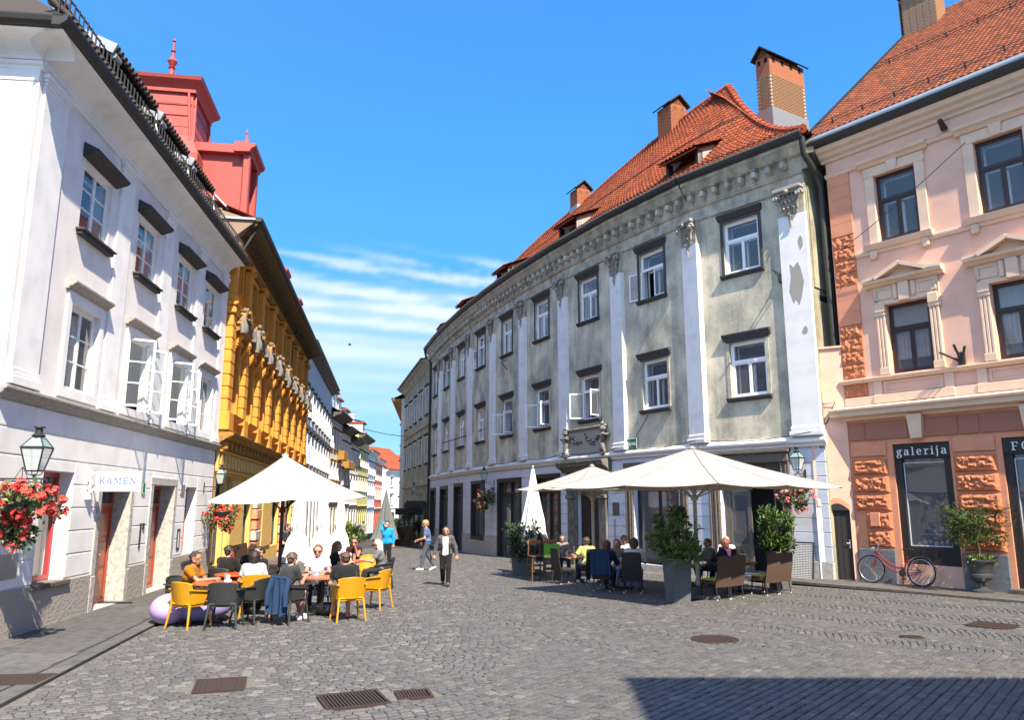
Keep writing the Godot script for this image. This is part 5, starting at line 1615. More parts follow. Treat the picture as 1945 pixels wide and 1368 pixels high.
		if k in [5, 3, 7]:
			b = MB.new(); b.t = F
			b.tube([Vector3(1.3, maxf(g[2], 0.4) + 0.15, -0.55), Vector3(1.42, 2.4, -0.6)], 0.17, 7, 0.05)
			b.bev(Vector3(1.6, 1.0, -0.6), Vector3(2.1, 1.5, -0.45), 0.1)
			put("display", b, "stone_pale" if k != 3 else "wood_top", wn)

func tile_mesh() -> ArrayMesh:                              # one clay tile: gently arched, thick front edge; x across, -z up the slope
	var b := MB.new()
	var p := [[-0.5, 0.0], [-0.25, 0.20], [0.15, 0.20], [0.40, 0.02], [0.5, 0.0]]
	for i in 4:
		var a: Array = p[i]
		var c: Array = p[i + 1]
		b.quad(Vector3(a[0], a[1] + 0.1, 0.5), Vector3(c[0], c[1] + 0.1, 0.5), Vector3(c[0], c[1] - 0.05, -0.7), Vector3(a[0], a[1] - 0.05, -0.7))
		b.quad(Vector3(a[0], a[1] - 0.05, 0.5), Vector3(c[0], c[1] - 0.05, 0.5), Vector3(c[0], c[1] + 0.1, 0.5), Vector3(a[0], a[1] + 0.1, 0.5))
	return b.mesh()

func tile_tone() -> Color:
	var g := rng.randf_range(0.75, 1.18)
	var c := Color(0.31, 0.075, 0.028).lerp(Color(0.22, 0.062, 0.032), rng.randf())
	if rng.randf() < 0.08: c = Color(0.14, 0.055, 0.035)
	return Color(c.r * g, c.g * g, c.b * g)

func lay_tiles(surf: Callable, us: Array, rows: int, w: float, e: float) -> Array:   # surf(u, v) gives a point; us = range of u in metres; returns transforms
	var out := []
	for j in rows:
		var v0 := float(j) / rows
		var v1 := float(j + 1) / rows
		var u: float = us[0].call(v0)
		var stop: float = us[1].call(v0)
		while u < stop:
			var p: Vector3 = surf.call(u, v0)
			var px: Vector3 = surf.call(u + 0.05, v0)
			var pv: Vector3 = surf.call(u, v1)
			var x := (px - p).normalized()
			var up := (pv - p)
			var y := up.cross(x).normalized()
			if y.y < 0: y = -y
			var z := x.cross(y).normalized()
			if z.dot(up) > 0: x = -x; z = -z
			out.append(Transform3D(Basis(x * w, y * 0.2, z * up.length()), p + up * 0.5 + y * 0.02))
			u += w
	return out

func grey_roof(H: Node3D, o0: Vector3) -> void:
	var ridge_y := func(a: float) -> float: return lerpf(20.5, 19.5, clampf((a - 6.4) / 12.0, 0, 1))
	var hip := 6.4
	var prof := func(v: float, a: float) -> Vector2:        # v 0..1 up the slope -> inward, height; the foot sweeps out
		var s := -0.62 + v * 5.62
		var h := lerpf(14.0, ridge_y.call(a), v)
		h -= 0.75 * sin(PI * minf(v * 1.25, 1.0)) * (1 - v) 
		return Vector2(s, h)
	var front := func(a: float, v: float) -> Vector3:
		var q: Vector2 = prof.call(v, maxf(a, hip))
		var lo := -0.67
		if a < 0:
			var d: Vector3 = (GREY[1] - GREY[0]).normalized()
			return GREY[0] + d * a + Vector3(-d.z, 0, d.x) * q.x + Vector3(0, q.y, 0) - o0
		return grey_at(minf(a, 37.79), q.x, q.y) - o0
	var d0: Vector3 = (GREY[1] - GREY[0]).normalized()
	var n0 := Vector3(-d0.z, 0, d0.x)
	var end := func(u: float, v: float) -> Vector3:         # the hip end: u runs inward from the front corner
		var q: Vector2 = prof.call(v, hip)
		var along_ := lerpf(-0.67, hip, v)
		return GREY[0] + d0 * along_ + n0 * u + Vector3(0, q.y, 0) - o0
	var b := MB.new()
	var rows := 12
	for j in rows:
		var v0 := float(j) / rows
		var v1 := float(j + 1) / rows
		var n := 38
		for i in n:
			var a0 := lerpf(lerpf(-0.67, hip, v0), 37.79, float(i) / n)
			var a1 := lerpf(lerpf(-0.67, hip, v0), 37.79, float(i + 1) / n)
			var b0 := lerpf(lerpf(-0.67, hip, v1), 37.79, float(i) / n)
			var b1 := lerpf(lerpf(-0.67, hip, v1), 37.79, float(i + 1) / n)
			b.quad(front.call(a1, v0), front.call(a0, v0), front.call(b0, v1), front.call(b1, v1))
		var w0 := [prof.call(v0, hip).x, 10.0 - prof.call(v0, hip).x]
		var w1 := [prof.call(v1, hip).x, 10.0 - prof.call(v1, hip).x]
		b.quad(end.call(w0[0], v0), end.call(w0[1], v0), end.call(w1[1], v1), end.call(w1[0], v1))
	for i in 18:                                            # rear slope, plain
		var a0 := hip + (37.79 - hip) * i / 18.0
		var a1 := hip + (37.79 - hip) * (i + 1) / 18.0
		b.quad(grey_at(a0, 5.0, ridge_y.call(a0)) - o0, grey_at(a1, 5.0, ridge_y.call(a1)) - o0, grey_at(a1, 10.6, 14.0) - o0, grey_at(a0, 10.6, 14.0) - o0)
	b.quad(end.call(5.0, 1.0), end.call(5.0, 1.0), grey_at(hip, 10.6, 14.0) - o0, end.call(10.6, 0.0))
	var rf := put("roof", b, "tile_under", H)
	var where := lay_tiles(front, [func(v): return lerpf(-0.6, hip, v) + 0.05, func(_v): return 37.6], 34, 0.21, 0.2)
	where.append_array(lay_tiles(end, [func(v): return prof.call(v, hip).x + 0.05, func(v): return 10.0 - prof.call(v, hip).x], 34, 0.21, 0.2))
	var cols := []
	for i in where.size(): cols.append(tile_tone())
	many("roof_tiles", tile_mesh(), where, "tile", rf, cols)
	b = MB.new()                                            # hip and ridge caps
	b.col = Color(0.36, 0.085, 0.04)
	for i in 22:
		var p: Vector3 = front.call(lerpf(-0.67, hip, i / 22.0), i / 22.0)
		var q: Vector3 = front.call(lerpf(-0.67, hip, (i + 1.15) / 22.0), minf((i + 1.15) / 22.0, 1.0))
		b.tube([p + Vector3(0, 0.03, 0), q + Vector3(0, 0.03, 0)], 0.15, 7, 0.11)
	for i in 80:
		var a0 := hip + i * 0.39
		b.tube([grey_at(a0, 5.0, ridge_y.call(a0) + 0.03) - o0, grey_at(a0 + 0.43, 5.0, ridge_y.call(a0 + 0.43) + 0.03) - o0], 0.15, 7, 0.12)
	put("ridge_tiles", b, "tile", rf, "stuff")
	b = MB.new()                                            # snow guard rods on the slope
	for v in [0.06, 0.5]:
		for i in 34: b.tube([(front.call(i * 1.0 + (0.3 if v < 0.3 else 3.4), v) as Vector3) + Vector3(0, 0.14, 0), (front.call(i * 1.0 + (1.3 if v < 0.3 else 4.4), v) as Vector3) + Vector3(0, 0.14, 0)], 0.02, 4)
		for i in 17: b.bar(front.call(i * 2.0 + (0.6 if v < 0.3 else 3.6), v), (front.call(i * 2.0 + (0.6 if v < 0.3 else 3.6), v) as Vector3) + Vector3(0, 0.2, 0), 0.05, 0.03)
	put("snow_guard", b, "gutter", rf)
	for a in [4.75, 12.6, 20.4, 28.3, 35.2]:                # shed dormers
		var c: Vector3 = front.call(a, 0.16)
		var k := clampi(int(a / 4.2), 0, 8)
		var F := along(GREY[k + 1], GREY[k])
		F.origin = c
		b = MB.new(); b.t = F
		b.box(Vector3(-0.85, -0.3, -0.25), Vector3(-0.72, 0.62, 0)); b.box(Vector3(0.72, -0.3, -0.25), Vector3(0.85, 0.62, 0))
		b.box(Vector3(-0.72, -0.2, -0.6), Vector3(0.72, 0.62, -0.5))
		var dm := put("dormer", b, "black_wood", rf)
		b = MB.new(); b.t = F
		for s in [-0.85, 0.85]:
			b.tri(Vector3(s, -0.25, 0), Vector3(s, 0.62, 0), Vector3(s, 1.78, -2.6))
			b.tri(Vector3(s, -0.25, 0), Vector3(s, 1.78, -2.6), Vector3(s, 0.62, 0))
		put("cheek", b, "cream_plaster", dm)
		b = MB.new(); b.t = F
		b.quad(Vector3(-1.0, 0.58, 0.25), Vector3(1.0, 0.58, 0.25), Vector3(1.0, 1.98, -2.9), Vector3(-1.0, 1.98, -2.9))
		b.quad(Vector3(1.0, 0.52, 0.25), Vector3(-1.0, 0.52, 0.25), Vector3(-1.0, 1.92, -2.9), Vector3(1.0, 1.92, -2.9))
		b.quad(Vector3(-1.0, 0.52, 0.25), Vector3(1.0, 0.52, 0.25), Vector3(1.0, 0.58, 0.25), Vector3(-1.0, 0.58, 0.25))
		put("dormer_roof", b, "tile_under", dm)
		var S := func(u: float, v: float) -> Vector3: return F * Vector3(u, lerpf(0.60, 2.0, v), lerpf(0.27, -2.9, v))
		var tw := lay_tiles(S, [func(_v): return -0.95, func(_v): return 0.95], 16, 0.21, 0.2)
		var tc := []
		for i in tw.size(): tc.append(tile_tone())
		many("roof_tiles", tile_mesh(), tw, "tile", dm, tc)
	# chimneys with little gabled caps: a, inward, size along, size inward, foot, top
	for e in [[4.6, 6.85, 0.72, 2.3, 17.0, 21.45], [10.3, 4.9, 1.0, 0.95, 18.2, 21.1], [19.7, 4.9, 0.9, 0.85, 18.0, 20.3]]:
		var k := clampi(int(e[0] / 4.2), 0, 8)
		var F := along(GREY[k + 1], GREY[k])
		F.origin = grey_at(e[0], e[1]) - o0
		var big: bool = e[2] < 0.9 and e[3] > 2
		var hx: float = e[2] / 2
		var hz: float = e[3] / 2
		b = MB.new(); b.t = F
		var zone: float = e[5] - 0.9
		b.box(Vector3(-hx, zone, -hz), Vector3(hx, e[5], hz))
		if not big: b.box(Vector3(-hx, e[4], -hz), Vector3(hx, zone - 0.001, hz))
		if hz > hx:                                           # gable walls of the cap
			for s in [-1.0, 1.0]:
				b.tri(Vector3(-hx, e[5], s * hz), Vector3(hx, e[5], s * hz), Vector3(0, e[5] + 0.4, s * hz)); b.tri(Vector3(hx, e[5], s * hz), Vector3(-hx, e[5], s * hz), Vector3(0, e[5] + 0.4, s * hz))
		else:
			for s in [-1.0, 1.0]:
				b.tri(Vector3(s * hx, e[5], -hz), Vector3(s * hx, e[5], hz), Vector3(s * hx, e[5] + 0.4, 0)); b.tri(Vector3(s * hx, e[5], hz), Vector3(s * hx, e[5], -hz), Vector3(s * hx, e[5] + 0.4, 0))
		var ch := put("chimney", b, "chimney_brick", rf)
		# brick courses standing off the shaft
		b = MB.new(); b.t = F
		var y: float = e[4] + 1.2
		var row := 0
		while y < (zone if big else e[5] - 0.15):
			for s in [-1.0, 1.0]:
				var x := -hx + (0.0 if row % 2 else 0.13)
				while x < hx - 0.1:
					b.bev(Vector3(x + 0.01, y, s * hz - 0.03), Vector3(minf(x + 0.25, hx), y + 0.065, s * hz + 0.012), 0.006)
					x += 0.26
				var z := -hz + (0.0 if row % 2 else 0.13)
				while z < hz - 0.1:
					b.bev(Vector3(s * hx - 0.03, y, z + 0.01), Vector3(s * hx + 0.012, y + 0.065, minf(z + 0.25, hz)), 0.006)
					z += 0.26
			y += 0.085
			row += 1
		put("bricks", b, "chimney_patch" if big else "chimney_brick", ch, "stuff")
		if big:
			b = MB.new(); b.t = F
			b.box(Vector3(-hx + 0.004, e[4], -hz + 0.004), Vector3(hx - 0.004, zone, hz - 0.004))
			put("shaft", b, "mortar", ch)
		b = MB.new(); b.t = F
		if hz > hx:
			for s in [-1.0, 1.0]: b.bar(Vector3(s * (hx + 0.16), e[5] - 0.02, 0), Vector3(0, e[5] + 0.5, 0), hz * 2 + 0.3, 0.06)
		else:
			for s in [-1.0, 1.0]: b.bar(Vector3(0, e[5] - 0.02, s * (hz + 0.16)), Vector3(0, e[5] + 0.5, 0), hx * 2 + 0.3, 0.06)
		put("cap", b, "gutter", ch)
		b = MB.new(); b.t = F
		for s in [-1.0, 1.0]:
			for q in 2 + int(hz * 2):
				var z := lerpf(-hz, hz, (q + 0.5) / (2 + int(hz * 2)))
				b.box(Vector3(s * hx - 0.05, e[5] - 0.32, z - 0.09), Vector3(s * (hx) + 0.004, e[5] - 0.08, z + 0.09))
			for q in 2:
				var x := lerpf(-hx, hx, (q + 0.5) / 2.0)
				b.box(Vector3(x - 0.08, e[5] - 0.32, s * hz - 0.05), Vector3(x + 0.08, e[5] - 0.08, s * hz + 0.004))
		put("smoke_hole", b, "dark_gap", ch)
		b = MB.new(); b.t = F
		b.box(Vector3(-hx - 0.05, e[4], -hz - 0.05), Vector3(hx + 0.05, e[4] + (1.95 if big else 1.3), hz + 0.05))
		put("flashing", b, "zinc", ch)

func pink_frame() -> Transform3D:
	return along(Vector3(10.135, 0, -23.024), Vector3(10.135 + 0.6157, 0, -23.024 + 0.788))

func rock_block(k: int, w: float, h: float, proud: float, bevel: float) -> ArrayMesh:     # a quarry-faced stone, origin at its lower left corner on the wall
	var f := FastNoiseLite.new()
	f.seed = 30 + k
	f.frequency = 7.0
	f.fractal_octaves = 3
	var b := MB.new()
	var nx := maxi(4, int(w / 0.075))
	var ny := maxi(3, int(h / 0.075))
	var g := []
	for i in nx + 1:
		var col := []
		for j in ny + 1:
			var x := lerpf(bevel, w - bevel, float(i) / nx)
			var y := lerpf(bevel * 0.6, h - bevel * 0.6, float(j) / ny)
			var edge := i == 0 or j == 0 or i == nx or j == ny
			col.append(Vector3(x, y, proud + (0.0 if edge else f.get_noise_2d(x + k * 9.0, y) * 0.085 + 0.012)))
		g.append(col)
	for i in nx:
		for j in ny:
			if (i + j) % 2: b.tri(g[i][j], g[i + 1][j], g[i + 1][j + 1]); b.tri(g[i][j], g[i + 1][j + 1], g[i][j + 1])
			else: b.tri(g[i][j], g[i + 1][j], g[i][j + 1]); b.tri(g[i + 1][j], g[i + 1][j + 1], g[i][j + 1])
	var p := [Vector3(0, 0, 0), Vector3(w, 0, 0), Vector3(w, h, 0), Vector3(0, h, 0)]
	var q := [g[0][0], g[nx][0], g[nx][ny], g[0][ny]]
	for i in 4: b.quad(p[i], p[(i + 1) % 4], q[(i + 1) % 4], q[i])
	return b.mesh()

func text_mesh(s: String, h: float, font: String, spacing := 0.0, depth := 0.012) -> TextMesh:
	var f := SystemFont.new()
	f.font_names = PackedStringArray([font])
	var fv := FontVariation.new()
	fv.base_font = f
	fv.spacing_glyph = int(spacing)
	var t := TextMesh.new()
	t.text = s
	t.font = fv
	t.font_size = 64
	t.pixel_size = h / 46.0
	t.depth = depth
	t.curve_step = 2.0
	return t

func pink_house() -> void:
	var F := pink_frame()
	var H := house("pink_house", "salmon-pink house with terracotta blocks and black shop fronts at the right edge", F)
	var LEN := 12.2
	var wc := [2.10, 4.90, 7.70, 10.50]
	var holes := []
	for x in wc:
		holes.append([x - 0.60, x + 0.60, 5.96, 8.02]); holes.append([x - 0.60, x + 0.60, 9.98, 12.08])
	var b := MB.new()
	b.wall(0, LEN, 5.0, 13.5, 0, holes, 0.22)
	put("upper_wall", b, "pink_plaster", H)
	var g := [[1.31, 2.85, 0.6, 3.93], [4.12, 5.66, 0.04, 3.93], [6.9, 8.45, 0.6, 3.93], [9.7, 11.2, 0.6, 3.93]]
	b = MB.new()
	b.wall(0, LEN, -0.3, 4.8, 0.0, g, 0.26)
	put("lower_wall", b, "terracotta_flat", H)
	b = MB.new()
	for e in g:
		b = MB.new()
		b.box(Vector3(e[0] - 0.02, -0.3, 0.0), Vector3(e[1] + 0.02, e[2] - 0.001, 0.012))
		put("apron", b, "pink_plaster", H)
	b = MB.new()
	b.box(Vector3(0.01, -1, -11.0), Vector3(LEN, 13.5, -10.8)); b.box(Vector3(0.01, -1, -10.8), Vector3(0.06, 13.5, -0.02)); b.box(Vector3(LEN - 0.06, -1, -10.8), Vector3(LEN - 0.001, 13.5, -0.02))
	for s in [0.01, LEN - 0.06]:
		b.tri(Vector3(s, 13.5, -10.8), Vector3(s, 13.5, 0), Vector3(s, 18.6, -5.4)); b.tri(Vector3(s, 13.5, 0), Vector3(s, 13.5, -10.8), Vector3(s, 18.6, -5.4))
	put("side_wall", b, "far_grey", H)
	b = MB.new()
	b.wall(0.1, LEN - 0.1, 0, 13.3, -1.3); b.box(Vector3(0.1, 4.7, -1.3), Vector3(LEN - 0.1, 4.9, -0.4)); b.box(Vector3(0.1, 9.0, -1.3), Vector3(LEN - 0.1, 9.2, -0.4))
	put("inner_wall", b, "unlit_dark", H)
	# corner quoins, top to bottom
	var rocks := []
	for k in 4: rocks.append(rock_block(k, 0.72, 0.405, 0.035, 0.02))
	var flat := MB.new()
	flat.bev(Vector3(0, 0, -0.02), Vector3(0.72, 0.41, 0.045), 0.008)
	var flatm := flat.mesh()
	for j in 16:
		var y := 5.98 + j * 0.41
		var rough: bool = (j < 4) or (j > 6 and j < 11)
		var o := put("quoin_block", rocks[j % 4] if rough else flatm, "terracotta" if rough else "terracotta_flat", H)
		o.position = Vector3(0.02, y, 0.0)
	var q0 := put("quoin_block", rocks[2], "terracotta", H)
	q0.position = Vector3(0.04, 5.40, 0.0)
	# ground floor piers
	var prm := []
	for k in 4: prm.append(rock_block(10 + k, 1.06, 0.46, 0.085, 0.075))
	var small := []
	for k in 3: small.append(rock_block(20 + k, 0.78, 0.46, 0.085, 0.075))
	for e in [0.08, 2.92, 5.74, 8.55]:
		for j in 5:
			var y := 1.03 + j * 0.513
			var narrow: bool = e < 0.1 and j < 2
			var o := put("rusticated_block", small[j % 3] if narrow else prm[(j + int(e)) % 4], "terracotta", H)
			o.position = Vector3(e + (0.28 if narrow else 0.0), y, 0.0)
		b = MB.new(); b.bev(Vector3(e, 3.62, 0), Vector3(e + 1.06, 4.02, 0.05), 0.015); put("flat_block", b, "terracotta_flat", H)
		b = MB.new(); b.bev(Vector3(e + (0.0 if e > 0.1 else 0.02), -0.2, 0), Vector3(e + 1.08, 0.97, 0.10), 0.012); put("plinth_slab", b, "slate_plinth", H)
	b = MB.new(); b.bev(Vector3(0.55, 1.62, 0.06), Vector3(0.82, 2.0, 0.15), 0.006); put("cover_plate", b, "terracotta_flat", H)
	var x := 0.06
	var i := 0
	while x < LEN - 0.3:
		var w: float = [0.52, 1.24, 1.34, 0.52, 1.2, 0.8][i % 6]
		b = MB.new(); b.bev(Vector3(x, 4.09, 0), Vector3(minf(x + w - 0.03, LEN), 4.62, 0.04), 0.012)
		put("frieze_panel", b, "terracotta_dull", H)
		x += w
		i += 1
	for c in [2.06, 4.88, 7.7, 10.5]:
		b = MB.new()
		for s in [[-0.19, -0.13, 0.13], [-0.13, 0.13, 0.0], [0.13, 0.19, 0.13]]: pass
		b.quad(Vector3(c - 0.15, 4.06, 0.16), Vector3(c + 0.15, 4.06, 0.16), Vector3(c + 0.21, 4.74, 0.19), Vector3(c - 0.21, 4.74, 0.19))
		b.quad(Vector3(c - 0.15, 4.06, 0.0), Vector3(c - 0.15, 4.06, 0.16), Vector3(c - 0.21, 4.74, 0.19), Vector3(c - 0.21, 4.74, 0.0))
		b.quad(Vector3(c + 0.15, 4.06, 0.16), Vector3(c + 0.15, 4.06, 0.0), Vector3(c + 0.21, 4.74, 0.0), Vector3(c + 0.21, 4.74, 0.19))
		b.quad(Vector3(c - 0.15, 4.06, 0.0), Vector3(c + 0.15, 4.06, 0.0), Vector3(c + 0.15, 4.06, 0.16), Vector3(c - 0.15, 4.06, 0.16))
		put("keystone", b, "pink_trim", H)
	# string courses
	b = MB.new()
	b.mould([Vector2(0, 4.70), Vector2(0.08, 4.70), Vector2(0.10, 4.77), Vector2(0.30, 4.82), Vector2(0.32, 4.95), Vector2(0.38, 4.97), Vector2(0.39, 5.03), Vector2(0.04, 5.13), Vector2(0, 5.13)], -0.36, LEN)
	put("string_course", b, "pink_trim", H)
	b = MB.new()
	b.bev(Vector3(0.03, 5.14, 0), Vector3(LEN, 5.38, 0.06), 0.01)
	for c in wc:
		b.bev(Vector3(c - 1.16, 5.142, 0), Vector3(c + 1.08, 5.381, 0.09), 0.01)
		for s in [-1.03, 0.95]: b.bev(Vector3(c + s - 0.12, 5.382, 0), Vector3(c + s + 0.12, 5.8, 0.06), 0.01)
		b.frame(c - 0.85, c + 0.77, 5.42, 5.76, 0.05, 0.0, 0.025)
	put("parapet_band", b, "pink_trim", H)
	b = MB.new()
	b.mould([Vector2(0, 5.80), Vector2(0.08, 5.80), Vector2(0.12, 5.87), Vector2(0.15, 5.88), Vector2(0.15, 5.92), Vector2(0, 5.955)], -0.06, LEN)
	put("sill_course", b, "pink_trim", H)
	b = MB.new()
	b.mould([Vector2(0, 9.66), Vector2(0.05, 9.66), Vector2(0.07, 9.74), Vector2(0.07, 9.80), Vector2(0, 9.83)], 0.75, LEN)
	b.mould([Vector2(0, 12.50), Vector2(0.06, 12.51), Vector2(0.09, 12.60), Vector2(0.11, 12.62), Vector2(0, 12.66)], -0.02, LEN)
	b.mould([Vector2(0, 13.04), Vector2(0.06, 13.05), Vector2(0.08, 13.14), Vector2(0.18, 13.2), Vector2(0.22, 13.3), Vector2(0.32, 13.36), Vector2(0.36, 13.46), Vector2(0.36, 13.5), Vector2(0, 13.52)], -0.12, LEN)
	put("cornice", b, "pink_trim", H)
	b = MB.new()
	b.mould([Vector2(0.2, 13.50), Vector2(0.40, 13.505), Vector2(0.48, 13.55), Vector2(0.53, 13.66), Vector2(0.53, 13.70), Vector2(0.2, 13.72)], -0.42, LEN)
	b.tube([Vector3(-0.3, 13.5, 0.42), Vector3(-0.28, 13.1, 0.3), Vector3(-0.22, 12.7, -0.1), Vector3(-0.22, 7.2, -0.25)], 0.07, 8)
	put("gutter", b, "gutter", H)
	b = MB.new()
	b.mould([Vector2(0.3, 13.70), Vector2(0.54, 13.705), Vector2(0.55, 13.76), Vector2(0.42, 13.93), Vector2(0.3, 13.93)], -0.42, LEN)
	put("eaves_flashing", b, "zinc", H)
	# windows
	var lowm := window_model({"w": 1.2, "h": 2.06, "paint": "brown_paint", "deep": 0.14, "border": 0.07, "transom": 0.64, "rows": [], "leaf_w": 0.06, "inner": "brown_paint", "curtain": {"rects": [[-0.55, -0.04, 0.42, 1.3], [0.04, 0.55, 0.42, 1.3], [-0.55, 0.55, 1.36, 2.0]], "mat": "blind", "at": 0.12}})
	var upm := window_model({"w": 1.2, "h": 2.10, "paint": "brown_paint", "deep": 0.12, "border": 0.07, "transom": 0.62, "rows": [], "leaf_w": 0.06, "inner": "dull_paint"})
	for k in 4:
		var c: float = wc[k]
		var o := copy_part(lowm, H, xf(Vector3(c, 5.96, 0)))
		b = MB.new()
		b.t = xf(Vector3(0, -5.96, 0))
		for s in [-1.0, 1.0]:                                 # fluted side strips
			b.bev(Vector3(s * 0.755 - 0.15, 5.956, 0), Vector3(s * 0.755 + 0.15, 6.16, 0.10), 0.01)
			for q in 3: b.bev(Vector3(s * 0.755 - 0.13 + q * 0.095, 6.16, 0), Vector3(s * 0.755 - 0.06 + q * 0.095, 7.72, 0.075), 0.012)
			b.box(Vector3(s * 0.755 - 0.14, 6.16, 0), Vector3(s * 0.755 + 0.14, 7.72, 0.04))
			b.bev(Vector3(s * 0.755 - 0.15, 7.72, 0), Vector3(s * 0.755 + 0.15, 7.82, 0.09), 0.01)
			b.bev(Vector3(s * 0.755 - 0.15, 7.82, 0), Vector3(s * 0.755 + 0.15, 8.12, 0.11), 0.02)
			b.bev(Vector3(s * 0.86 - 0.09, 7.7, 0), Vector3(s * 0.86 + 0.09, 8.4, 0.06), 0.02)
		b.bev(Vector3(-0.62, 8.03, 0), Vector3(0.62, 8.14, 0.08), 0.01)
		b.box(Vector3(-0.92, 8.12, 0), Vector3(0.92, 8.62, 0.06))
		for s in [-1.0, 1.0]:
			b.frame(s * 0.62 - 0.25, s * 0.62 + 0.25, 8.2, 8.54, 0.05, 0.06, 0.085)
			b.bev(Vector3(s * 0.26 - 0.06, 8.14, 0.06), Vector3(s * 0.26 + 0.06, 8.6, 0.12), 0.02)
		b.bev(Vector3(-0.15, 8.05, 0.06), Vector3(0.15, 8.6, 0.17), 0.02)
		put("surround", b, "pink_trim", o)
		b = MB.new()
		b.t = xf(Vector3(0, -5.96, 0))
		b.mould([Vector2(0, 8.60), Vector2(0.12, 8.61), Vector2(0.16, 8.68), Vector2(0.26, 8.71), Vector2(0.28, 8.78), Vector2(0.0, 8.80)], -1.12, 1.12)
		for s in [-1.0, 1.0]:
			b.bar(Vector3(s * 0.74, 8.83, 0.15), Vector3(s * 0.0, 9.17, 0.15), 0.30, 0.12)
			b.bar(Vector3(s * 1.12, 8.82, 0.14), Vector3(s * 0.70, 8.85, 0.14), 0.28, 0.08)
		b.tri(Vector3(-0.6, 8.8, 0.05), Vector3(0.6, 8.8, 0.05), Vector3(0, 9.12, 0.05))
		put("pediment", b, "pink_trim", o)
		o = copy_part(upm, H, xf(Vector3(c, 9.98, 0)))
		b = MB.new()
		b.t = xf(Vector3(0, -9.98, 0))
		for s in [-1.0, 1.0]: b.bev(Vector3(s * 0.74 - 0.14, 9.96, 0), Vector3(s * 0.74 + 0.14, 12.08, 0.06), 0.015)
		b.bev(Vector3(-0.9, 12.081, 0), Vector3(0.9, 12.40, 0.06), 0.015)
		b.quad(Vector3(-0.11, 12.08, 0.1), Vector3(0.11, 12.08, 0.1), Vector3(0.17, 12.42, 0.12), Vector3(-0.17, 12.42, 0.12)); b.box(Vector3(-0.11, 12.09, 0.05), Vector3(0.11, 12.40, 0.099))
		put("surround", b, "pink_trim", o)
		b = MB.new()
		b.t = xf(Vector3(0, -9.98, 0))
		b.mould([Vector2(0, 12.40), Vector2(0.10, 12.41), Vector2(0.14, 12.5), Vector2(0.22, 12.54), Vector2(0.24, 12.62), Vector2(0.0, 12.70)], -1.02, 1.02)
		put("hood", b, "pink_trim", o)
		b = MB.new()
		b.t = xf(Vector3(0, -9.98, 0))
		b.mould([Vector2(0, 9.76), Vector2(0.12, 9.77), Vector2(0.18, 9.87), Vector2(0.20, 9.93), Vector2(0, 9.965)], -1.02, 0.95)
		for s in [-0.78, 0.72]: b.bev(Vector3(s - 0.10, 9.50, 0), Vector3(s + 0.10, 9.758, 0.11), 0.02)
		put("sill", b, "pink_trim", o)
	lowm.free(); upm.free()
	# shop fronts
	for k in 4:
		var e: Array = g[k]
		b = MB.new()
		b.frame(e[0] + 0.001, e[1] - 0.001, e[2], 3.92, 0.20, -0.22, -0.06)
		b.bev(Vector3(e[0] + 0.001, 3.54, -0.22), Vector3(e[1] - 0.001, 3.919, -0.03), 0.01)
		b.bev(Vector3(e[0] + 0.03, 3.50, -0.2), Vector3(e[1] - 0.03, 3.54, -0.015), 0.006)
		if k != 1: b.box(Vector3(e[0] + 0.2, e[2] + 0.2, -0.21), Vector3(e[1] - 0.2, 1.08, -0.07))
		var sf := put("shop_front", b, "black_wood", H)
		var y0: float = 1.08 if k != 1 else 0.25
		glaze(sf, [[e[0] + 0.2, e[1] - 0.1, y0, 3.5]], -0.15, "glass_shop")
		b = MB.new(); b.frame(e[0] + 0.21, e[1] - 0.12, y0 + 0.01, 3.40, 0.025, -0.14, -0.12); put("bead", b, "dull_paint", sf)
		b = MB.new()
		if k == 0:
			for q in 7: b.ball(Vector3(e[0] + 0.35 + q * 0.15, 1.15 + 0.03 * (q % 3), -0.35), Vector3(0.06, 0.06 + 0.03 * (q % 2), 0.05), 6)
			b.box(Vector3(e[0] + 0.25, 1.09, -0.6), Vector3(e[1] - 0.2, 1.11, -0.25)); b.box(Vector3(e[0] + 0.3, 1.4, -0.6), Vector3(e[1] - 0.4, 1.42, -0.45)); b.box(Vector3(e[0] + 0.95, 1.52, -0.34), Vector3(e[0] + 1.05, 1.62, -0.33))
			put("display", b, "stone_pale", sf)
		var t := put("lettering", text_mesh("galerija", 0.21, "Droid Serif", 10.0) if k == 0 else text_mesh("FO", 0.21, "Droid Serif", 12.0), "sign_white", sf) if k < 2 else null
		if t: t.position = Vector3((e[0] + e[1]) / 2 if k == 0 else e[0] + 0.42, 3.70, -0.024)
	b = MB.new(); b.bev(Vector3(4.0, -0.1, -0.2), Vector3(5.8, 0.16, 0.32), 0.015); put("door_step", b, "slab_brown", H)
	# walled gap to the grey building with its low arched door; the wall runs aslant from one front to the other
	var GF := along(Vector3(-0.93, 0, 0.46), Vector3(0.03, 0, 0.03))
	var dx := [0.25, 0.93]
	b = MB.new()
	b.t = GF
	b.wall(0, 1.05, -0.2, 6.98, 0.0, [[dx[0], dx[1], -0.3, 2.06]], 0.2)
	b.box(Vector3(-0.02, 6.98, -0.5), Vector3(1.06, 7.04, 0.06)); b.box(Vector3(0.0, -0.2, -0.5), Vector3(1.05, 6.97, -0.46))
	put("gap_wall", b, "pink_plaster", H)
	var arch := MB.new(); arch.t = GF
	var leaf := MB.new(); leaf.t = GF
	leaf.box(Vector3(dx[0], -0.1, -0.16), Vector3(dx[1], 2.06, -0.1))
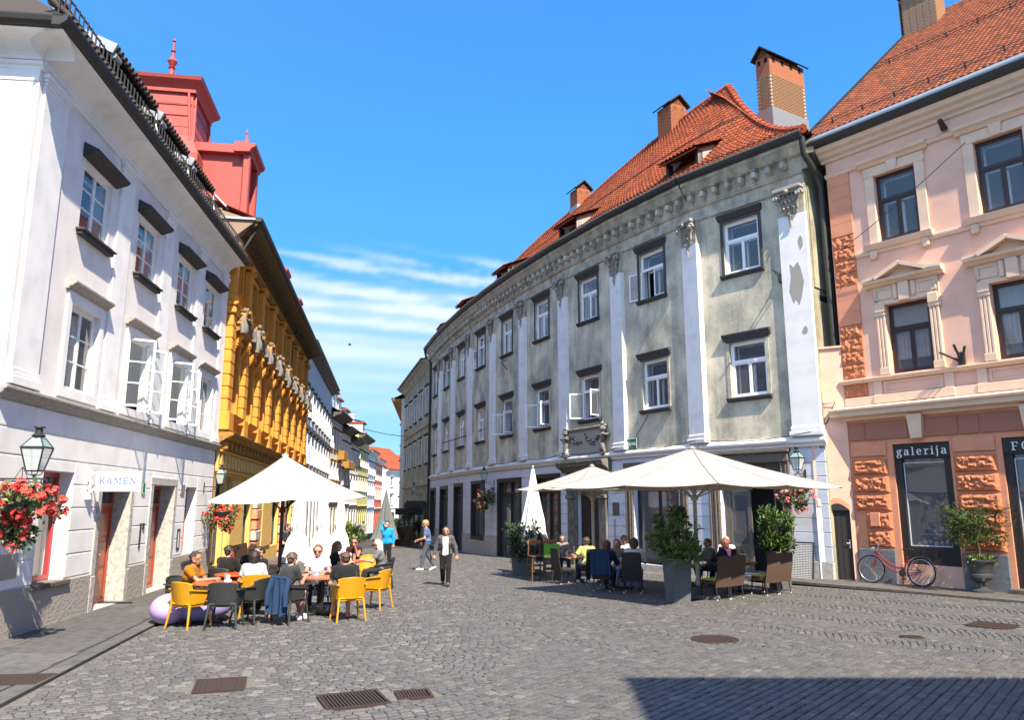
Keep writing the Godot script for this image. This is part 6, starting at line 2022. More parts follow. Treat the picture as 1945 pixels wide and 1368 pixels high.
	for s in 10:
		var a0 := lerpf(dx[0], dx[1], s / 10.0)
		var a1 := lerpf(dx[0], dx[1], (s + 1) / 10.0)
		var h0 := 2.06 + 0.20 * sin(PI * s / 10.0)
		var h1 := 2.06 + 0.20 * sin(PI * (s + 1) / 10.0)
		arch.quad(Vector3(a0, h0, 0.008), Vector3(a1, h1, 0.008), Vector3(a1, h1 + 0.16, 0.008), Vector3(a0, h0 + 0.16, 0.008))
		leaf.quad(Vector3(a0, 2.055, 0.004), Vector3(a1, 2.055, 0.004), Vector3(a1, h1, 0.004), Vector3(a0, h0, 0.004))
	put("door_arch", arch, "terracotta_flat", H)
	for s in 5: leaf.box(Vector3(dx[0] + 0.01 + s * 0.135, 0, -0.101), Vector3(dx[0] + 0.13 + s * 0.135, 2.05, -0.088))
	var gd := put("low_door", leaf, "black_wood", H)
	b = MB.new(); b.t = GF
	b.bev(Vector3(0.84, 0.95, -0.088), Vector3(0.88, 1.2, -0.075), 0.005); b.tube([Vector3(0.86, 1.1, -0.08), Vector3(0.86, 1.1, -0.03), Vector3(0.77, 1.1, -0.03)], 0.011, 6); put("handle", b, "sign_silver", gd)
	b = MB.new(); b.t = GF
	b.bev(Vector3(-0.02, -0.2, -0.1), Vector3(0.24, 2.12, 0.03), 0.025); b.bev(Vector3(0.0, 2.12, -0.1), Vector3(0.34, 2.42, 0.028), 0.06)
	put("white_jamb", b, "white_trim", H)
	b = MB.new()
	b.tube([Vector3(-0.85, 6.6, 0.46), Vector3(-0.8, 5.6, 0.44), Vector3(-0.5, 5.25, 0.32), Vector3(-0.2, 5.3, 0.22), Vector3(-0.45, 4.7, 0.3), Vector3(-0.9, 4.35, 0.5)], 0.016, 5)
	put("cable", b, "wire", H)
	b = MB.new()                                            # iron flag holder on the sill course, spotlight under the eaves
	var c0 := Vector3(3.42, 5.95, 0.12)
	b.bev(c0 + Vector3(-0.09, 0.0, -0.1), c0 + Vector3(0.09, 0.36, -0.04), 0.01)
	for d in [Vector3(-0.42, 0.38, 0.25), Vector3(-0.02, 0.52, 0.3), Vector3(0.22, 0.45, 0.22)]: b.tube([c0 + Vector3(0, 0.08, -0.05), c0 + d], 0.035, 8)
	put("flag_holder", b, "iron", H)
	b = MB.new()
	b.tube([Vector3(3.65, 12.75, 0.08), Vector3(3.65, 12.95, 0.35)], 0.10, 8, 0.07)
	put("wall_light", b, "iron", H)
	pink_roof(H)

func pink_roof(H: Node3D) -> void:
	var LEN := 12.2
	var surf := func(u: float, v: float) -> Vector3: return Vector3(u, lerpf(13.9, 22.6, v), lerpf(0.42, -9.7, v))
	var b := MB.new()
	b.quad(surf.call(-0.42, 0.0), surf.call(LEN, 0.0), surf.call(LEN, 1.0), surf.call(-0.42, 1.0))
	b.quad(surf.call(LEN, 1.0), surf.call(LEN, 1.0), Vector3(LEN, 13.5, -18), Vector3(-0.42, 13.5, -18)) 
	b.quad(surf.call(-0.42, 1.0), surf.call(LEN, 1.0), Vector3(LEN, 13.5, -18), Vector3(-0.42, 13.5, -18))
	b.quad(Vector3(-0.42, 13.5, -18), Vector3(-0.42, 13.5, 0.3), surf.call(-0.42, 0.0), surf.call(-0.42, 1.0))
	var rf := put("roof", b, "tile_under", H)
	var where := lay_tiles(surf, [func(_v): return -0.36, func(_v): return 8.6], 62, 0.19, 0.2)
	var cols := []
	for i in where.size():
		where[i] = where[i] * Transform3D(Basis.IDENTITY.scaled(Vector3(0.96, 0.55, 1.0)), Vector3.ZERO)
		var c := tile_tone()
		cols.append(Color(c.r * 0.90 + 0.01, c.g * 1.05 + 0.008, c.b * 1.15 + 0.006))
	many("roof_tiles", tile_mesh(), where, "tile", rf, cols)
	b = MB.new()
	b.bar((surf.call(-0.44, 0.0) as Vector3) + Vector3(0, 0.05, 0), (surf.call(-0.44, 1.0) as Vector3) + Vector3(0, 0.05, 0), 0.06, 0.16)
	put("verge", b, "gutter", rf)
	b = MB.new()                                            # snow guards: brackets carrying two rods
	for v in [0.055, 0.50]:
		for k in 12:
			var p: Vector3 = surf.call(0.3 + k * 1.0, v)
			b.bar(p + Vector3(0, -0.03, 0), p + Vector3(0, 0.22, 0.05), 0.05, 0.03)
			b.bar(p + Vector3(0, 0.0, -0.1), p + Vector3(0, 0.18, 0.05), 0.02, 0.03)
		for h in [0.1, 0.2]: b.tube([(surf.call(-0.3, v) as Vector3) + Vector3(0, h, 0.04), (surf.call(LEN, v) as Vector3) + Vector3(0, h, 0.04)], 0.014, 5)
	put("snow_guard", b, "iron", rf)
	b = MB.new()                                            # chimney astride the verge
	var c := Vector3(0.15, 0, -8.25)
	b.box(c + Vector3(-0.55, 19.5, -0.45), c + Vector3(0.75, 22.75, 0.45))
	var ch := put("chimney", b, "chimney_patch", rf)
	b = MB.new()
	for j in 22:
		var y := 20.95 + j * 0.08
		for s in [-1.0, 1.0]:
			for k in 5: b.bev(c + Vector3(-0.55 + k * 0.26 + 0.005 + (0.0 if j % 2 else 0.03), y, s * 0.45 - 0.02), c + Vector3(-0.55 + k * 0.26 + 0.235 + (0.0 if j % 2 else 0.02), y + 0.064, s * 0.45 + 0.012), 0.005)
			for k in 3: b.bev(c + Vector3(-0.1 + s * 0.65 + 0.1 - 0.02, y, -0.42 + k * 0.29), c + Vector3(-0.1 + s * 0.65 + 0.1 + (0.012 if s > 0 else -0.012) + 0.02, y + 0.064, -0.42 + k * 0.29 + 0.26), 0.005)
	put("bricks", b, "old_brick", ch, "stuff")
	b = MB.new()
	b.bev(c + Vector3(-0.68, 22.75, -0.58), c + Vector3(0.88, 22.9, 0.58), 0.02); b.bar(c + Vector3(-0.75, 22.9, 0), c + Vector3(0.1, 23.3, 0), 1.2, 0.07); b.bar(c + Vector3(0.95, 22.9, 0), c + Vector3(0.1, 23.3, 0), 1.2, 0.07)
	put("cap", b, "gutter", ch)
	b = MB.new(); b.box(c + Vector3(-0.6, 19.4, -0.5), c + Vector3(0.8, 20.95, 0.5)); put("flashing", b, "gutter", ch)

# ------------------------------------------------------------------ plants
func leaf_mesh(w: float, l: float, fold := 0.25) -> ArrayMesh:
	var b := MB.new()
	var z := fold * w
	b.quad(Vector3(0, 0, 0), Vector3(w / 2, z, -l * 0.45), Vector3(0, 0.02, -l), Vector3(0, 0, -l * 0.5))
	b.quad(Vector3(0, 0, 0), Vector3(0, 0, -l * 0.5), Vector3(0, 0.02, -l), Vector3(-w / 2, z, -l * 0.45))
	return b.mesh()

func foliage(r: RandomNumberGenerator, lobes: Array, n: int, size := 1.0, out := 0.6) -> Array:   # lobes: [centre, radii]; leaves thick near the skin, pointing outwards
	var w := []
	for i in n:
		var e: Array = lobes[r.randi() % lobes.size()]
		var d := Vector3(r.randfn(), r.randfn(), r.randfn()).normalized()
		var rad := pow(r.randf(), 0.45)
		var p: Vector3 = e[0] + d * (e[1] as Vector3) * rad
		var dir := (d * out + Vector3(r.randfn(), r.randfn() + 0.15, r.randfn()) * 0.5).normalized()
		var b := Basis.looking_at(dir, Vector3(r.randfn(), 1.2, r.randfn()).normalized()) if absf(dir.y) < 0.99 else Basis.IDENTITY
		w.append(Transform3D(b.scaled_local(Vector3.ONE * size * r.randf_range(0.7, 1.3)), p))
	return w

func leaf_cols(r: RandomNumberGenerator, n: int, a: Color, b: Color) -> Array:
	var c := []
	for i in n:
		var k := a.lerp(b, r.randf())
		var g := r.randf_range(0.6, 1.15)
		c.append(Color(k.r * g, k.g * g, k.b * g))
	return c

func bloom_mesh() -> ArrayMesh:
	var b := MB.new()
	for i in 6:
		var a := TAU * i / 6
		var d := Vector3(cos(a), 0.5, sin(a)).normalized()
		var s := Vector3(-sin(a), 0, cos(a)) * 0.32
		b.quad(Vector3.ZERO, d * 0.55 - s, d * 1.0 + Vector3(0, 0.1, 0), d * 0.55 + s)
	return b.mesh()

func flower_basket(at: Vector3, s: float, label: String, a: Color, b: Color, seed_: int, n_bloom := 75) -> void:
	var o := thing("flower_basket", label, "flower basket", at, 0.0, "hanging flower baskets under the lanterns")
	var r := RandomNumberGenerator.new()
	r.seed = seed_
	var m := MB.new()
	m.lathe([Vector2(0.02, -0.16 * s), Vector2(0.2 * s, -0.1 * s), Vector2(0.27 * s, 0.05 * s), Vector2(0.26 * s, 0.07 * s)], 12)
	put("bowl", m, "iron", o)
	m = MB.new()
	for k in 3: m.tube([Vector3(cos(k * 2.1) * 0.25 * s, 0.06 * s, sin(k * 2.1) * 0.25 * s), Vector3(0, 0.52 * s, 0)], 0.006, 4)
	put("hanger", m, "iron", o)
	var lobes := []
	for k in 9: lobes.append([Vector3(r.randf_range(-0.4, 0.4), r.randf_range(-0.24, 0.2), r.randf_range(-0.35, 0.35)) * s, Vector3(0.26, 0.22, 0.26) * s])
	for k in 4: lobes.append([Vector3(r.randf_range(-0.35, 0.35), r.randf_range(-0.5, -0.3), r.randf_range(-0.3, 0.3)) * s, Vector3(0.1, 0.2, 0.1) * s])
	var w := foliage(r, lobes, 900, s)
	many("leaves", leaf_mesh(0.06, 0.08), w, "leaf_laurel", o, leaf_cols(r, w.size(), Color(0.045, 0.10, 0.022), Color(0.11, 0.17, 0.045)))
	var bl := []
	var cols := []
	for i in n_bloom:                                     # each head is a cluster of florets
		var e: Array = lobes[r.randi() % lobes.size()]
		var d := Vector3(r.randfn(), r.randfn() + 0.3, r.randfn()).normalized()
		var p: Vector3 = e[0] + d * (e[1] as Vector3) * 1.12
		var c := a.lerp(b, r.randf())
		for k in 9:
			var dd := Vector3(r.randfn(), r.randfn(), r.randfn()).normalized()
			bl.append(Transform3D(Basis(Quaternion(Vector3.UP, (dd + Vector3(0.01, 0.01, 0)).normalized())).scaled_local(Vector3.ONE * 0.042 * s), p + dd * 0.042 * s))
			var g := r.randf_range(0.8, 1.15)
			cols.append(Color(c.r * g, c.g * g, c.b * g))
	many("blossoms", bloom_mesh(), bl, "bloom", o, cols)

# ------------------------------------------------------------------ lanterns, signs
func wall_lantern(F: Transform3D, reach: float, label: String, s := 1.0) -> void:   # F: wall frame at the foot of the bracket
	var o := thing("wall_lantern", label, "lantern", Vector3.ZERO, 0.0, "old lanterns on wall brackets")
	o.transform = F
	var b := MB.new()
	b.bev(Vector3(-0.03, -0.16, 0), Vector3(0.03, 0.16, 0.02), 0.005)
	b.tube([Vector3(0, 0.02, 0), Vector3(0, 0.02, reach + 0.16)], 0.013, 6)
	b.tube([Vector3(0, -0.14, 0.01), Vector3(0, -0.12, reach * 0.35), Vector3(0, -0.02, reach * 0.7), Vector3(0, 0.02, reach * 0.85)], 0.01, 6)
	for q in 7: b.tube([Vector3(0, 0.02 - 0.05 + 0.05 * cos(q * 0.8), reach + 0.16 + 0.05 * sin(q * 0.8)), Vector3(0, 0.02 - 0.05 + 0.05 * cos((q + 1) * 0.8), reach + 0.16 + 0.05 * sin((q + 1) * 0.8))], 0.009, 5)
	put("bracket", b, "iron", o)
	var Z := Vector3(0, 0, reach)
	var y0 := 0.14 * s
	b = MB.new()
	b.tube([Z + Vector3(0, 0.02, 0), Z + Vector3(0, 0.09 * s, 0)], 0.02, 6)
	for k in 4:                                            # the cradle of thin rods
		var d := Vector3(cos(k * PI / 2 + PI / 4), 0, sin(k * PI / 2 + PI / 4))
		b.tube([Z + Vector3(0, 0.06 * s, 0), Z + d * 0.10 * s + Vector3(0, 0.09 * s, 0), Z + d * 0.13 * s + Vector3(0, y0 + 0.04, 0)], 0.008, 5)
	var t0 := 0.088 * s; var t1 := 0.165 * s; var y1 := y0 + 0.36 * s
	for k in 4:
		var a := Vector3(1 if k in [0, 3] else -1, 0, 1 if k < 2 else -1)
		var c := Vector3(1 if (k + 1) % 4 in [0, 3] else -1, 0, 1 if (k + 1) % 4 < 2 else -1)
		b.tube([Z + a * t0 + Vector3(0, y0, 0), Z + a * t1 + Vector3(0, y1, 0)], 0.013 * s, 5)
		b.tube([Z + a * t0 + Vector3(0, y0, 0), Z + c * t0 + Vector3(0, y0, 0)], 0.012 * s, 5)
		b.tube([Z + a * t1 + Vector3(0, y1, 0), Z + c * t1 + Vector3(0, y1, 0)], 0.016 * s, 5)
		b.tube([Z + a * t1 + Vector3(0, y1, 0), Z + a * 0.07 * s + Vector3(0, y1 + 0.15 * s, 0)], 0.012 * s, 5)
	b.lathe([Vector2(0.09 * s, y1 + 0.16 * s), Vector2(0.10 * s, y1 + 0.19 * s), Vector2(0.055 * s, y1 + 0.23 * s), Vector2(0.05 * s, y1 + 0.30 * s), Vector2(0.085 * s, y1 + 0.31 * s), Vector2(0.08 * s, y1 + 0.335 * s), Vector2(0.001, y1 + 0.34 * s)], 10, Z)
	put("frame", b, "iron", o)
	for k in 4:
		b = MB.new()
		b.t = Transform3D(Basis(Vector3.UP, k * PI / 2), Z)
		b.quad(Vector3(-t0, y0, t0), Vector3(t0, y0, t0), Vector3(t1, y1, t1), Vector3(-t1, y1, t1))
		put("pane", b, "lamp_glass", o)
		b = MB.new()
		b.t = Transform3D(Basis(Vector3.UP, k * PI / 2), Z)
		b.quad(Vector3(-t1, y1, t1), Vector3(t1, y1, t1), Vector3(0.07 * s, y1 + 0.15 * s, 0.07 * s), Vector3(-0.07 * s, y1 + 0.15 * s, 0.07 * s))
		put("roof_pane", b, "lamp_roof", o)

func wall_fittings() -> void:
	mat("lamp_roof", lin(0.22, 0.30, 0.27), 0.3)
	var a := deg_to_rad(-6.2)
	var C := Vector3(-8.376, 0, -12.37)
	var W := along(C, C + Vector3(sin(a), 0, -cos(a)))
	var at := func(F: Transform3D, p: Vector3) -> Transform3D: return Transform3D(F.basis, F * p)
	var red1 := Color(0.62, 0.035, 0.03); var red2 := Color(0.75, 0.13, 0.10)
	wall_lantern(at.call(W, Vector3(0.12, 2.63, 0)), 0.6, "lantern at the near corner of the white house, left edge of the picture", 1.05)
	flower_basket(W * Vector3(-0.16, 2.25, 0.55), 1.12, "big basket of red geraniums at the left edge, on the white house corner", red1, red2, 11, 90)
	wall_lantern(at.call(W, Vector3(11.9, 2.75, 0)), 0.5, "lantern at the far end of the white house, above the white parasol", 0.85)
	flower_basket(W * Vector3(12.1, 1.95, 0.55), 0.95, "basket of red geraniums half under the big white parasol", red1, red2, 12, 70)
	var G0 := along(GREY[1], GREY[0])
	wall_lantern(at.call(G0, Vector3(3.8, 3.13, 0)), 0.45, "lantern on the grey building beside the pink house", 1.0)
	flower_basket(G0 * Vector3(3.75, 2.62, 0.5), 0.95, "basket of pink flowers hanging beside the pink house", Color(0.75, 0.12, 0.16), Color(0.85, 0.35, 0.38), 13, 60)
	var G5 := along(GREY[5], GREY[4])
	wall_lantern(at.call(G5, Vector3(0.25, 3.35, 0)), 0.6, "lantern on the shaded grey wall above the dark red basket", 1.0)
	flower_basket(G5 * Vector3(0.15, 2.55, 0.6), 1.15, "dark basket of withered reddish flowers on the shaded grey wall", Color(0.22, 0.05, 0.05), Color(0.35, 0.14, 0.10), 14, 60)
	var p := Vector3(-6.9, 0, -60.0)
	var FR := along(p + Vector3(-0.25, 0, -0.97), p)
	wall_lantern(at.call(FR, Vector3(0, 3.0, 0)), 0.6, "farthest lantern, on the wall beyond the grey building", 1.1)
	flower_basket(FR * Vector3(0, 1.9, 0.6), 1.3, "farthest flower basket, dark, beyond the grey building", Color(0.12, 0.06, 0.04), Color(0.2, 0.1, 0.06), 15, 30)
	# hanging shop sign on the white house, at right angles to the wall
	var S := thing("shop_sign", "pale glass shop sign with blue letters on the white house", "shop sign")
	S.transform = at.call(W, Vector3(3.6, 2.70, 0.0)) * Transform3D(Basis(Vector3.UP, -PI / 2), Vector3.ZERO)
	var b := MB.new(); b.bev(Vector3(0.14, -0.205, -0.015), Vector3(1.03, 0.205, 0.015), 0.006); put("panel", b, "sign_glass", S)
	b = MB.new(); b.box(Vector3(1.03, -0.21, -0.03), Vector3(1.055, 0.21, 0.03)); b.box(Vector3(0.0, 0.16, -0.012), Vector3(0.16, 0.19, 0.012)); b.box(Vector3(0.0, -0.17, -0.012), Vector3(0.16, -0.14, 0.012)); put("bracket", b, "sign_silver", S)
	b = MB.new()                                            # small white carved ornament on the bracket
	b.tube([Vector3(0.05, 0.2, 0.0), Vector3(0.02, 0.08, 0.03), Vector3(0.08, -0.04, 0.03), Vector3(0.02, -0.16, 0.03)], 0.035, 7)
	for q in [Vector3(0.03, 0.19, 0.03), Vector3(-0.03, 0.02, 0.03), Vector3(0.08, -0.2, 0.03), Vector3(-0.02, -0.24, 0.03), Vector3(0.04, -0.27, 0.03)]: b.ball(q, Vector3(0.045, 0.055, 0.04), 7)
	b.lathe([Vector2(0.08, -0.36), Vector2(0.06, -0.30), Vector2(0.03, -0.25)], 8, Vector3(0.03, 0, 0.03))
	put("ornament", b, "white_paint", S)
	var t := put("lettering", text_mesh("KAMEN", 0.125, "Droid Serif", 8.0), "sign_blue", S)
	t.position = Vector3(0.585, 0.02, 0.018)
	var N := thing("house_number_plate", "small dark green plate on the white wall right of the glass sign", "number plate")
	N.transform = at.call(W, Vector3(6.72, 2.62, 0.012))
	b = MB.new(); b.bev(Vector3(-0.11, -0.14, 0), Vector3(0.11, 0.14, 0.015), 0.006); put("plate", b, "sign_green", N)
	b = MB.new(); b.frame(-0.10, 0.10, -0.13, 0.13, 0.012, 0.015, 0.018); put("rim", b, "sign_white", N)
	# street name sign on the grey building
	var G1 := along(GREY[2], GREY[1])
	var Z := thing("street_sign", "green street name sign with white letters on the grey wall", "street sign")
	Z.transform = at.call(G1, Vector3(0.56, 4.50, 0.05))
	b = MB.new(); b.bev(Vector3(-0.44, -0.27, 0), Vector3(0.44, 0.27, 0.02), 0.012); put("plate", b, "sign_green", Z)
	b = MB.new(); b.frame(-0.415, 0.415, -0.245, 0.245, 0.03, 0.02, 0.026); put("rim", b, "sign_white", Z)
	t = put("lettering", text_mesh("STARI TRG", 0.115, "Droid Sans", 0.0, 0.006), "sign_white", Z)
	t.position = Vector3(0, 0.02, 0.024)
	# notices by the portal, camera and dark shop signs further on
	var G2 := along(GREY[3], GREY[2])
	var B := thing("notice_board", "brown notice plate and pale strip on the shade-tinted white wall by the portal", "notice board")
	B.transform = at.call(G2, Vector3(3.75, 2.0, 0.0))
	b = MB.new(); b.bev(Vector3(-0.25, -0.2, 0), Vector3(0.18, 0.3, 0.03), 0.006); put("plate", b, "stone_brown", B)
	b = MB.new(); b.bev(Vector3(-0.18, -1.15, 0), Vector3(-0.08, -0.35, 0.03), 0.006); put("strip", b, "zinc", B)
	b = MB.new(); b.bev(Vector3(-0.2, 0.7, 0), Vector3(0.3, 0.95, 0.04), 0.006); put("name_plate", b, "sign_silver", B)
	for e in [[Vector3(-7.35, 2.2, -59.2), Vector2(1.5, 0.55), "upper of two black shop signs jutting into the far street"], [Vector3(-8.0, 1.65, -60.5), Vector2(2.2, 0.5), "lower of two black shop signs jutting into the far street"]]:
		var o := thing("shop_sign", e[2], "shop sign", e[0])
		b = MB.new(); b.bev(Vector3(-e[1].x / 2, -e[1].y / 2, -0.06), Vector3(e[1].x / 2, e[1].y / 2, 0.06), 0.02); put("panel", b, "black_paint", o)
		b = MB.new(); b.box(Vector3(-e[1].x / 2, e[1].y / 2 - 0.08, 0.06), Vector3(e[1].x / 2, e[1].y / 2 - 0.05, 0.066)); b.tube([Vector3(0, 0, 0), Vector3(e[1].x / 2 + 0.9, 0, 0)], 0.03, 6); put("arm", b, "iron", o)
	# wires over the street
	for e in [[Vector3(-14.2, 9.2, -71), Vector3(-8.4, 8.4, -72), 0.2, "thin dark wire over the far street between the roofs"], [Vector3(-4.6, 6.2, -50.5), Vector3(-1.2, 6.5, -42.5), 0.05, "thin wire slung along the shaded grey wall"], [Vector3(10.1, 9.9, -22.6), Vector3(12.3, 11.9, -19.2), 0.08, "thin wire crossing the upper pink wall"]]:
		var o := thing("wire", e[3], "wire")
		b = MB.new()
		var pts := []
		for i in 9: pts.append((e[0] as Vector3).lerp(e[1], i / 8.0) - Vector3(0, e[2] * sin(PI * i / 8.0), 0))
		b.tube(pts, 0.012 if e[0].z > -45 else 0.03, 4)
		put("cable", b, "wire", o)

# ------------------------------------------------------------------ cafe furniture
func parasol(called: String, label: String, foot: Vector3, peak: float, rim: float, corners: Array, canvas: String, pole: String, pr: float, valance := 0.0, tilt := Vector2.ZERO) -> void:
	# corners: horizontal vectors from the pole to the corners of the canopy, in turning order
	var o := thing(called, label, "parasol", foot, 0.0, "cafe parasols")
	var pts := []
	var n := corners.size()
	for i in n:
		pts.append(corners[i])
		pts.append((corners[i] + corners[(i + 1) % n]) * 0.5)
	var N := pts.size()
	var P := func(i: int, r: float) -> Vector3:
		var c: Vector3 = pts[i % N]
		return Vector3(c.x * r, lerpf(peak, rim, r) - 0.10 * sin(PI * r) * 0.6 + (c.x * tilt.x + c.z * tilt.y) * r, c.z * r)
	var b := MB.new()
	var R := 6
	var S := 6
	for i in N:
		for j in R:
			for k in S:
				var q := []
				for e in [[j, k], [j + 1, k], [j + 1, k + 1], [j, k + 1]]:
					var r := float(e[0]) / R
					var t := float(e[1]) / S
					var a: Vector3 = P.call(i, r).lerp(P.call(i + 1, r), t)
					a.y -= 0.05 * r * sin(PI * t)
					if e[0] == R: a = a.lerp(Vector3(0, a.y, 0), 0.022 * sin(PI * t))
					q.append(a)
				b.quad(q[3], q[2], q[1], q[0])
			if valance > 0 and j == R - 1:
				for k in S:
					var a: Vector3 = P.call(i, 1.0).lerp(P.call(i + 1, 1.0), float(k) / S)
					var c: Vector3 = P.call(i, 1.0).lerp(P.call(i + 1, 1.0), float(k + 1) / S)
					a.y -= 0.05 * sin(PI * k / S); c.y -= 0.05 * sin(PI * (k + 1) / S)
					b.quad(a - Vector3(0, valance, 0), a, c, c - Vector3(0, valance, 0))
	put("canopy", b, canvas, o)
	for i in N:
		b = MB.new()
		var ps := []
		for j in 5: ps.append((P.call(i, j / 4.0 * 0.985) as Vector3) - Vector3(0, 0.035, 0))
		b.tube(ps, 0.018, 5)
		put("rib", b, pole, o)
		b = MB.new()
		b.tube(range(6).map(func(j): return (P.call(i, j / 5.0) as Vector3) + Vector3(0, 0.004, 0)), 0.009, 4)
		put("seam", b, "canvas_seam", o)
		b = MB.new()
		b.tube([Vector3(0, rim - 0.28, 0), (P.call(i, 0.48) as Vector3) - Vector3(0, 0.04, 0)], 0.017, 5)
		put("strut", b, pole, o)
	b = MB.new()
	b.tube([Vector3(0, 0, 0), Vector3(0, peak - 0.02, 0)], pr, 10)
	b.lathe([Vector2(pr * 1.8, rim - 0.33), Vector2(pr * 1.9, rim - 0.22), Vector2(pr, rim - 0.2)], 10)
	put("pole", b, pole, o)
	b = MB.new()
	b.lathe([Vector2(0.07, peak - 0.03), Vector2(0.09, peak + 0.01), Vector2(0.04, peak + 0.04), Vector2(0.001, peak + 0.07)], 10)
	put("cap", b, canvas, o)
	b = MB.new()
	b.bev(Vector3(-0.42, 0, -0.42), Vector3(0.42, 0.09, 0.42), 0.02); b.lathe([Vector2(0.09, 0.09), Vector2(0.07, 0.3)], 10)
	put("base", b, "concrete", o)

func closed_parasol(called: String, label: String, foot: Vector3, bottom: float, top: float, r0: float, canvas: String, seed_: int, tied := true, flap := 0.0) -> void:
	var o := thing(called, label, "parasol", foot, 0.0, "folded parasols")
	var rr := RandomNumberGenerator.new()
	rr.seed = seed_
	var folds := 9
	var b := MB.new()
	var n := 54
	var rows := 18
	var ph := []
	for i in folds: ph.append(rr.randf_range(0.75, 1.15))
	var P := func(i: int, j: int) -> Vector3:
		var v := float(j) / rows
		var y := lerpf(bottom, top, v)
		var a := TAU * i / n
		var waist := 1.0 - (0.32 * exp(-pow((v - 0.36) / 0.07, 2)) if tied else 0.0)
		var r := lerpf(r0, 0.05, pow(v, 0.75)) * waist
		var f := a * folds / TAU
		var k: float = ph[int(floor(f)) % folds]
		r *= 1.0 + 0.22 * cos(f * TAU) * k * (1 - v * 0.6)
		y -= (0.10 + flap * maxf(0, cos(a - 0.5))) * (1 - v) * (0.5 + 0.5 * cos(f * TAU)) * k * (1.0 if v < 0.2 else 0.3)
		return Vector3(cos(a) * r, y, -sin(a) * r)
	for j in rows:
		for i in n: b.quad(P.call(i, j), P.call(i + 1, j), P.call(i + 1, j + 1), P.call(i, j + 1))
	put("canvas", b, canvas, o)
	b = MB.new()
	b.tube([Vector3(0, 0, 0), Vector3(0, top + 0.06, 0)], 0.028, 8); b.ball(Vector3(0, top + 0.08, 0), Vector3(0.04, 0.05, 0.04), 8)
	put("pole", b, "pole_grey", o)
	b = MB.new(); b.bev(Vector3(-0.3, 0, -0.3), Vector3(0.3, 0.08, 0.3), 0.02); put("base", b, "concrete", o)

func shell_chair(called: String, label: String, at: Vector3, turn: float, m: String, arms: bool) -> Node3D:   # moulded cafe chair, faces +z
	var o := thing(called, label, "chair", at, turn, "yellow moulded cafe chairs" if m == "yellow_plastic" else "dark grey moulded cafe chairs")
	var b := MB.new()
	b.bev(Vector3(-0.25, 0.42, -0.22), Vector3(0.25, 0.455, 0.26), 0.015); b.bev(Vector3(-0.24, 0.385, -0.2), Vector3(0.24, 0.42, 0.24), 0.01)
	put("seat", b, m, o)
	b = MB.new()
	var cols := 8
	for i in cols:                                          # curved back shell with thickness
		for e in [[0.0, 1], [0.022, -1]]:
			var q := []
			for k in [[i, 0], [i + 1, 0], [i + 1, 1], [i, 1]]:
				var x := lerpf(-0.27, 0.27, float(k[0]) / cols)
				var bend := 0.10 * pow(absf(x) / 0.27, 2.0)
				var top := 0.83 - 0.045 * pow(absf(x) / 0.27, 4.0)
				q.append(Vector3(x, 0.43 if k[1] == 0 else top, (-0.215 if k[1] == 0 else -0.30) + bend - e[0]))
			if e[1] == 1: b.quad(q[0], q[1], q[2], q[3])
			else: b.quad(q[3], q[2], q[1], q[0])
	b.tube([Vector3(-0.27, 0.785, -0.20), Vector3(-0.18, 0.815, -0.265), Vector3(0, 0.83, -0.31), Vector3(0.18, 0.815, -0.265), Vector3(0.27, 0.785, -0.20)], 0.016, 6)
	put("backrest", b, m, o)
	for s in [-1.0, 1.0]:
		for z in [0.22, -0.2]:
			b = MB.new()
			b.tube([Vector3(s * 0.235, 0.44, z), Vector3(s * 0.285, 0.0, z * 1.32)], 0.026, 7, 0.017)
			put("leg", b, m, o)
		if arms:
			b = MB.new()
			b.bar(Vector3(s * 0.275, 0.70, -0.24), Vector3(s * 0.285, 0.64, 0.22), 0.06, 0.025)
			b.quad(Vector3(s * 0.26, 0.44, -0.21), Vector3(s * 0.26, 0.44, 0.12), Vector3(s * 0.285, 0.63, 0.16), Vector3(s * 0.275, 0.70, -0.22))
			b.quad(Vector3(s * 0.275, 0.70, -0.22), Vector3(s * 0.285, 0.63, 0.16), Vector3(s * 0.26, 0.44, 0.12), Vector3(s * 0.26, 0.44, -0.21))
			b.tube([Vector3(s * 0.285, 0.64, 0.2), Vector3(s * 0.25, 0.44, 0.24)], 0.02, 6)
			put("armrest", b, m, o)
	return o

func place(o: Node3D, label: String, at: Vector3, turn: float) -> Node3D:      # a further copy of a thing under its own name and label
	var k: Node3D = o.duplicate()
	k.name = numbered(str(o.name).rstrip("0123456789_"))
	add_child(k)
	k.position = at
	k.rotation.y = turn
	k.set_meta("label", label)
	return k

func face(d: Vector2) -> float:                             # turn that makes +z point along (x, z)
	return atan2(d.x, d.y)

func round_table(label: String, at: Vector3, r := 0.36) -> Node3D:
	var o := thing("cafe_table", label, "table", at, 0.0, "orange topped cafe tables")
	var b := MB.new()
	b.lathe([Vector2(0.01, 0.705), Vector2(r - 0.02, 0.71), Vector2(r, 0.72), Vector2(r, 0.738), Vector2(r - 0.012, 0.745), Vector2(0.001, 0.745)], 28)
	put("tabletop", b, "orange_top", o)
	b = MB.new(); b.tube([Vector3(0, 0.03, 0), Vector3(0, 0.71, 0)], 0.035, 8); put("column", b, "iron", o)
	b = MB.new()
	for k in 4: b.bar(Vector3(0, 0.045, 0), Vector3(cos(k * PI / 2 + 0.6) * 0.32, 0.02, sin(k * PI / 2 + 0.6) * 0.32), 0.06, 0.03)
	put("foot", b, "iron", o)
	return o

func small_thing(called: String, label: String, cat: String, at: Vector3, parts: Array) -> Node3D:   # parts: [name, MB, material]
	var o := thing(called, label, cat, at)
	for p in parts: put(p[0], p[1], p[2], o)
	return o

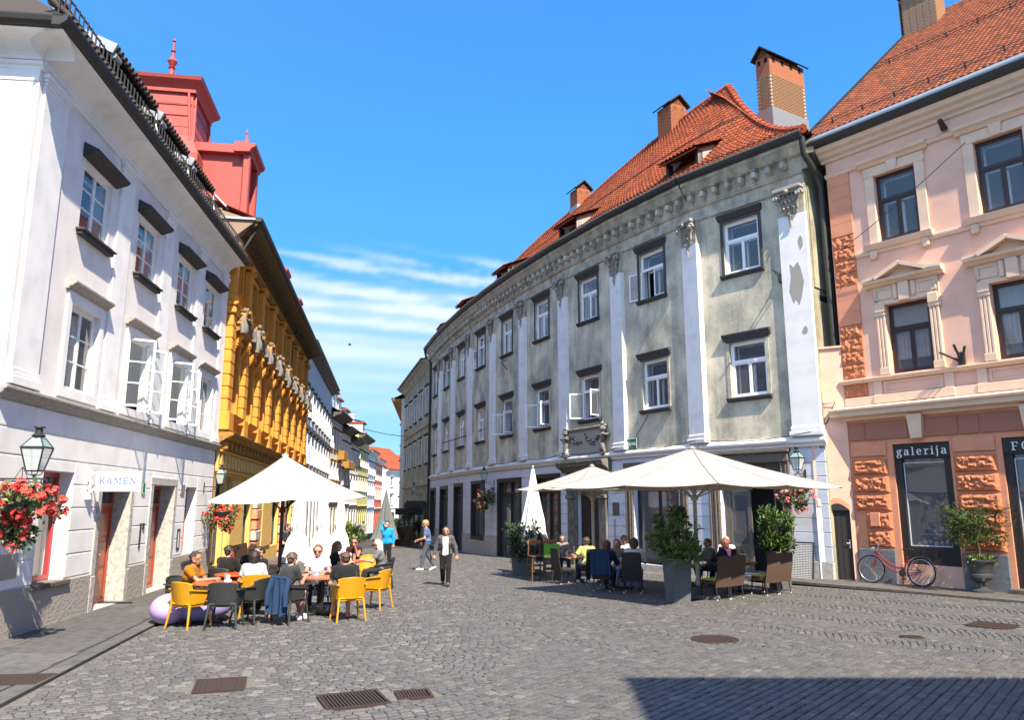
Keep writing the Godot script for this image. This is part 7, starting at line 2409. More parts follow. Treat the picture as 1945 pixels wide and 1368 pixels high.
func glass_on(at: Vector3, label: String, h: float, r: float, m: String) -> void:
	var b := MB.new()
	b.lathe([Vector2(r * 0.8, 0), Vector2(r, h), Vector2(r * 0.9, h), Vector2(r * 0.72, 0.012), Vector2(0.001, 0.012)], 12)
	var c := MB.new()
	c.lathe([Vector2(0.001, 0.012), Vector2(r * 0.76, 0.013), Vector2(r * 0.88, h * 0.75), Vector2(0.001, h * 0.75)], 12)
	small_thing("drinking_glass", label, "glass", at, [["glass", b, "glass"], ["drink", c, m]])

func menu_stand(at: Vector3, turn: float, label: String, m: String) -> void:
	var b := MB.new()
	b.bev(Vector3(-0.09, 0, -0.03), Vector3(0.09, 0.2, 0.03), 0.004)
	var c := MB.new()
	c.box(Vector3(-0.06, 0.03, 0.031), Vector3(0.06, 0.06, 0.036))
	small_thing("menu_stand", label, "menu stand", at, [["card", b, m], ["slot", c, "wood_dark"]]).rotation.y = turn

func left_terrace() -> void:
	var foot := Vector3(-5.62, gy(-19.0), -19.0)
	var e1 := Vector3(2.2, 0, 0.92)
	var e2 := Vector3(-0.92, 0, 2.2)
	parasol("parasol", "big open white square parasol over the cafe tables at the left", foot, 3.42, 2.36, [e1, -e2, -e1, e2], "canvas_white", "pole_brown", 0.045, 0.0, Vector2(0.035, -0.03))
	var k := 0
	for e in [[-6.75, -24.6, 0.43, "nearest of three folded white parasols left of the street"], [-6.55, -27.0, 0.44, "middle one of three folded white parasols left of the street"], [-6.75, -30.6, 0.42, "farthest of three folded white parasols left of the street"]]:
		closed_parasol("folded_parasol", e[3], Vector3(e[0], gy(e[1]), e[1]), 0.62, 3.0, e[2], "canvas_white", 40 + k)
		k += 1
	closed_parasol("folded_parasol", "tall folded grey parasol in the far shaded street", Vector3(-9.1, gy(-56.0), -56.0), 0.5, 3.9, 0.95, "canvas_grey", 50, false)
	# chairs
	var y := shell_chair("cafe_chair", "yellow armchair nearest the purple pouf, empty", Vector3(-5.98, 0.0, -14.72), face(Vector2(0.45, -0.9)), "yellow_plastic", true)
	place(y, "yellow armchair under the man seen from behind in black", Vector3(-3.22, 0, -15.62), face(Vector2(-0.45, -0.9)))
	place(y, "yellow chair whose back is against the woman in the grey top", Vector3(-5.28, 0, -16.25), face(Vector2(-0.35, -0.95)))
	place(y, "yellow chair standing behind the man in black, empty", Vector3(-2.98, 0, -17.35), face(Vector2(-0.9, -0.3)))
	place(y, "yellow chair at the far tables near the white-haired woman, empty", Vector3(-4.1, gy(-22.6), -22.6), face(Vector2(0.2, 1.0)))
	var g := shell_chair("dark_chair", "dark grey chair seen from behind at the nearest orange table", Vector3(-5.32, 0, -14.72), face(Vector2(-0.1, -1)), "grey_plastic", true)
	place(g, "dark grey chair with the denim jacket hanging on its back", Vector3(-4.32, 0, -15.3), face(Vector2(0.45, -0.9)))
	place(g, "dark grey chair under the white-haired woman", Vector3(-3.52, gy(-21.5), -21.5), face(Vector2(-1, 0.1)))
	place(g, "dark grey chair under the man in the mustard shirt", Vector3(-6.5, 0, -15.65), face(Vector2(1, 0.25)))
	place(g, "dark grey chair under the man in the striped shirt", Vector3(-4.3, 0, -17.5), face(Vector2(0.12, 1)))
	place(g, "dark grey chair between the nearest orange table and the grey-topped woman", Vector3(-5.02, 0, -15.35), face(Vector2(-1, -0.3)))
	place(g, "dark grey chair under the long-haired woman, back to the folded parasols", Vector3(-4.55, 0, -19.9), face(Vector2(1, -0.2)))
	place(g, "dark grey chair under the man in sunglasses at the far table", Vector3(-4.85, gy(-23.9), -23.9), face(Vector2(0.1, 1)))
	place(g, "dark grey chair under the woman in the grey waistcoat", Vector3(-5.55, 0, -17.6), face(Vector2(-0.7, 0.6)))
	place(g, "dark grey chair under the broad man in black by the wall", Vector3(-6.5, 0, -17.8), face(Vector2(0.3, -1)))
	place(g, "dark grey chair turned to the viewer under the blonde woman", Vector3(-6.15, 0, -18.6), face(Vector2(0.1, 1)))
	# tables and what stands on them
	var t := round_table("orange round table nearest the viewer, with a white napkin holder", Vector3(-5.78, 0, -15.35), 0.42)
	place(t, "orange round table between the striped man and the two men in black", Vector3(-3.95, 0, -16.5), 0.0)
	place(t, "orange round table hidden behind the pole of the white parasol", Vector3(-5.75, 0, -19.6), 0.0)
	place(t, "orange round table in front of the man with sunglasses at the back", Vector3(-4.4, gy(-21.6), -21.6), 0.0)
	place(t, "orange round table among the group by the yellow house", Vector3(-6.05, 0, -17.2), 0.4)
	var b := MB.new(); b.bev(Vector3(-0.06, 0, -0.04), Vector3(0.06, 0.05, 0.04), 0.008)
	var c := MB.new(); c.bev(Vector3(-0.03, 0.05, -0.02), Vector3(0.03, 0.14, 0.02), 0.006)
	small_thing("napkin_holder", "white napkin holder on the nearest orange table", "napkin holder", Vector3(-5.52, 0.746, -15.35), [["box", b, "paper"], ["napkins", c, "white_paint"]])
	glass_on(Vector3(-5.66, 0.746, -15.6), "tall glass with a straw on the nearest orange table", 0.15, 0.035, "glass")
	glass_on(Vector3(-3.95, 0.746, -16.28), "beer glass on the table of the striped man, left one", 0.16, 0.036, "beer")
	glass_on(Vector3(-4.12, 0.746, -16.32), "clear tumbler beside the beer of the striped man", 0.12, 0.036, "glass")
	glass_on(Vector3(-4.3, 0.746 + gy(-21.5), -21.4), "orange drink on the table of the white-haired woman", 0.2, 0.045, "beer")
	menu_stand(Vector3(-4.5, 0.746 + gy(-21.6), -21.55), 0.0, "white menu card on the table before the man in sunglasses", "paper")
	menu_stand(Vector3(-5.7, 0.746, -19.5), 0.3, "white menu card on the table behind the parasol pole", "paper")
	# denim jacket over the chair back
	b = MB.new()
	var F := Transform3D(Basis(Vector3.UP, face(Vector2(0.45, -0.9))), Vector3(-4.32, 0, -15.3))
	var n := 10
	for i in n:
		for j in 7:
			var q := []
			for e in [[i, j], [i + 1, j], [i + 1, j + 1], [i, j + 1]]:
				var x: float = lerpf(-0.30, 0.16, float(e[0]) / n)
				var v: float = e[1] / 7.0
				q.append(F * Vector3(x * (0.85 + 0.28 * v), 0.86 - 0.66 * v - 0.03 * sin(x * 30.0) * v, -0.335 - 0.05 * v - 0.035 * sin(x * 38.0 + v * 2.0) * (0.2 + v)))
			b.quad(q[3], q[2], q[1], q[0])
	for s in [-0.27, 0.13]: b.tube([F * Vector3(s, 0.84, -0.30), F * Vector3(s * 1.1, 0.62, -0.40), F * Vector3(s * 1.15, 0.36, -0.41)], 0.06, 7, 0.05)
	b.tube([F * Vector3(-0.29, 0.855, -0.31), F * Vector3(0.16, 0.87, -0.31)], 0.03, 6)
	var jk := put("denim_jacket", b, "denim", self)
	tag(jk, "blue denim jacket hanging over the back of a dark chair", "jacket")
	# purple pouf and bags on the ground
	var o := thing("pouf", "rounded lilac and purple lounge seat beside the first yellow armchair", "pouf", Vector3(-6.15, 0, -15.35), 0.3)
	b = MB.new(); b.ball(Vector3(-0.42, 0.27, 0.05), Vector3(0.36, 0.29, 0.42), 18); put("front_shell", b, "lavender", o)
	b = MB.new(); b.ball(Vector3(0.1, 0.26, -0.02), Vector3(0.58, 0.26, 0.42), 18); put("body", b, "lavender_dark", o)
	o = thing("handbag", "black bag lying under the striped man's table", "bag", Vector3(-3.78, 0, -16.3))
	b = MB.new(); b.ball(Vector3(0, 0.13, 0), Vector3(0.26, 0.14, 0.15), 12); put("body", b, "black_paint", o)
	b = MB.new(); b.tube([Vector3(-0.15, 0.2, 0), Vector3(-0.08, 0.38, 0.02), Vector3(0.08, 0.38, 0.02), Vector3(0.15, 0.2, 0)], 0.012, 5); put("strap", b, "black_paint", o)
	# menu boards at the yellow house
	o = thing("menu_board", "leaning menu board with a red side by the yellow house door", "menu board", Vector3(-9.0, gy(-25.8), -25.8), 1.2)
	b = MB.new(); b.bar(Vector3(0, 0.0, 0.22), Vector3(0, 1.05, 0), 0.62, 0.04); put("board", b, "wood_dark", o)
	b = MB.new(); b.bar(Vector3(0, 0.12, 0.225), Vector3(0, 0.95, 0.052), 0.5, 0.012); put("sheet", b, "paper_lime", o)
	b = MB.new(); b.bar(Vector3(-0.36, 0.0, 0.2), Vector3(-0.36, 1.0, 0), 0.12, 0.06); put("red_side", b, "red_frame", o)

func wicker_chair(called: String, label: String, at: Vector3, turn: float, m: String, group: String, cushion := "") -> Node3D:   # high-backed woven chair, faces +z
	var o := thing(called, label, "chair", at, turn, group)
	var b := MB.new()
	b.bev(Vector3(-0.23, 0.36, -0.2), Vector3(0.23, 0.45, 0.24), 0.02)
	put("seat", b, m, o)
	if cushion:
		b = MB.new(); b.bev(Vector3(-0.22, 0.45, -0.19), Vector3(0.22, 0.485, 0.24), 0.012); put("cushion", b, cushion, o)
	b = MB.new()
	var rows := 8
	for e in [[0.0, 1], [0.035, -1]]:
		for j in rows:
			var q := []
			for k in [[0, j], [1, j], [1, j + 1], [0, j + 1]]:
				var v := float(k[1]) / rows
				var y := lerpf(0.30, 0.99, v)
				var z := -0.20 - 0.05 * sin(v * PI * 0.9) - 0.10 * v * v
				q.append(Vector3(-0.23 + 0.46 * k[0], y + (0.012 if v == 1.0 else 0.0), z - e[0]))
			if e[1] == 1: b.quad(q[0], q[1], q[2], q[3])
			else: b.quad(q[3], q[2], q[1], q[0])
	for s in [-0.23, 0.23]:
		for j in rows:
			var v := float(j) / rows
			var w := float(j + 1) / rows
			b.tube([Vector3(s, lerpf(0.30, 0.99, v), -0.2175 - 0.05 * sin(v * PI * 0.9) - 0.10 * v * v), Vector3(s, lerpf(0.30, 0.99, w), -0.2175 - 0.05 * sin(w * PI * 0.9) - 0.10 * w * w)], 0.021, 6)
	b.tube([Vector3(-0.23, 1.0, -0.325), Vector3(0, 1.012, -0.33), Vector3(0.23, 1.0, -0.325)], 0.021, 6)
	put("backrest", b, m, o)
	for s in [-1.0, 1.0]:
		for z in [0.21, -0.2]:
			b = MB.new(); b.tube([Vector3(s * 0.205, 0.37, z), Vector3(s * 0.215, 0.035, z * 1.18)], 0.017, 6, 0.013); put("leg", b, "wicker_black", o)
			b = MB.new(); b.tube([Vector3(s * 0.215, 0.0, z * 1.185), Vector3(s * 0.215, 0.035, z * 1.18)], 0.016, 6); put("foot_cap", b, "pale_foot", o)
	return o

func square_table(label: String, at: Vector3, turn: float, cloth: String) -> Node3D:
	var o := thing("square_table", label, "table", at, turn, "square wooden cafe tables")
	var b := MB.new(); b.bev(Vector3(-0.36, 0.705, -0.36), Vector3(0.36, 0.735, 0.36), 0.008); put("tabletop", b, "wood_top", o)
	b = MB.new(); b.tube([Vector3(0, 0.03, 0), Vector3(0, 0.71, 0)], 0.04, 8); put("column", b, "iron", o)
	b = MB.new(); b.bev(Vector3(-0.22, 0, -0.22), Vector3(0.22, 0.03, 0.22), 0.01); put("foot", b, "iron", o)
	if cloth:
		b = MB.new()
		b.box(Vector3(-0.37, 0.737, -0.2), Vector3(0.37, 0.743, 0.2))
		for s in [-1.0, 1.0]: b.box(Vector3(s * 0.37 - 0.003, 0.62, -0.2), Vector3(s * 0.37 + 0.003, 0.737, 0.2))
		var cl := put("table_runner", b, cloth, self)
		cl.transform = xf(at, turn)
		tag(cl, "lime green runner across the " + label, "table runner", "lime table runners")
	return o

func planter(label: String, at: Vector3, turn: float, h: float, w: float, bush: String, top: float, rx: float, n: int, seed_: int, a: Color, b2: Color) -> void:
	var o := thing("planter", label, "planter", at, turn, "grey square planters")
	var b := MB.new()
	var p := w * 0.42
	var q := w * 0.5
	for k in 4:
		b.t = Transform3D(Basis(Vector3.UP, k * PI / 2), Vector3.ZERO)
		b.quad(Vector3(-p, 0, p), Vector3(p, 0, p), Vector3(q, h, q), Vector3(-q, h, q))
		b.quad(Vector3(-q, h, q), Vector3(q, h, q), Vector3(q - 0.03, h, q - 0.03), Vector3(-q + 0.03, h, q - 0.03))
		b.quad(Vector3(-q + 0.03, h, q - 0.03), Vector3(q - 0.03, h, q - 0.03), Vector3(q - 0.03, h - 0.06, q - 0.03), Vector3(-q + 0.03, h - 0.06, q - 0.03))
	put("box", b, "concrete", o)
	b = MB.new(); b.box(Vector3(-q + 0.03, h - 0.08, -q + 0.03), Vector3(q - 0.03, h - 0.05, q - 0.03)); put("soil", b, "soil", o)
	var s := thing("shrub", bush, "shrub", at + Vector3(0, h - 0.06, 0), turn, "leafy shrubs in planters")
	var r := RandomNumberGenerator.new()
	r.seed = seed_
	b = MB.new()
	var lobes := []
	for k in 26:
		var an := r.randf() * TAU
		var hh := pow(r.randf(), 0.8) * (top - h - 0.05) + 0.1
		var e := Vector3(cos(an) * rx * r.randf_range(0.35, 1.05), hh, sin(an) * rx * r.randf_range(0.35, 1.05))
		b.tube([Vector3(r.randf_range(-0.1, 0.1), 0, r.randf_range(-0.1, 0.1)), e * Vector3(0.5, 0.6, 0.5), e], 0.012, 5, 0.004)
		var sz := r.randf_range(0.09, 0.19)
		lobes.append([e, Vector3(sz, sz * 1.15, sz)])
	for k in 6: lobes.append([Vector3(r.randf_range(-rx, rx) * 0.6, r.randf_range(0.0, 0.35), r.randf_range(-rx, rx) * 0.6), Vector3(0.2, 0.2, 0.2)])
	put("stems", b, "bark", s)
	var wv := foliage(r, lobes, n, 1.0)
	many("leaves", leaf_mesh(0.05, 0.135), wv, "leaf_laurel", s, leaf_cols(r, wv.size(), a, b2))

func right_terrace() -> void:
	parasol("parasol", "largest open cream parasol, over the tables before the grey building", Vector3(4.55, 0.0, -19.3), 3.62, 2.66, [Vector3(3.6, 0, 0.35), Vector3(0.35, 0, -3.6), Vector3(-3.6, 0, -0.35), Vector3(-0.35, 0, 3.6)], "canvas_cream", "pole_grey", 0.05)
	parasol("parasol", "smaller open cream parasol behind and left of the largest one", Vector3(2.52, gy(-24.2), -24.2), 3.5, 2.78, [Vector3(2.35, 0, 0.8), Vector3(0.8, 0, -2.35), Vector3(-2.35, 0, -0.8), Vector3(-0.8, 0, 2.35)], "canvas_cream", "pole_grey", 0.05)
	closed_parasol("folded_parasol", "folded white parasol with a loose flap before the grey building", Vector3(0.74, gy(-27.2), -27.2), 1.45, 3.6, 0.5, "canvas_white", 45, false, 0.5)
	planter("tall grey planter at the front edge of the right terrace", Vector3(3.86, 0, -18.42), 0.28, 1.0, 0.5, "big laurel shrub in the front planter of the right terrace", 2.05, 0.60, 1900, 61, Color(0.045, 0.10, 0.018), Color(0.13, 0.22, 0.03))
	planter("grey planter behind the right-hand pair of wicker chairs", Vector3(7.2, 0, -21.2), 0.3, 0.98, 0.48, "dense green shrub in front of the brown door", 2.1, 0.45, 1800, 62, Color(0.03, 0.085, 0.018), Color(0.09, 0.17, 0.025))
	planter("low dark planter under the folded white parasol", Vector3(0.32, gy(-26.4), -26.4), 0.2, 0.6, 0.6, "dark shrub under the folded white parasol", 1.75, 0.55, 1500, 63, Color(0.018, 0.05, 0.016), Color(0.05, 0.09, 0.03))
	var w := wicker_chair("wicker_chair", "brown wicker chair of the left pair, nearer the planter", Vector3(4.88, 0, -18.95), face(Vector2(-0.55, -0.83)), "wicker", "brown wicker chairs", "lime_cloth")
	place(w, "brown wicker chair of the left pair, right one", Vector3(5.3, 0, -19.28), face(Vector2(-0.55, -0.83)))
	place(w, "brown wicker chair of the right pair, left one", Vector3(6.38, 0, -19.95), face(Vector2(-0.55, -0.83)))
	place(w, "brown wicker chair of the right pair, beside the rear planter", Vector3(6.82, 0, -20.32), face(Vector2(-0.55, -0.83)))
	var k := wicker_chair("black_chair", "black woven chair seen from behind under the woman in white", Vector3(3.12, 0, -20.35), face(Vector2(0.25, -1)), "wicker_black", "black woven chairs")
	place(k, "black woven chair with the dark blue jacket on its back", Vector3(2.42, 0, -20.85), face(Vector2(0.35, -1)))
	place(k, "black woven chair under the man in the yellow-green shirt", Vector3(2.28, gy(-23), -22.95), face(Vector2(-0.3, -1)))
	place(k, "black woven chair near the bar stool, empty", Vector3(1.55, gy(-23.2), -23.2), face(Vector2(0.9, -0.4)))
	place(k, "black woven chair under the man in sunglasses at the right", Vector3(5.72, 0, -22.5), face(Vector2(-1, 0.1)))
	place(k, "black woven chair under the purple-clad woman", Vector3(6.1, 0, -22.1), face(Vector2(-0.5, -0.8)))
	place(k, "black woven chair under the bald man", Vector3(6.5, gy(-23.6), -23.7), face(Vector2(-0.2, 1)))
	place(k, "black woven chair opposite the red-haired pair", Vector3(3.55, gy(-24.6), -24.6), face(Vector2(-0.2, 1)))
	var g := Vector2(-0.55, -0.83)
	square_table("wooden table beside the front planter", Vector3(4.38, 0, -19.9), face(g), "lime_cloth")
	square_table("wooden table between the two pairs of wicker chairs", Vector3(6.0, 0, -20.85), face(g), "lime_cloth")
	square_table("wooden table of the red-haired group", Vector3(3.1, 0, -21.75), 0.3, "")
	square_table("wooden table of the man in the yellow-green shirt", Vector3(1.95, gy(-23.8), -23.75), 0.2, "")
	square_table("wooden table of the man in sunglasses and the bald man", Vector3(5.5, gy(-22.9), -23.2), 0.2, "")
	menu_stand(Vector3(4.45, 0.744, -19.82), 0.5, "pale menu stand on the table beside the front planter", "paper_lime")
	menu_stand(Vector3(6.15, 0.744, -20.9), 0.5, "pale menu stand on the table between the wicker chairs", "paper_lime")
	glass_on(Vector3(1.95, 0.737 + gy(-23.7), -23.6), "small glowing orange glass on the yellow-green man's table", 0.1, 0.04, "beer")
	# bar stool table and green chair-back at the left end
	var o := thing("bar_stool", "tall wooden bar stool frame at the left end of the right terrace", "bar stool", Vector3(0.75, gy(-24.3), -24.3), 0.35)
	var b := MB.new()
	for e in [[-1, -1], [1, -1], [1, 1], [-1, 1]]:
		b = MB.new(); b.bar(Vector3(e[0] * 0.22, 0, e[1] * 0.2), Vector3(e[0] * 0.19, 1.14 if e[1] < 0 else 0.74, e[1] * 0.17), 0.035, 0.035); put("leg", b, "wood_brown", o)
	b = MB.new(); b.bev(Vector3(-0.22, 0.72, -0.2), Vector3(0.22, 0.76, 0.22), 0.01); put("seat", b, "wood_brown", o)
	b = MB.new(); b.bev(Vector3(-0.24, 1.1, -0.22), Vector3(0.24, 1.2, -0.15), 0.015); put("backrest", b, "wood_top", o)
	b = MB.new()
	for y in [0.28, 0.45]: b.frame(-0.21, 0.21, y, y + 0.03, 0.001, -0.19, 0.19)
	b.box(Vector3(-0.21, 0.3, 0.17), Vector3(0.21, 0.33, 0.2)); b.box(Vector3(-0.21, 0.3, -0.2), Vector3(0.21, 0.33, -0.17))
	put("footrest", b, "wood_brown", o)
	place(o, "second wooden bar stool, behind the green panel", Vector3(1.25, gy(-25.2), -25.2), 0.1)
	o = thing("green_board", "bright green board beside the bar stool", "board", Vector3(1.22, gy(-24.0), -24.0), 0.1)
	b = MB.new(); b.bev(Vector3(-0.24, 0.74, -0.02), Vector3(0.24, 1.12, 0.02), 0.006); put("panel", b, "green_cloth", o)
	b = MB.new(); b.bev(Vector3(-0.24, 0.71, -0.025), Vector3(0.24, 0.79, 0.028), 0.006); put("edge", b, "lime_cloth", o)
	b = MB.new(); b.tube([Vector3(0, 0, 0), Vector3(0, 0.75, 0)], 0.025, 6); b.bev(Vector3(-0.18, 0, -0.15), Vector3(0.18, 0.03, 0.15), 0.01); put("stand", b, "iron", o)
	# dark blue jacket on a black chair
	b = MB.new()
	var F := xf(Vector3(2.42, 0, -20.85), face(Vector2(0.35, -1)))
	for i in 8:
		for j in 6:
			var q := []
			for e in [[i, j], [i + 1, j], [i + 1, j + 1], [i, j + 1]]:
				var x: float = lerpf(-0.27, 0.27, e[0] / 8.0)
				var v: float = e[1] / 6.0
				q.append(F * Vector3(x * (0.9 + 0.12 * v), 1.04 - 0.62 * v, -0.40 + 0.07 * v - 0.03 * sin(x * 34.0) * (0.2 + v)))
			b.quad(q[3], q[2], q[1], q[0])
	b.tube([F * Vector3(-0.27, 1.03, -0.36), F * Vector3(0.27, 1.03, -0.36)], 0.05, 6)
	tag(put("blue_jacket", b, "denim", self), "dark blue jacket over the back of a black woven chair", "jacket")
	# ribbed grille panel leaning at the wall beside the low door
	var G0 := along(GREY[1], GREY[0])
	o = thing("grille_panel", "silvery woven grille panel leaning against the grey building by the low door", "panel")
	o.transform = Transform3D(G0.basis, G0 * Vector3(3.53, 0, 0.28)) * Transform3D(Basis(Vector3.RIGHT, deg_to_rad(-9.0)), Vector3.ZERO)
	b = MB.new(); b.frame(-0.44, 0.44, 0, 1.12, 0.03, -0.03, 0.02); b.box(Vector3(-0.41, 0.03, -0.025), Vector3(0.41, 1.09, -0.012)); put("frame", b, "gutter", o)
	for i in 17:
		b = MB.new(); b.box(Vector3(-0.40 + i * 0.05 - 0.009, 0.03, -0.012), Vector3(-0.40 + i * 0.05 + 0.009, 1.09, 0.004)); put("upright_strip", b, "sign_silver", o)
	for j in 21:
		b = MB.new(); b.box(Vector3(-0.41, 0.06 + j * 0.05 - 0.008, 0.004), Vector3(0.41, 0.06 + j * 0.05 + 0.008, 0.014)); put("cross_strip", b, "sign_silver", o)

func street_things() -> void:
	bicycle()
	# urn with a small clipped tree before the pink house
	var P := pink_frame()
	var o := thing("urn", "dark footed metal urn between the two shop fronts", "urn", P * Vector3(3.47, 0.045, 0.5))
	var b := MB.new()
	b.lathe([Vector2(0.26, 0), Vector2(0.26, 0.05), Vector2(0.18, 0.08), Vector2(0.09, 0.14), Vector2(0.075, 0.22), Vector2(0.10, 0.25), Vector2(0.2, 0.30), Vector2(0.28, 0.38), Vector2(0.285, 0.44), Vector2(0.22, 0.47), Vector2(0.25, 0.58), Vector2(0.31, 0.72), Vector2(0.37, 0.78), Vector2(0.37, 0.81), Vector2(0.32, 0.81), Vector2(0.28, 0.74), Vector2(0.001, 0.74)], 24)
	put("bowl", b, "urn", o)
	var t := thing("tree", "small bushy tree growing in the dark urn", "tree", P * Vector3(3.47, 0.78, 0.5))
	var r := RandomNumberGenerator.new()
	r.seed = 77
	b = MB.new()
	b.tube([Vector3(0, 0, 0), Vector3(0.03, 0.3, 0.0), Vector3(-0.02, 0.62, 0.02), Vector3(0.0, 1.0, 0)], 0.045, 8, 0.03)
	var lobes := []
	for k in 20:
		var a := r.randf() * TAU
		var e := Vector3(cos(a) * r.randf_range(0.2, 0.75), r.randf_range(0.62, 1.3), sin(a) * r.randf_range(0.2, 0.6))
		e.y -= Vector2(e.x, e.z).length() * 0.25
		b.tube([Vector3(0, 0.55, 0), e * Vector3(0.5, 0.9, 0.5), e], 0.014, 5, 0.004)
		lobes.append([e, Vector3(0.2, 0.15, 0.2)])
	put("trunk", b, "bark", t)
	var w := foliage(r, lobes, 3600, 1.0, 0.9)
	for k in 220:                                           # long thin shoots standing out of the crown
		var a := r.randf() * TAU
		var d := Vector3(cos(a), r.randf_range(-0.1, 0.7), sin(a)).normalized()
		for q in 5: w.append(Transform3D(Basis.looking_at(d, Vector3(0, 1, 0.2)), Vector3(0, 0.98, 0) + d * (0.5 + q * 0.07) * r.randf_range(0.9, 1.25)))
	many("leaves", leaf_mesh(0.022, 0.085), w, "leaf_laurel", t, leaf_cols(r, w.size(), Color(0.035, 0.085, 0.022), Color(0.10, 0.16, 0.035)))
	var uw := foliage(r, [[Vector3(-0.16, 0.08, 0.1), Vector3(0.22, 0.14, 0.2)], [Vector3(0.15, 0.05, 0.1), Vector3(0.2, 0.13, 0.2)]], 240)
	many("underplanting", leaf_mesh(0.05, 0.09), uw, "leaf_laurel", t, leaf_cols(r, uw.size(), Color(0.05, 0.12, 0.02), Color(0.16, 0.22, 0.03)))
	# things further up the street
	o = thing("plant_crate", "brown slatted wooden plant crate in the shaded far street", "crate", Vector3(-8.15, gy(-57), -57.2), 0.15)
	for j in 6:
		b = MB.new(); b.bev(Vector3(-0.8, 0.05 + j * 0.21, -0.45), Vector3(0.8, 0.23 + j * 0.21, 0.45), 0.01); put("slat", b, "wood_brown", o)
	b = MB.new()
	for x in [-0.8, 0.8]: b.box(Vector3(x - 0.05, 0, -0.47), Vector3(x + 0.05, 1.3, 0.47))
	put("post", b, "wood_dark", o)
	var n := 0
	for e in [[Vector3(-10.4, 0, -51.0), 0.7, 1.6, "dark bush left of the grey folded parasol in the far street"], [Vector3(-9.2, 0, -43.0), 0.35, 1.5, "spiky green potted plant behind the man with sunglasses"], [Vector3(-8.2, 0, -57.0), 0.6, 2.4, "dark plant rising out of the brown slatted crate"], [Vector3(-7.5, 0, -62.0), 0.6, 2.6, "dark climbing plant under the black shop signs"]]:
		o = thing("potted_shrub", e[3], "shrub", e[0] + Vector3(0, gy(e[0].z), 0))
		b = MB.new(); b.lathe([Vector2(0.2, 0), Vector2(0.3, 0.4), Vector2(0.26, 0.4), Vector2(0.001, 0.35)], 12); put("pot", b, "wood_dark", o)
		lobes = []
		for k in 10: lobes.append([Vector3(r.randf_range(-1, 1) * e[1], r.randf_range(0.5, e[2]), r.randf_range(-1, 1) * e[1]), Vector3(0.3, 0.3, 0.3)])
		w = foliage(r, lobes, 900, 1.8)
		var light: bool = n == 1
		many("leaves", leaf_mesh(0.05, 0.12), w, "leaf_laurel", o, leaf_cols(r, w.size(), Color(0.03, 0.07, 0.02) if not light else Color(0.12, 0.2, 0.03), Color(0.07, 0.12, 0.03) if not light else Color(0.22, 0.3, 0.06)))
		n += 1
	o = thing("bird", "small dark bird flying in the sky above the far street", "bird", Vector3(-12.4, 14.2, -57), 0.4)
	b = MB.new()
	b.ball(Vector3.ZERO, Vector3(0.13, 0.05, 0.05), 8)
	for s in [-1.0, 1.0]:
		b.quad(Vector3(-0.06, 0.02, 0), Vector3(0.07, 0.02, 0), Vector3(-0.02, 0.1, s * 0.18), Vector3(-0.08, 0.08, s * 0.18)); b.quad(Vector3(-0.08, 0.08, s * 0.18), Vector3(-0.02, 0.1, s * 0.18), Vector3(-0.12, 0.05, s * 0.34), Vector3(-0.13, 0.05, s * 0.34))
	put("body", b, "black_paint", o)

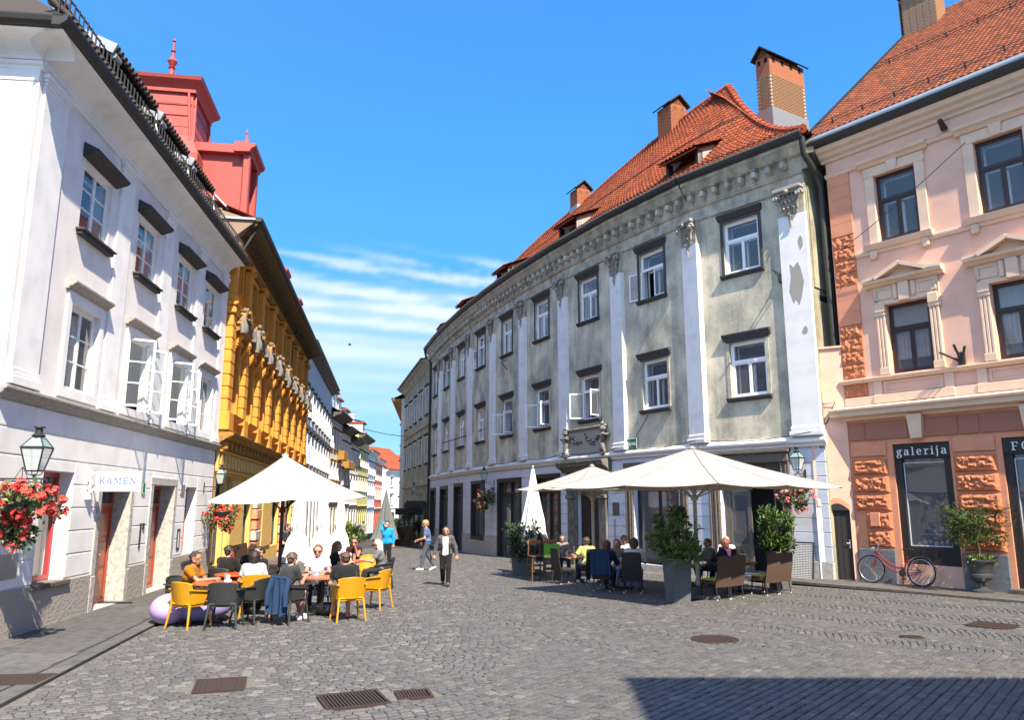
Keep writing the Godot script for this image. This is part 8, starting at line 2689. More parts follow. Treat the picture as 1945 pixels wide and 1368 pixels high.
func bicycle() -> void:                                     # stands along the pink wall, front wheel to the left; local x along the wall
	var P := pink_frame()
	var o := thing("bicycle", "red ladies' bicycle leaning by the pink house", "bicycle")
	o.transform = Transform3D(P.basis, P * Vector3(1.28, 0.045, 0.42)) * Transform3D(Basis(Vector3.RIGHT, deg_to_rad(-5.0)), Vector3.ZERO)
	var R := 0.385
	for k in 2:
		var c := Vector3(-0.70 if k == 0 else 0.68, R, 0)
		var w := Node3D.new()
		w.name = "wheel"
		o.add_child(w, true)
		w.position = c
		if k == 0: w.rotation.y = deg_to_rad(6.0)
		for e in [["tyre", R - 0.02, 0.022, "rubber"], ["rim", R - 0.052, 0.014, "chrome"]]:
			var b := MB.new()
			var pts := []
			for i in 33: pts.append(Vector3(cos(TAU * i / 32) * e[1], sin(TAU * i / 32) * e[1], 0))
			b.tube(pts, e[2], 7, -1, false)
			put(e[0], b, e[3], w)
		var b := MB.new()
		b.tube([Vector3(0, 0, -0.05), Vector3(0, 0, 0.05)], 0.022, 8)
		for i in 24:
			var a := TAU * i / 24
			b.tube([Vector3(cos(a + 0.4 * (1 if i % 2 else -1)) * 0.02, sin(a + 0.4 * (1 if i % 2 else -1)) * 0.02, 0.03 * (1 if i % 2 else -1)), Vector3(cos(a) * (R - 0.06), sin(a) * (R - 0.06), 0)], 0.0018, 3)
		put("spokes", b, "chrome", w)
		b = MB.new()                                        # mudguard
		for i in 12:
			var a0 := lerpf(0.15 * PI, 0.95 * PI, i / 12.0) if k == 0 else lerpf(-0.02 * PI, 0.88 * PI, i / 12.0)
			var a1 := lerpf(0.15 * PI, 0.95 * PI, (i + 1) / 12.0) if k == 0 else lerpf(-0.02 * PI, 0.88 * PI, (i + 1) / 12.0)
			b.bar(c + Vector3(cos(a0), sin(a0), 0) * (R + 0.025), c + Vector3(cos(a1), sin(a1), 0) * (R + 0.025), 0.06, 0.006)
		put("mudguard", b, "chrome", o)
	var f := Vector3(-0.70, R, 0); var r := Vector3(0.68, R, 0); var bb := Vector3(0.20, 0.33, 0)
	var head := Vector3(-0.50, 0.86, 0); var seat := Vector3(0.34, 0.80, 0)
	var b := MB.new()
	b.tube([head, Vector3(-0.2, 0.58, 0), Vector3(0.08, 0.46, 0), bb + Vector3(0.06, 0.14, 0)], 0.021, 8)
	b.tube([head + Vector3(-0.03, -0.12, 0), Vector3(-0.28, 0.5, 0), Vector3(-0.05, 0.36, 0), bb], 0.021, 8)
	b.tube([bb, seat], 0.019, 8)
	for s in [-0.04, 0.04]:
		b.tube([bb + Vector3(0, 0, s), r + Vector3(0, 0, s * 1.3)], 0.012, 6); b.tube([seat + Vector3(0, -0.12, s * 0.5), r + Vector3(0, 0, s * 1.3)], 0.010, 6)
	b.tube([head + Vector3(0.015, 0.03, 0), head + Vector3(-0.045, -0.15, 0)], 0.026, 8)
	put("frame", b, "bike_red", o)
	b = MB.new()
	for s in [-0.045, 0.045]: b.tube([head + Vector3(-0.04, -0.14, s), Vector3(-0.60, 0.56, s), f + Vector3(0, 0, s)], 0.013, 6)
	put("fork", b, "bike_red", o)
	b = MB.new()
	b.tube([head, head + Vector3(0.04, 0.2, 0)], 0.014, 6)
	for s in [-1.0, 1.0]: b.tube([head + Vector3(0.04, 0.2, 0), head + Vector3(0.0, 0.24, s * 0.14), head + Vector3(0.12, 0.23, s * 0.28), head + Vector3(0.22, 0.21, s * 0.29)], 0.011, 6)
	b.ball(head + Vector3(-0.1, 0.09, 0), Vector3(0.05, 0.055, 0.055), 10)
	put("handlebar", b, "chrome", o)
	b = MB.new(); b.ball(head + Vector3(-0.13, 0.09, 0.01), Vector3(0.03, 0.045, 0.045), 10); put("lamp", b, "lamp_glass", o)
	b = MB.new(); b.tube([seat, seat + Vector3(0.03, 0.13, 0)], 0.013, 6); b.ball(seat + Vector3(0.06, 0.17, 0), Vector3(0.14, 0.035, 0.08), 10); b.ball(seat + Vector3(-0.06, 0.17, 0), Vector3(0.1, 0.025, 0.035), 8); put("saddle", b, "black_paint", o)
	b = MB.new(); b.lathe([Vector2(0.001, -0.006), Vector2(0.1, -0.006), Vector2(0.1, 0.006), Vector2(0.001, 0.006)], 18); var ch := put("chainwheel", b, "iron", o); ch.position = bb + Vector3(0, 0, 0.05); ch.rotation.x = PI / 2
	b = MB.new(); b.bar(bb + Vector3(0, 0.09, 0.05), r + Vector3(0, 0.04, 0.05), 0.012, 0.02); b.bar(bb + Vector3(0, -0.09, 0.05), r + Vector3(0, -0.04, 0.05), 0.012, 0.02); put("chain", b, "iron", o)
	for s in [-1.0, 1.0]:
		b = MB.new(); b.bar(bb + Vector3(0, 0, s * 0.07), bb + Vector3(0.06 * s, -0.15 * s, s * 0.08), 0.015, 0.02); b.bev(bb + Vector3(0.06 * s - 0.05, -0.15 * s - 0.012, s * 0.08 - 0.01 + (0.0 if s > 0 else -0.08)), bb + Vector3(0.06 * s + 0.05, -0.15 * s + 0.012, s * 0.08 + 0.01 + (0.08 if s > 0 else 0.0)), 0.006); put("pedal", b, "iron", o)
	b = MB.new(); b.tube([bb + Vector3(0.04, -0.02, 0.03), Vector3(0.24, 0.01, 0.16)], 0.011, 6); put("kickstand", b, "iron", o)
	b = MB.new()
	b.box(Vector3(0.42, 0.83, -0.05), Vector3(0.92, 0.845, 0.05)); b.tube([Vector3(0.88, 0.83, 0.05), r + Vector3(0, 0, 0.06)], 0.006, 5); b.tube([Vector3(0.88, 0.83, -0.05), r + Vector3(0, 0, -0.06)], 0.006, 5)
	put("carrier", b, "iron", o)

# ------------------------------------------------------------------ people: a field of tapered capsules meshed as surface nets
class Soup:
	var v := PackedVector3Array()
	var n := PackedVector3Array()
	var c := PackedColorArray()
	var i := PackedInt32Array()
	func nets(bones: Array, cell: float, k: float, col: Color, cuts := [], paint: Variant = null) -> void:   # bone: [a, b, ra, rb, flat end?]
		var lo := Vector3.INF
		var hi := -Vector3.INF
		for b in bones:
			var r: float = maxf(b[2], b[3]) + cell * 2.5
			lo = lo.min((b[0] as Vector3) - Vector3.ONE * r).min((b[1] as Vector3) - Vector3.ONE * r)
			hi = hi.max((b[0] as Vector3) + Vector3.ONE * r).max((b[1] as Vector3) + Vector3.ONE * r)
		var nx := int((hi.x - lo.x) / cell) + 2
		var ny := int((hi.y - lo.y) / cell) + 2
		var nz := int((hi.z - lo.z) / cell) + 2
		var f := PackedFloat32Array()
		f.resize(nx * ny * nz)
		f.fill(1.0)
		for b in bones:
			var a: Vector3 = b[0]
			var ba: Vector3 = (b[1] as Vector3) - a
			var ll := maxf(ba.length_squared(), 1e-8)
			var ra: float = b[2]
			var rb: float = b[3]
			var flat: bool = b.size() > 4 and b[4]
			var dir := ba.normalized()
			var m := maxf(ra, rb) + maxf(cell * 2.2, k)
			var p0 := (a.min(b[1]) - Vector3.ONE * m - lo) / cell
			var p1 := (a.max(b[1]) + Vector3.ONE * m - lo) / cell
			for x in range(maxi(0, int(p0.x)), mini(nx, int(p1.x) + 2)):
				for y in range(maxi(0, int(p0.y)), mini(ny, int(p1.y) + 2)):
					var at := (x * ny + y) * nz
					for z in range(maxi(0, int(p0.z)), mini(nz, int(p1.z) + 2)):
						var q := lo + Vector3(x, y, z) * cell - a
						var t := clampf(q.dot(ba) / ll, 0.0, 1.0)
						var d := (q - ba * t).length() - ra - (rb - ra) * t
						if flat: d = maxf(d, (q - ba).dot(dir))
						var o := f[at + z]
						var h := maxf(k - absf(o - d), 0.0) / k
						f[at + z] = minf(o, d) - h * h * k * 0.25
		for cu in cuts:                                         # keep only what lies below the plane [normal, offset]
			for x in nx:
				for y in ny:
					for z in nz:
						var at := (x * ny + y) * nz + z
						if f[at] < 0.1: f[at] = maxf(f[at], (lo + Vector3(x, y, z) * cell).dot(cu[0]) - cu[1])
		var id := PackedInt32Array()
		id.resize(nx * ny * nz)
		id.fill(-1)
		var far := cell * 1.9
		var sx := ny * nz
		for x in nx - 1:
			for y in ny - 1:
				var at := x * sx + y * nz
				for z in nz - 1:
					var o := at + z
					var f0 := f[o]
					if f0 > far or f0 < -far: continue
					var f1 := f[o + sx]; var f2 := f[o + nz]; var f3 := f[o + sx + nz]; var f4 := f[o + 1]; var f5 := f[o + sx + 1]; var f6 := f[o + nz + 1]; var f7 := f[o + sx + nz + 1]
					var s := int(f0 < 0) + int(f1 < 0) + int(f2 < 0) + int(f3 < 0) + int(f4 < 0) + int(f5 < 0) + int(f6 < 0) + int(f7 < 0)
					if s == 0 or s == 8: continue
					var g := Vector3(f1 + f3 + f5 + f7 - f0 - f2 - f4 - f6, f2 + f3 + f6 + f7 - f0 - f1 - f4 - f5, f4 + f5 + f6 + f7 - f0 - f1 - f2 - f3)
					var gl := maxf(g.length(), 1e-6)
					var mean := (f0 + f1 + f2 + f3 + f4 + f5 + f6 + f7) / 8.0
					var nn := g / gl
					var off := nn * clampf(mean * 4.0 * cell / gl, -0.6 * cell, 0.6 * cell)
					var p := lo + (Vector3(x, y, z) + Vector3.ONE * 0.5) * cell - off
					id[o] = v.size()
					v.append(p); n.append(nn)
					c.append(paint.call(p) if paint else col)
		for x in range(1, nx - 1):
			for y in range(1, ny - 1):
				var at := x * sx + y * nz
				for z in range(1, nz - 1):
					var o := at + z
					if f[o] > far or f[o] < -far: continue
					var neg := f[o] < 0
					if neg != (f[o + sx] < 0): quad(id[o], id[o - nz], id[o - nz - 1], id[o - 1])
					if neg != (f[o + nz] < 0): quad(id[o], id[o - sx], id[o - sx - 1], id[o - 1])
					if neg != (f[o + 1] < 0): quad(id[o], id[o - sx], id[o - sx - nz], id[o - nz])
	func quad(a: int, b: int, d: int, e: int) -> void:
		if a < 0 or b < 0 or d < 0 or e < 0: return
		var m := (v[d] - v[a]).cross(v[e] - v[b])
		if m.dot(n[a] + n[d]) > 0: i.append_array(PackedInt32Array([a, d, b, a, e, d]))
		else: i.append_array(PackedInt32Array([a, b, d, a, d, e]))
	func add(s: Soup, t: Transform3D, col: Color) -> void:
		var at := v.size()
		var nb := t.basis.inverse().transposed()
		for k in s.v.size():
			v.append(t * s.v[k]); n.append((nb * s.n[k]).normalized()); c.append(col)
		var flip := t.basis.determinant() < 0
		for k in range(0, s.i.size(), 3):
			i.append(at + s.i[k]); i.append(at + s.i[k + (2 if flip else 1)]); i.append(at + s.i[k + (1 if flip else 2)])
	func mesh() -> ArrayMesh:
		var m := ArrayMesh.new()
		var a := []
		a.resize(Mesh.ARRAY_MAX)
		a[Mesh.ARRAY_VERTEX] = v; a[Mesh.ARRAY_NORMAL] = n; a[Mesh.ARRAY_COLOR] = c; a[Mesh.ARRAY_INDEX] = i
		m.add_surface_from_arrays(Mesh.PRIMITIVE_TRIANGLES, a)
		return m

var head_soup: Soup
var hand_soup: Soup
var shoe_mesh: ArrayMesh
var hair := {}

func make_body_parts() -> void:
	var V := func(x: float, y: float, z: float) -> Vector3: return Vector3(x, y, z)
	head_soup = Soup.new()
	head_soup.nets([[Vector3(0, 0.03, -0.03), Vector3(0, 0.035, 0.015), 0.092, 0.088], [Vector3(0, -0.01, 0.035), Vector3(0, -0.085, 0.05), 0.062, 0.038], [Vector3(-0.045, -0.05, 0.01), Vector3(0.045, -0.05, 0.01), 0.04, 0.04], [Vector3(0, 0.0, 0.092), Vector3(0, -0.032, 0.112), 0.011, 0.016], [Vector3(-0.035, 0.024, 0.082), Vector3(0.035, 0.024, 0.082), 0.014, 0.014], [Vector3(-0.02, -0.062, 0.086), Vector3(0.02, -0.062, 0.086), 0.009, 0.009], [Vector3(0.09, 0.02, -0.012), Vector3(0.088, -0.03, -0.006), 0.015, 0.011], [Vector3(-0.09, 0.02, -0.012), Vector3(-0.088, -0.03, -0.006), 0.015, 0.011]], 0.0085, 0.02, Color.WHITE)
	hand_soup = Soup.new()                                      # wrist at the origin, fingers along +z, thumb towards +x, palm down
	var hb := [[Vector3(-0.018, 0, 0.0), Vector3(-0.024, 0, 0.075), 0.017, 0.016], [Vector3(0.016, 0, 0.0), Vector3(0.026, 0, 0.075), 0.017, 0.016], [Vector3(0, 0, 0.0), Vector3(0, 0, 0.08), 0.018, 0.017], [Vector3(0.02, -0.005, 0.02), Vector3(0.055, -0.018, 0.05), 0.013, 0.011], [Vector3(0.055, -0.018, 0.05), Vector3(0.06, -0.03, 0.08), 0.011, 0.009]]
	for k in 4:
		var x: float = [-0.033, -0.011, 0.011, 0.032][k]
		var l: float = [0.052, 0.068, 0.072, 0.064][k]
		hb.append([Vector3(x, 0, 0.075), Vector3(x * 1.15, -0.012, 0.075 + l * 0.5), 0.0098, 0.009])
		hb.append([Vector3(x * 1.15, -0.012, 0.075 + l * 0.5), Vector3(x * 1.15, -0.042, 0.075 + l * 0.9), 0.009, 0.0078])
	hand_soup.nets(hb, 0.0055, 0.006, Color.WHITE)
	var s := Soup.new()
	s.nets([[Vector3(0, 0.035, -0.06), Vector3(0, 0.035, 0.14), 0.042, 0.038], [Vector3(0, 0.07, -0.04), Vector3(0, 0.05, 0.06), 0.042, 0.035]], 0.012, 0.03, Color.WHITE, [[Vector3(0, -1, 0), 0.0]])
	shoe_mesh = s.mesh()
	var cap := [[Vector3(0, 0.045, -0.035), Vector3(0, 0.05, 0.012), 0.093, 0.088]]
	var fr := [Vector3(0, -0.42, 0.9).normalized(), 0.022]
	var sets := {
		"short": [cap + [[Vector3(0, -0.02, -0.06), Vector3(0, 0.02, -0.05), 0.066, 0.08]], [fr]],
		"bald": [[[Vector3(-0.085, 0.0, -0.03), Vector3(-0.06, 0.0, -0.09), 0.022, 0.03], [Vector3(0.085, 0.0, -0.03), Vector3(0.06, 0.0, -0.09), 0.022, 0.03], [Vector3(-0.05, -0.02, -0.09), Vector3(0.05, -0.02, -0.09), 0.034, 0.034]], []],
		"long": [cap + [[Vector3(0, 0.0, -0.07), Vector3(0, -0.2, -0.08), 0.085, 0.07], [Vector3(0.075, 0.01, -0.03), Vector3(0.075, -0.19, -0.02), 0.04, 0.038], [Vector3(-0.075, 0.01, -0.03), Vector3(-0.075, -0.19, -0.02), 0.04, 0.038]], [[Vector3(0, -0.3, 0.95).normalized(), 0.03]]],
		"bob": [cap + [[Vector3(0, 0.0, -0.06), Vector3(0, -0.08, -0.06), 0.095, 0.085], [Vector3(0.07, 0.02, -0.02), Vector3(0.07, -0.07, -0.01), 0.045, 0.042], [Vector3(-0.07, 0.02, -0.02), Vector3(-0.07, -0.07, -0.01), 0.045, 0.042]], [[Vector3(0, -0.3, 0.95).normalized(), 0.03]]],
		"tied": [cap + [[Vector3(0, 0.03, -0.12), Vector3(0, 0.0, -0.16), 0.045, 0.04]], [fr]]}
	for k in sets:
		var h := Soup.new()
		if k != "bald":                                        # uneven locks over the cap
			for q in 26:
				var d := Vector3(rng.randfn(), absf(rng.randfn()) * 0.8 - 0.1, rng.randfn() - 0.5).normalized()
				var p := Vector3(0, 0.045, -0.012) + d * 0.088
				sets[k][0].append([p, p + Vector3(d.x * 0.02, -0.025, d.z * 0.02 - 0.01), rng.randf_range(0.014, 0.024), 0.012])
		h.nets(sets[k][0], 0.009, 0.014, Color.WHITE, sets[k][1])
		hair[k] = h.mesh()

func elbow(s: Vector3, w: Vector3, pole: Vector3, a: float, b: float) -> Vector3:
	var d := w - s
	var l := clampf(d.length(), 0.05, a + b - 0.005)
	var x := d.normalized()
	var t := (a * a - b * b + l * l) / (2 * l)
	var y := (pole - x * pole.dot(x)).normalized()
	return s + x * t + y * sqrt(maxf(a * a - t * t, 0.0))

# keys: at, face (x, z), pose sit|stand|walk, skin, hair, hairc, top, topc, sleeve (0..2), legs, legc (0..1), shoe, lean, hl, hr (hands, local), look (turn of the head), w (girth), glasses, s (scale)
func person(label: String, e: Dictionary) -> Node3D:
	var y0: float = e.get("y", gy(e.at.y))
	var o := thing("person", label, "person", Vector3(e.at.x, y0, e.at.y), face(e.face), e.get("group", ""))
	o.scale = Vector3.ONE * e.get("s", 1.0)
	var sit: bool = e.get("pose", "sit") == "sit"
	var walk: bool = e.get("pose", "sit") == "walk"
	var W: float = e.get("w", 1.0)
	var lean: float = e.get("lean", 0.12)
	var P := Vector3(0, 0.545, -0.04) if sit else Vector3(0, 0.94, 0)
	var up := Vector3(0, cos(lean), sin(lean))
	var C := P + up * 0.30
	var N := P + up * 0.485
	var Hd := N + Vector3(0, 0.155, 0.03 + sin(lean) * 0.06)
	var sh := 0.175 * (0.5 + 0.5 * W)
	var S := [N + Vector3(sh, -0.055, 0), N + Vector3(-sh, -0.055, 0)]
	var wr := [e.get("hl", P + Vector3(0.17, 0.22, 0.42) if sit else P + Vector3(0.26, -0.12, 0.05)), e.get("hr", P + Vector3(-0.17, 0.22, 0.42) if sit else P + Vector3(-0.26, -0.12, 0.05))]
	var el := []
	for k in 2:
		var reach: Vector3 = wr[k] - S[k]
		if reach.length() > 0.53: wr[k] = S[k] + reach.normalized() * 0.53
		el.append(elbow(S[k], wr[k], Vector3(0.45 if k == 0 else -0.45, -0.6, -0.6), 0.285, 0.255))
	var hp := [P + Vector3(0.09, -0.02, 0), P + Vector3(-0.09, -0.02, 0)]
	var kn := []
	var an := []
	for k in 2:
		var s := 1.0 if k == 0 else -1.0
		if sit:
			kn.append(Vector3(s * 0.13, 0.50, 0.38)); an.append(Vector3(s * 0.12, 0.085, 0.36 + (0.14 if k == e.get("forward", 0) else -0.06)))
		elif walk:
			kn.append(Vector3(s * 0.09, 0.51, 0.14 if k == 0 else -0.03)); an.append(Vector3(s * 0.085, 0.09 if k == 0 else 0.12, 0.20 if k == 0 else -0.26))
		else:
			kn.append(Vector3(s * 0.10, 0.51, 0.02)); an.append(Vector3(s * 0.115, 0.09, -0.01))
	var skin: Color = e.get("skin", Color(0.40, 0.215, 0.145))
	var torso := [[P + Vector3(0.07, 0.0, 0), P + Vector3(-0.07, 0.0, 0), 0.115 * W, 0.115 * W], [P + up * 0.08, P + up * 0.22, 0.118 * W, 0.115 * W], [C + Vector3(0.065, 0, 0), C + Vector3(-0.065, 0, 0), 0.112 * W, 0.112 * W], [C + Vector3(0.06, 0.08, 0), C + Vector3(-0.06, 0.08, 0), 0.10 * W, 0.10 * W], [S[0] + Vector3(-0.02, 0.012, 0), S[1] + Vector3(0.02, 0.012, 0), 0.066, 0.066]]
	var body := Soup.new()
	var bones := torso.duplicate()
	bones.append([N + Vector3(0, -0.03, 0), Hd + Vector3(0, -0.06, -0.02), 0.058, 0.052])
	for k in 2:
		bones.append([S[k], el[k], 0.05 * W, 0.04]); bones.append([el[k], wr[k], 0.04, 0.027])
		bones.append([hp[k], kn[k], 0.088 * W, 0.056]); bones.append([kn[k], kn[k].lerp(an[k], 0.35), 0.054, 0.055]); bones.append([kn[k].lerp(an[k], 0.35), an[k], 0.055, 0.036])
		bones.append([an[k], an[k] + Vector3(0, -0.045, 0.11), 0.036, 0.03])
	body.nets(bones, 0.021, 0.035, skin)
	var look: float = e.get("look", 0.0)
	var HT := Transform3D(Basis(Vector3.UP, look) * Basis(Vector3.RIGHT, e.get("nod", 0.08)), Hd)
	body.add(head_soup, HT, skin)
	for k in 2:
		var d: Vector3 = (wr[k] - el[k]).normalized()
		if e.has("palm"): d = (d + Vector3(0, 0.6, 0)).normalized()
		var b := Basis.looking_at(-d, Vector3(0, 1, 0.15))
		body.add(hand_soup, Transform3D(b.scaled_local(Vector3(-1 if k == 0 else 1, 1, 1)), wr[k]), skin)
	put("body", body.mesh(), "skin", o)
	# clothes
	var topc: Color = e.get("topc", Color(0.02, 0.02, 0.022))
	var sl: float = e.get("sleeve", 0.62)
	var st := Soup.new()
	var sb := []
	for t in torso: sb.append([t[0], t[1], t[2] + 0.016, t[3] + 0.016])
	for k in 2:
		if sl > 0: sb.append([S[k], S[k].lerp(el[k], minf(sl, 1.0)), 0.05 * W + 0.02, 0.044 * W + 0.022, sl <= 1.0])
		if sl > 1.0: sb.append([el[k], el[k].lerp(wr[k], sl - 1.0), 0.06, 0.043, true])
	var paint: Variant = null
	if e.has("stripe"):
		var sc: Color = e.stripe
		paint = func(p: Vector3) -> Color: return sc if fposmod(p.y * 9.5 + 0.2, 1.0) < 0.42 else topc
	elif e.has("front"):
		var fc: Color = e.front
		paint = func(p: Vector3) -> Color: return fc if absf(p.x) < 0.085 and p.z > 0.03 and p.y < N.y - 0.02 else topc
	st.nets(sb, 0.021, 0.04, topc, [[-up, -(P + up * e.get("hem", -0.04)).dot(up)]], paint)
	put("shirt", st.mesh(), "cloth", o)
	var lc: float = e.get("legc", 0.96)
	var pt := Soup.new()
	var lb := [[P + Vector3(0.07, -0.005, 0), P + Vector3(-0.07, -0.005, 0), 0.125 * W, 0.125 * W]]
	for k in 2:
		lb.append([hp[k], kn[k].lerp(hp[k], maxf(0.0, 1 - lc * 2)), 0.105 * W, 0.08, lc <= 0.5])
		if lc > 0.5: lb.append([kn[k], kn[k].lerp(an[k], (lc - 0.5) * 2 + 0.06), 0.08, 0.062, true])
	pt.nets(lb, 0.022, 0.03, e.get("legs", Color(0.02, 0.022, 0.028)), [[up, (P + up * 0.09).dot(up)]])
	put("shorts" if lc < 0.6 else "trousers", pt.mesh(), "cloth", o)
	for k in 2:
		var sm := put("shoe", shoe_mesh, M.get(e.get("shoe", "shoe_dark")), o)
		sm.position = an[k] + Vector3(0, -0.088, 0.02)
		if walk and k == 1: sm.transform = Transform3D(Basis(Vector3.RIGHT, 0.5), an[k] + Vector3(0, -0.075, 0.02))
	if e.get("hair", "short") != "":
		var hm := put("hair", hair[e.get("hair", "short")], hair_mat(e.get("hairc", Color(0.03, 0.018, 0.011))), o)
		hm.transform = HT
	var b := MB.new()
	if e.get("glasses", false):
		for s in [-1.0, 1.0]:
			b.ball(Vector3(s * 0.034, 0.006, 0.098), Vector3(0.029, 0.021, 0.012), 10)
			b.tube([Vector3(s * 0.062, 0.012, 0.09), Vector3(s * 0.098, 0.012, -0.01)], 0.004, 4)
		b.tube([Vector3(-0.012, 0.012, 0.105), Vector3(0.012, 0.012, 0.105)], 0.004, 4)
		put("sunglasses", b, "lens", o).transform = HT
	else:
		for s in [-1.0, 1.0]: b.ball(Vector3(s * 0.033, 0.004, 0.089), Vector3(0.012, 0.007, 0.008), 8)
		put("eyes", b, "lens", o).transform = HT
	b = MB.new(); b.bev(Vector3(-0.021, -0.066, 0.09), Vector3(0.021, -0.056, 0.097), 0.003); put("mouth", b, "lips", o).transform = HT
	return o

func hair_mat(c: Color) -> StandardMaterial3D:
	var key := "hair_%d_%d_%d" % [int(c.r * 500), int(c.g * 500), int(c.b * 500)]
	if not M.has(key): mat(key, c, 0.6)
	return M[key]

func build_people() -> void:
	make_body_parts()
	mat("cloth", Color.WHITE, 0.92, {"vc": 1, "sheen": 0.2})
	mat("lips", lin(0.32, 0.12, 0.10), 0.6)
	mat("shoe_dark", lin(0.02, 0.02, 0.02), 0.6)
	mat("shoe_white", lin(0.62, 0.62, 0.60), 0.6)
	mat("shoe_red", lin(0.5, 0.12, 0.09), 0.6)
	var black := Color(0.013, 0.013, 0.015)
	var brown := Color(0.055, 0.03, 0.016)
	var V := func(x: float, y: float, z: float) -> Vector3: return Vector3(x, y, z)
	var up := Vector3(0.16, 0.78, 0.40); var up2 := Vector3(-0.16, 0.78, 0.40)
	# left terrace
	person("man in a mustard shirt sitting sideways by the white wall", {"at": Vector2(-6.42, -15.7), "face": Vector2(1, 0.15), "topc": Color(0.32, 0.125, 0.006), "lean": 0.22, "hl": up + Vector3(0, 0, 0.05), "hr": up2 + Vector3(0.1, 0, 0.1), "skin": Color(0.31, 0.165, 0.10), "look": -0.1})
	person("broad man in black seen from behind, next to the wall", {"at": Vector2(-6.45, -17.75), "face": Vector2(0.25, -1), "topc": black, "w": 1.14, "lean": 0.16, "sleeve": 0.8, "hl": up, "hr": up2})
	person("woman with dark hair and a pale grey top, seen from behind", {"at": Vector2(-5.3, -16.15), "face": Vector2(-0.3, -1), "topc": Color(0.48, 0.48, 0.5), "lean": 0.34, "hair": "bob", "hairc": Color(0.014, 0.009, 0.008), "hl": up, "hr": up2})
	person("blonde woman in sunglasses facing the viewer", {"at": Vector2(-6.12, -18.5), "face": Vector2(0.15, 1), "topc": Color(0.03, 0.03, 0.035), "hair": "long", "hairc": Color(0.52, 0.34, 0.14), "glasses": true, "lean": 0.1, "hl": up, "hr": up2})
	person("woman in a grey waistcoat and black sleeves, turned to the left", {"at": Vector2(-5.58, -17.45), "face": Vector2(-0.55, 0.75), "topc": Color(0.015, 0.015, 0.015), "front": Color(0.26, 0.25, 0.22), "hair": "tied", "glasses": true, "w": 1.08, "lean": 0.14, "look": 0.2, "hl": V.call(0.2, 0.62, 0.3), "hr": V.call(-0.2, 0.70, 0.32)})
	person("man in a dark grey shirt and shorts on the chair with the denim jacket", {"at": Vector2(-4.42, -15.45), "face": Vector2(0.55, -0.85), "topc": Color(0.03, 0.033, 0.033), "lean": 0.26, "hairc": Color(0.075, 0.045, 0.028), "legc": 0.46, "legs": Color(0.03, 0.03, 0.035), "shoe": "shoe_white", "hl": up + Vector3(-0.06, 0.03, 0.05), "hr": V.call(-0.08, 0.82, 0.42), "look": 0.2, "w": 1.05})
	person("man in sunglasses and a blue and white striped shirt", {"at": Vector2(-4.3, -17.4), "face": Vector2(0.15, 1), "topc": Color(0.62, 0.64, 0.68), "stripe": Color(0.27, 0.36, 0.56), "lean": 0.12, "hairc": Color(0.10, 0.055, 0.03), "glasses": true, "w": 1.12, "skin": Color(0.46, 0.22, 0.15), "hl": V.call(0.2, 0.78, 0.42), "hr": V.call(-0.12, 0.78, 0.45), "s": 1.03})
	person("broad man in a black shirt on a yellow chair, back to the viewer", {"at": Vector2(-3.3, -15.72), "face": Vector2(-0.4, -0.9), "topc": black, "w": 1.22, "lean": 0.34, "hairc": Color(0.06, 0.032, 0.018), "legc": 0.46, "legs": Color(0.10, 0.085, 0.065), "shoe": "shoe_red", "hl": up, "hr": up2, "skin": Color(0.46, 0.23, 0.16)})
	person("woman with long brown hair before the folded parasols", {"at": Vector2(-4.52, -19.85), "face": Vector2(1, -0.25), "topc": black, "hair": "long", "hairc": Color(0.17, 0.085, 0.04), "lean": 0.2, "hl": up, "hr": up2})
	person("man in sunglasses and dark red at the far table, hand at his chin", {"at": Vector2(-4.8, -23.85), "face": Vector2(0.15, 1), "topc": Color(0.05, 0.012, 0.016), "glasses": true, "sleeve": 0.25, "lean": 0.22, "hl": V.call(0.05, 1.02, 0.30), "hr": up2, "skin": Color(0.38, 0.17, 0.11)})
	person("woman with white hair and a grey shirt at the right end of the left tables", {"at": Vector2(-3.58, -21.4), "face": Vector2(-1, 0.15), "topc": Color(0.13, 0.14, 0.145), "hair": "long", "hairc": Color(0.62, 0.55, 0.44), "glasses": true, "lean": 0.2, "hl": up + Vector3(0, 0, 0.06), "hr": up2 + Vector3(0, 0, 0.06), "legs": Color(0.03, 0.03, 0.03)})
	var wt := person("waiter in dark clothes standing behind the pole of the white parasol", {"at": Vector2(-7.45, -25.6), "face": Vector2(1, 0.2), "pose": "stand", "topc": Color(0.02, 0.02, 0.028), "sleeve": 0.7, "hl": V.call(0.14, 1.12, 0.32), "hr": V.call(-0.14, 1.1, 0.3)})
	# people on the street
	person("person in a bright blue jacket raising a hand to the face", {"at": Vector2(-4.93, -30.8), "face": Vector2(0.1, 1), "pose": "stand", "topc": Color(0.012, 0.27, 0.62), "sleeve": 1.95, "hem": -0.1, "legs": Color(0.014, 0.014, 0.017), "hairc": Color(0.03, 0.018, 0.012), "hr": V.call(-0.07, 1.56, 0.16), "hl": V.call(0.25, 0.84, 0.06), "w": 1.05, "s": 1.05, "y": gy(-30.8)})
	var bm := person("fair-haired man in a blue shirt walking left with a bag at his waist", {"at": Vector2(-3.15, -29.2), "face": Vector2(-1, 0.12), "pose": "walk", "topc": Color(0.09, 0.13, 0.27), "legs": Color(0.07, 0.085, 0.11), "hairc": Color(0.46, 0.27, 0.09), "hl": V.call(0.14, 1.04, 0.34), "hr": V.call(-0.14, 1.02, 0.32), "shoe": "shoe_white", "s": 1.07})
	var b := MB.new()
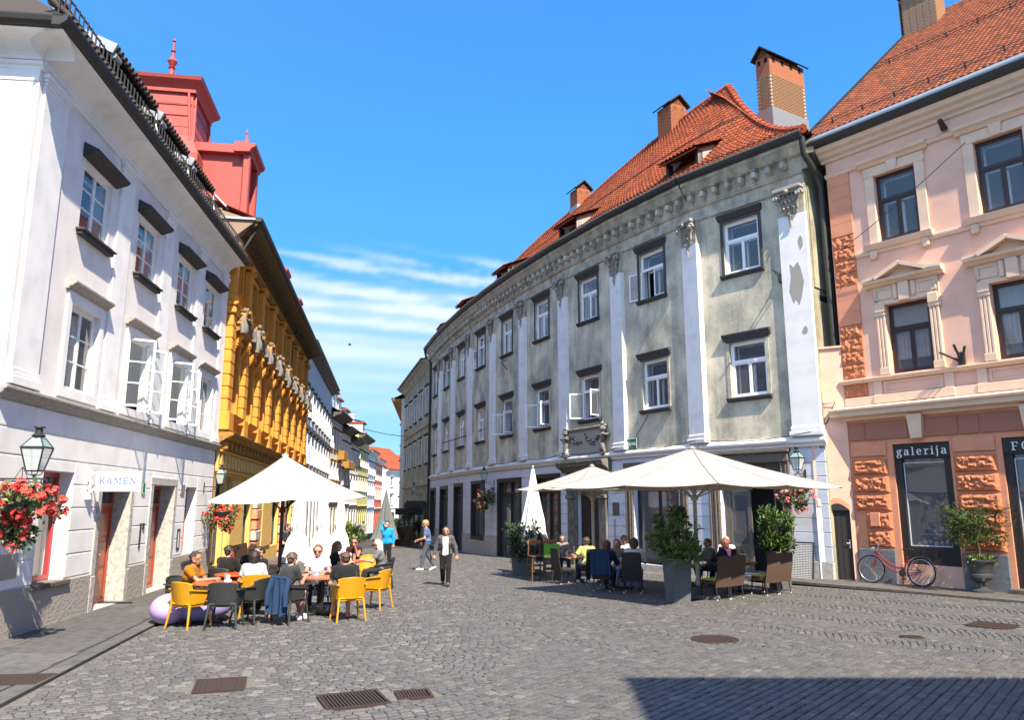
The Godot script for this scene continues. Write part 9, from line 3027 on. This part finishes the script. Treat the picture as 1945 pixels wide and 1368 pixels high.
	for k in 7:
		var x := -0.16 + k * 0.053
		b.quad(Vector3(x, 0.98, -0.15), Vector3(x + 0.05, 0.98, -0.15), Vector3(x + 0.06, 0.52 + 0.05 * (k % 2), -0.20), Vector3(x - 0.01, 0.52 + 0.05 * ((k + 1) % 2), -0.20))
		b.quad(Vector3(x - 0.01, 0.52 + 0.05 * ((k + 1) % 2), -0.20), Vector3(x + 0.06, 0.52 + 0.05 * (k % 2), -0.20), Vector3(x + 0.05, 0.98, -0.15), Vector3(x, 0.98, -0.15))
	var rg := []
	for k in 17: rg.append(Vector3(cos(TAU * k / 16) * 0.175, 0.98, sin(TAU * k / 16) * 0.155))
	b.tube(rg, 0.03, 6, -1, false)
	put("tied_jacket", b, "denim", bm)
	b = MB.new(); b.ball(Vector3(0.03, 0.88, 0.22), Vector3(0.15, 0.15, 0.08), 10); b.tube([Vector3(0.1, 0.95, 0.2), Vector3(0.16, 1.3, 0.05), Vector3(0.02, 1.42, -0.02)], 0.012, 5); b.tube([Vector3(0.0, 0.75, 0.25), Vector3(0.0, 0.4, 0.25)], 0.008, 4)
	tag(put("bag", b, "pole_brown", self), "dark red-brown bag held by the fair-haired walking man", "bag").transform = bm.transform
	var wk := person("person in a dark cap, grey jacket and white shirt walking towards the viewer", {"at": Vector2(-1.9, -22.5), "face": Vector2(0.05, 1), "pose": "walk", "topc": Color(0.085, 0.085, 0.09), "front": Color(0.62, 0.62, 0.64), "sleeve": 1.9, "hem": -0.12, "hair": "short", "hairc": Color(0.02, 0.02, 0.02), "hl": V.call(0.33, 0.86, 0.05), "hr": V.call(-0.34, 0.87, 0.02), "legs": Color(0.012, 0.012, 0.013), "s": 0.97})
	b = MB.new(); b.ball(Vector3(0, 1.615, 0.015), Vector3(0.112, 0.085, 0.12), 12); b.bev(Vector3(-0.07, 1.59, 0.09), Vector3(0.07, 1.605, 0.2), 0.006); b.ball(Vector3(0, 1.64, 0.125), Vector3(0.02, 0.015, 0.006), 6)
	put("cap", b, "cap_grey" if M.has("cap_grey") else mat("cap_grey", lin(0.05, 0.055, 0.06), 0.9), wk)
	b = MB.new()
	for s in [-1.0, 1.0]: b.tube([Vector3(s * 0.09, 1.40, 0.06), Vector3(s * 0.115, 1.2, 0.135), Vector3(s * 0.11, 0.98, 0.14)], 0.022, 6)
	put("scarf", b, "black_paint", wk)
	# far pedestrians
	var far := [[-15.6, -74.0, "dark-clad pedestrian far down the street, leftmost", Color(0.02, 0.02, 0.03)], [-15.2, -76.0, "pedestrian in pale blue far down the street", Color(0.25, 0.33, 0.5)], [-13.6, -71.0, "pedestrian in a grey patterned top far down the street", Color(0.2, 0.2, 0.19)], [-10.2, -68.0, "pedestrian in white and dark blue behind the brown crate", Color(0.3, 0.33, 0.42)]]
	for k in 4: person(far[k][2], {"at": Vector2(far[k][0], far[k][1]), "face": Vector2(0.2, 1 if k % 2 else -1), "pose": "walk", "topc": far[k][3], "legs": Color(0.03, 0.035, 0.06), "group": "pedestrians far down the street"})
	# right terrace
	var red := Color(0.15, 0.028, 0.02)
	person("man in a yellow-green shirt seen from behind under the smaller parasol", {"at": Vector2(2.24, -23.05), "face": Vector2(-0.3, -1), "topc": Color(0.46, 0.44, 0.13), "lean": 0.3, "w": 1.1, "hairc": Color(0.05, 0.035, 0.025), "hl": up + Vector3(0.15, 0, 0), "hr": up2 + Vector3(-0.1, 0, 0), "shoe": "shoe_white", "skin": Color(0.33, 0.17, 0.11), "s": 1.03})
	person("person with dark hair sitting far back by the portal", {"at": Vector2(1.75, -27.6), "face": Vector2(0.2, 1), "topc": Color(0.2, 0.17, 0.16), "hair": "bob"})
	person("red-haired person in dark blue, back to the viewer", {"at": Vector2(2.52, -21.1), "face": Vector2(0.35, -1), "topc": Color(0.02, 0.03, 0.07), "hair": "bob", "hairc": red, "lean": 0.3, "sleeve": 1.8, "hl": up, "hr": up2})
	person("person with copper hair and a patterned brown shirt at the same table", {"at": Vector2(3.1, -22.7), "face": Vector2(-0.5, 0.8), "topc": Color(0.16, 0.12, 0.07), "hair": "bob", "hairc": Color(0.24, 0.06, 0.03), "lean": 0.3, "legs": Color(0.12, 0.2, 0.34), "hl": up, "hr": up2})
	person("person with dark red hair farthest back in the group of red heads", {"at": Vector2(3.5, -24.4), "face": Vector2(-0.1, 1), "topc": Color(0.45, 0.42, 0.42), "hair": "short", "hairc": red, "lean": 0.1, "s": 1.04})
	person("woman with brown hair in a white shirt, back to the viewer", {"at": Vector2(3.2, -20.6), "face": Vector2(0.2, -1), "topc": Color(0.62, 0.61, 0.68), "hair": "bob", "hairc": Color(0.09, 0.035, 0.022), "lean": 0.24, "sleeve": 0.9, "legs": Color(0.10, 0.16, 0.3), "hl": up + Vector3(0.1, 0, 0), "hr": up2, "s": 1.05})
	person("man in sunglasses and a grey jacket looking left, right terrace", {"at": Vector2(5.66, -22.45), "face": Vector2(-1, 0.25), "topc": Color(0.11, 0.115, 0.12), "glasses": true, "sleeve": 1.8, "lean": 0.12, "hl": up, "hr": up2})
	person("bald man in sunglasses and a white shirt facing the viewer", {"at": Vector2(6.5, -23.75), "face": Vector2(-0.2, 1), "topc": Color(0.6, 0.6, 0.62), "hair": "bald", "hairc": Color(0.2, 0.12, 0.08), "glasses": true, "hl": up, "hr": up2, "skin": Color(0.45, 0.22, 0.15), "s": 1.04})
	person("woman with brown hair and a purple top beside the bald man", {"at": Vector2(6.06, -22.2), "face": Vector2(-0.5, -0.8), "topc": Color(0.06, 0.025, 0.07), "hair": "bob", "hairc": Color(0.13, 0.05, 0.025), "sleeve": 1.8, "hl": up, "hr": up2})
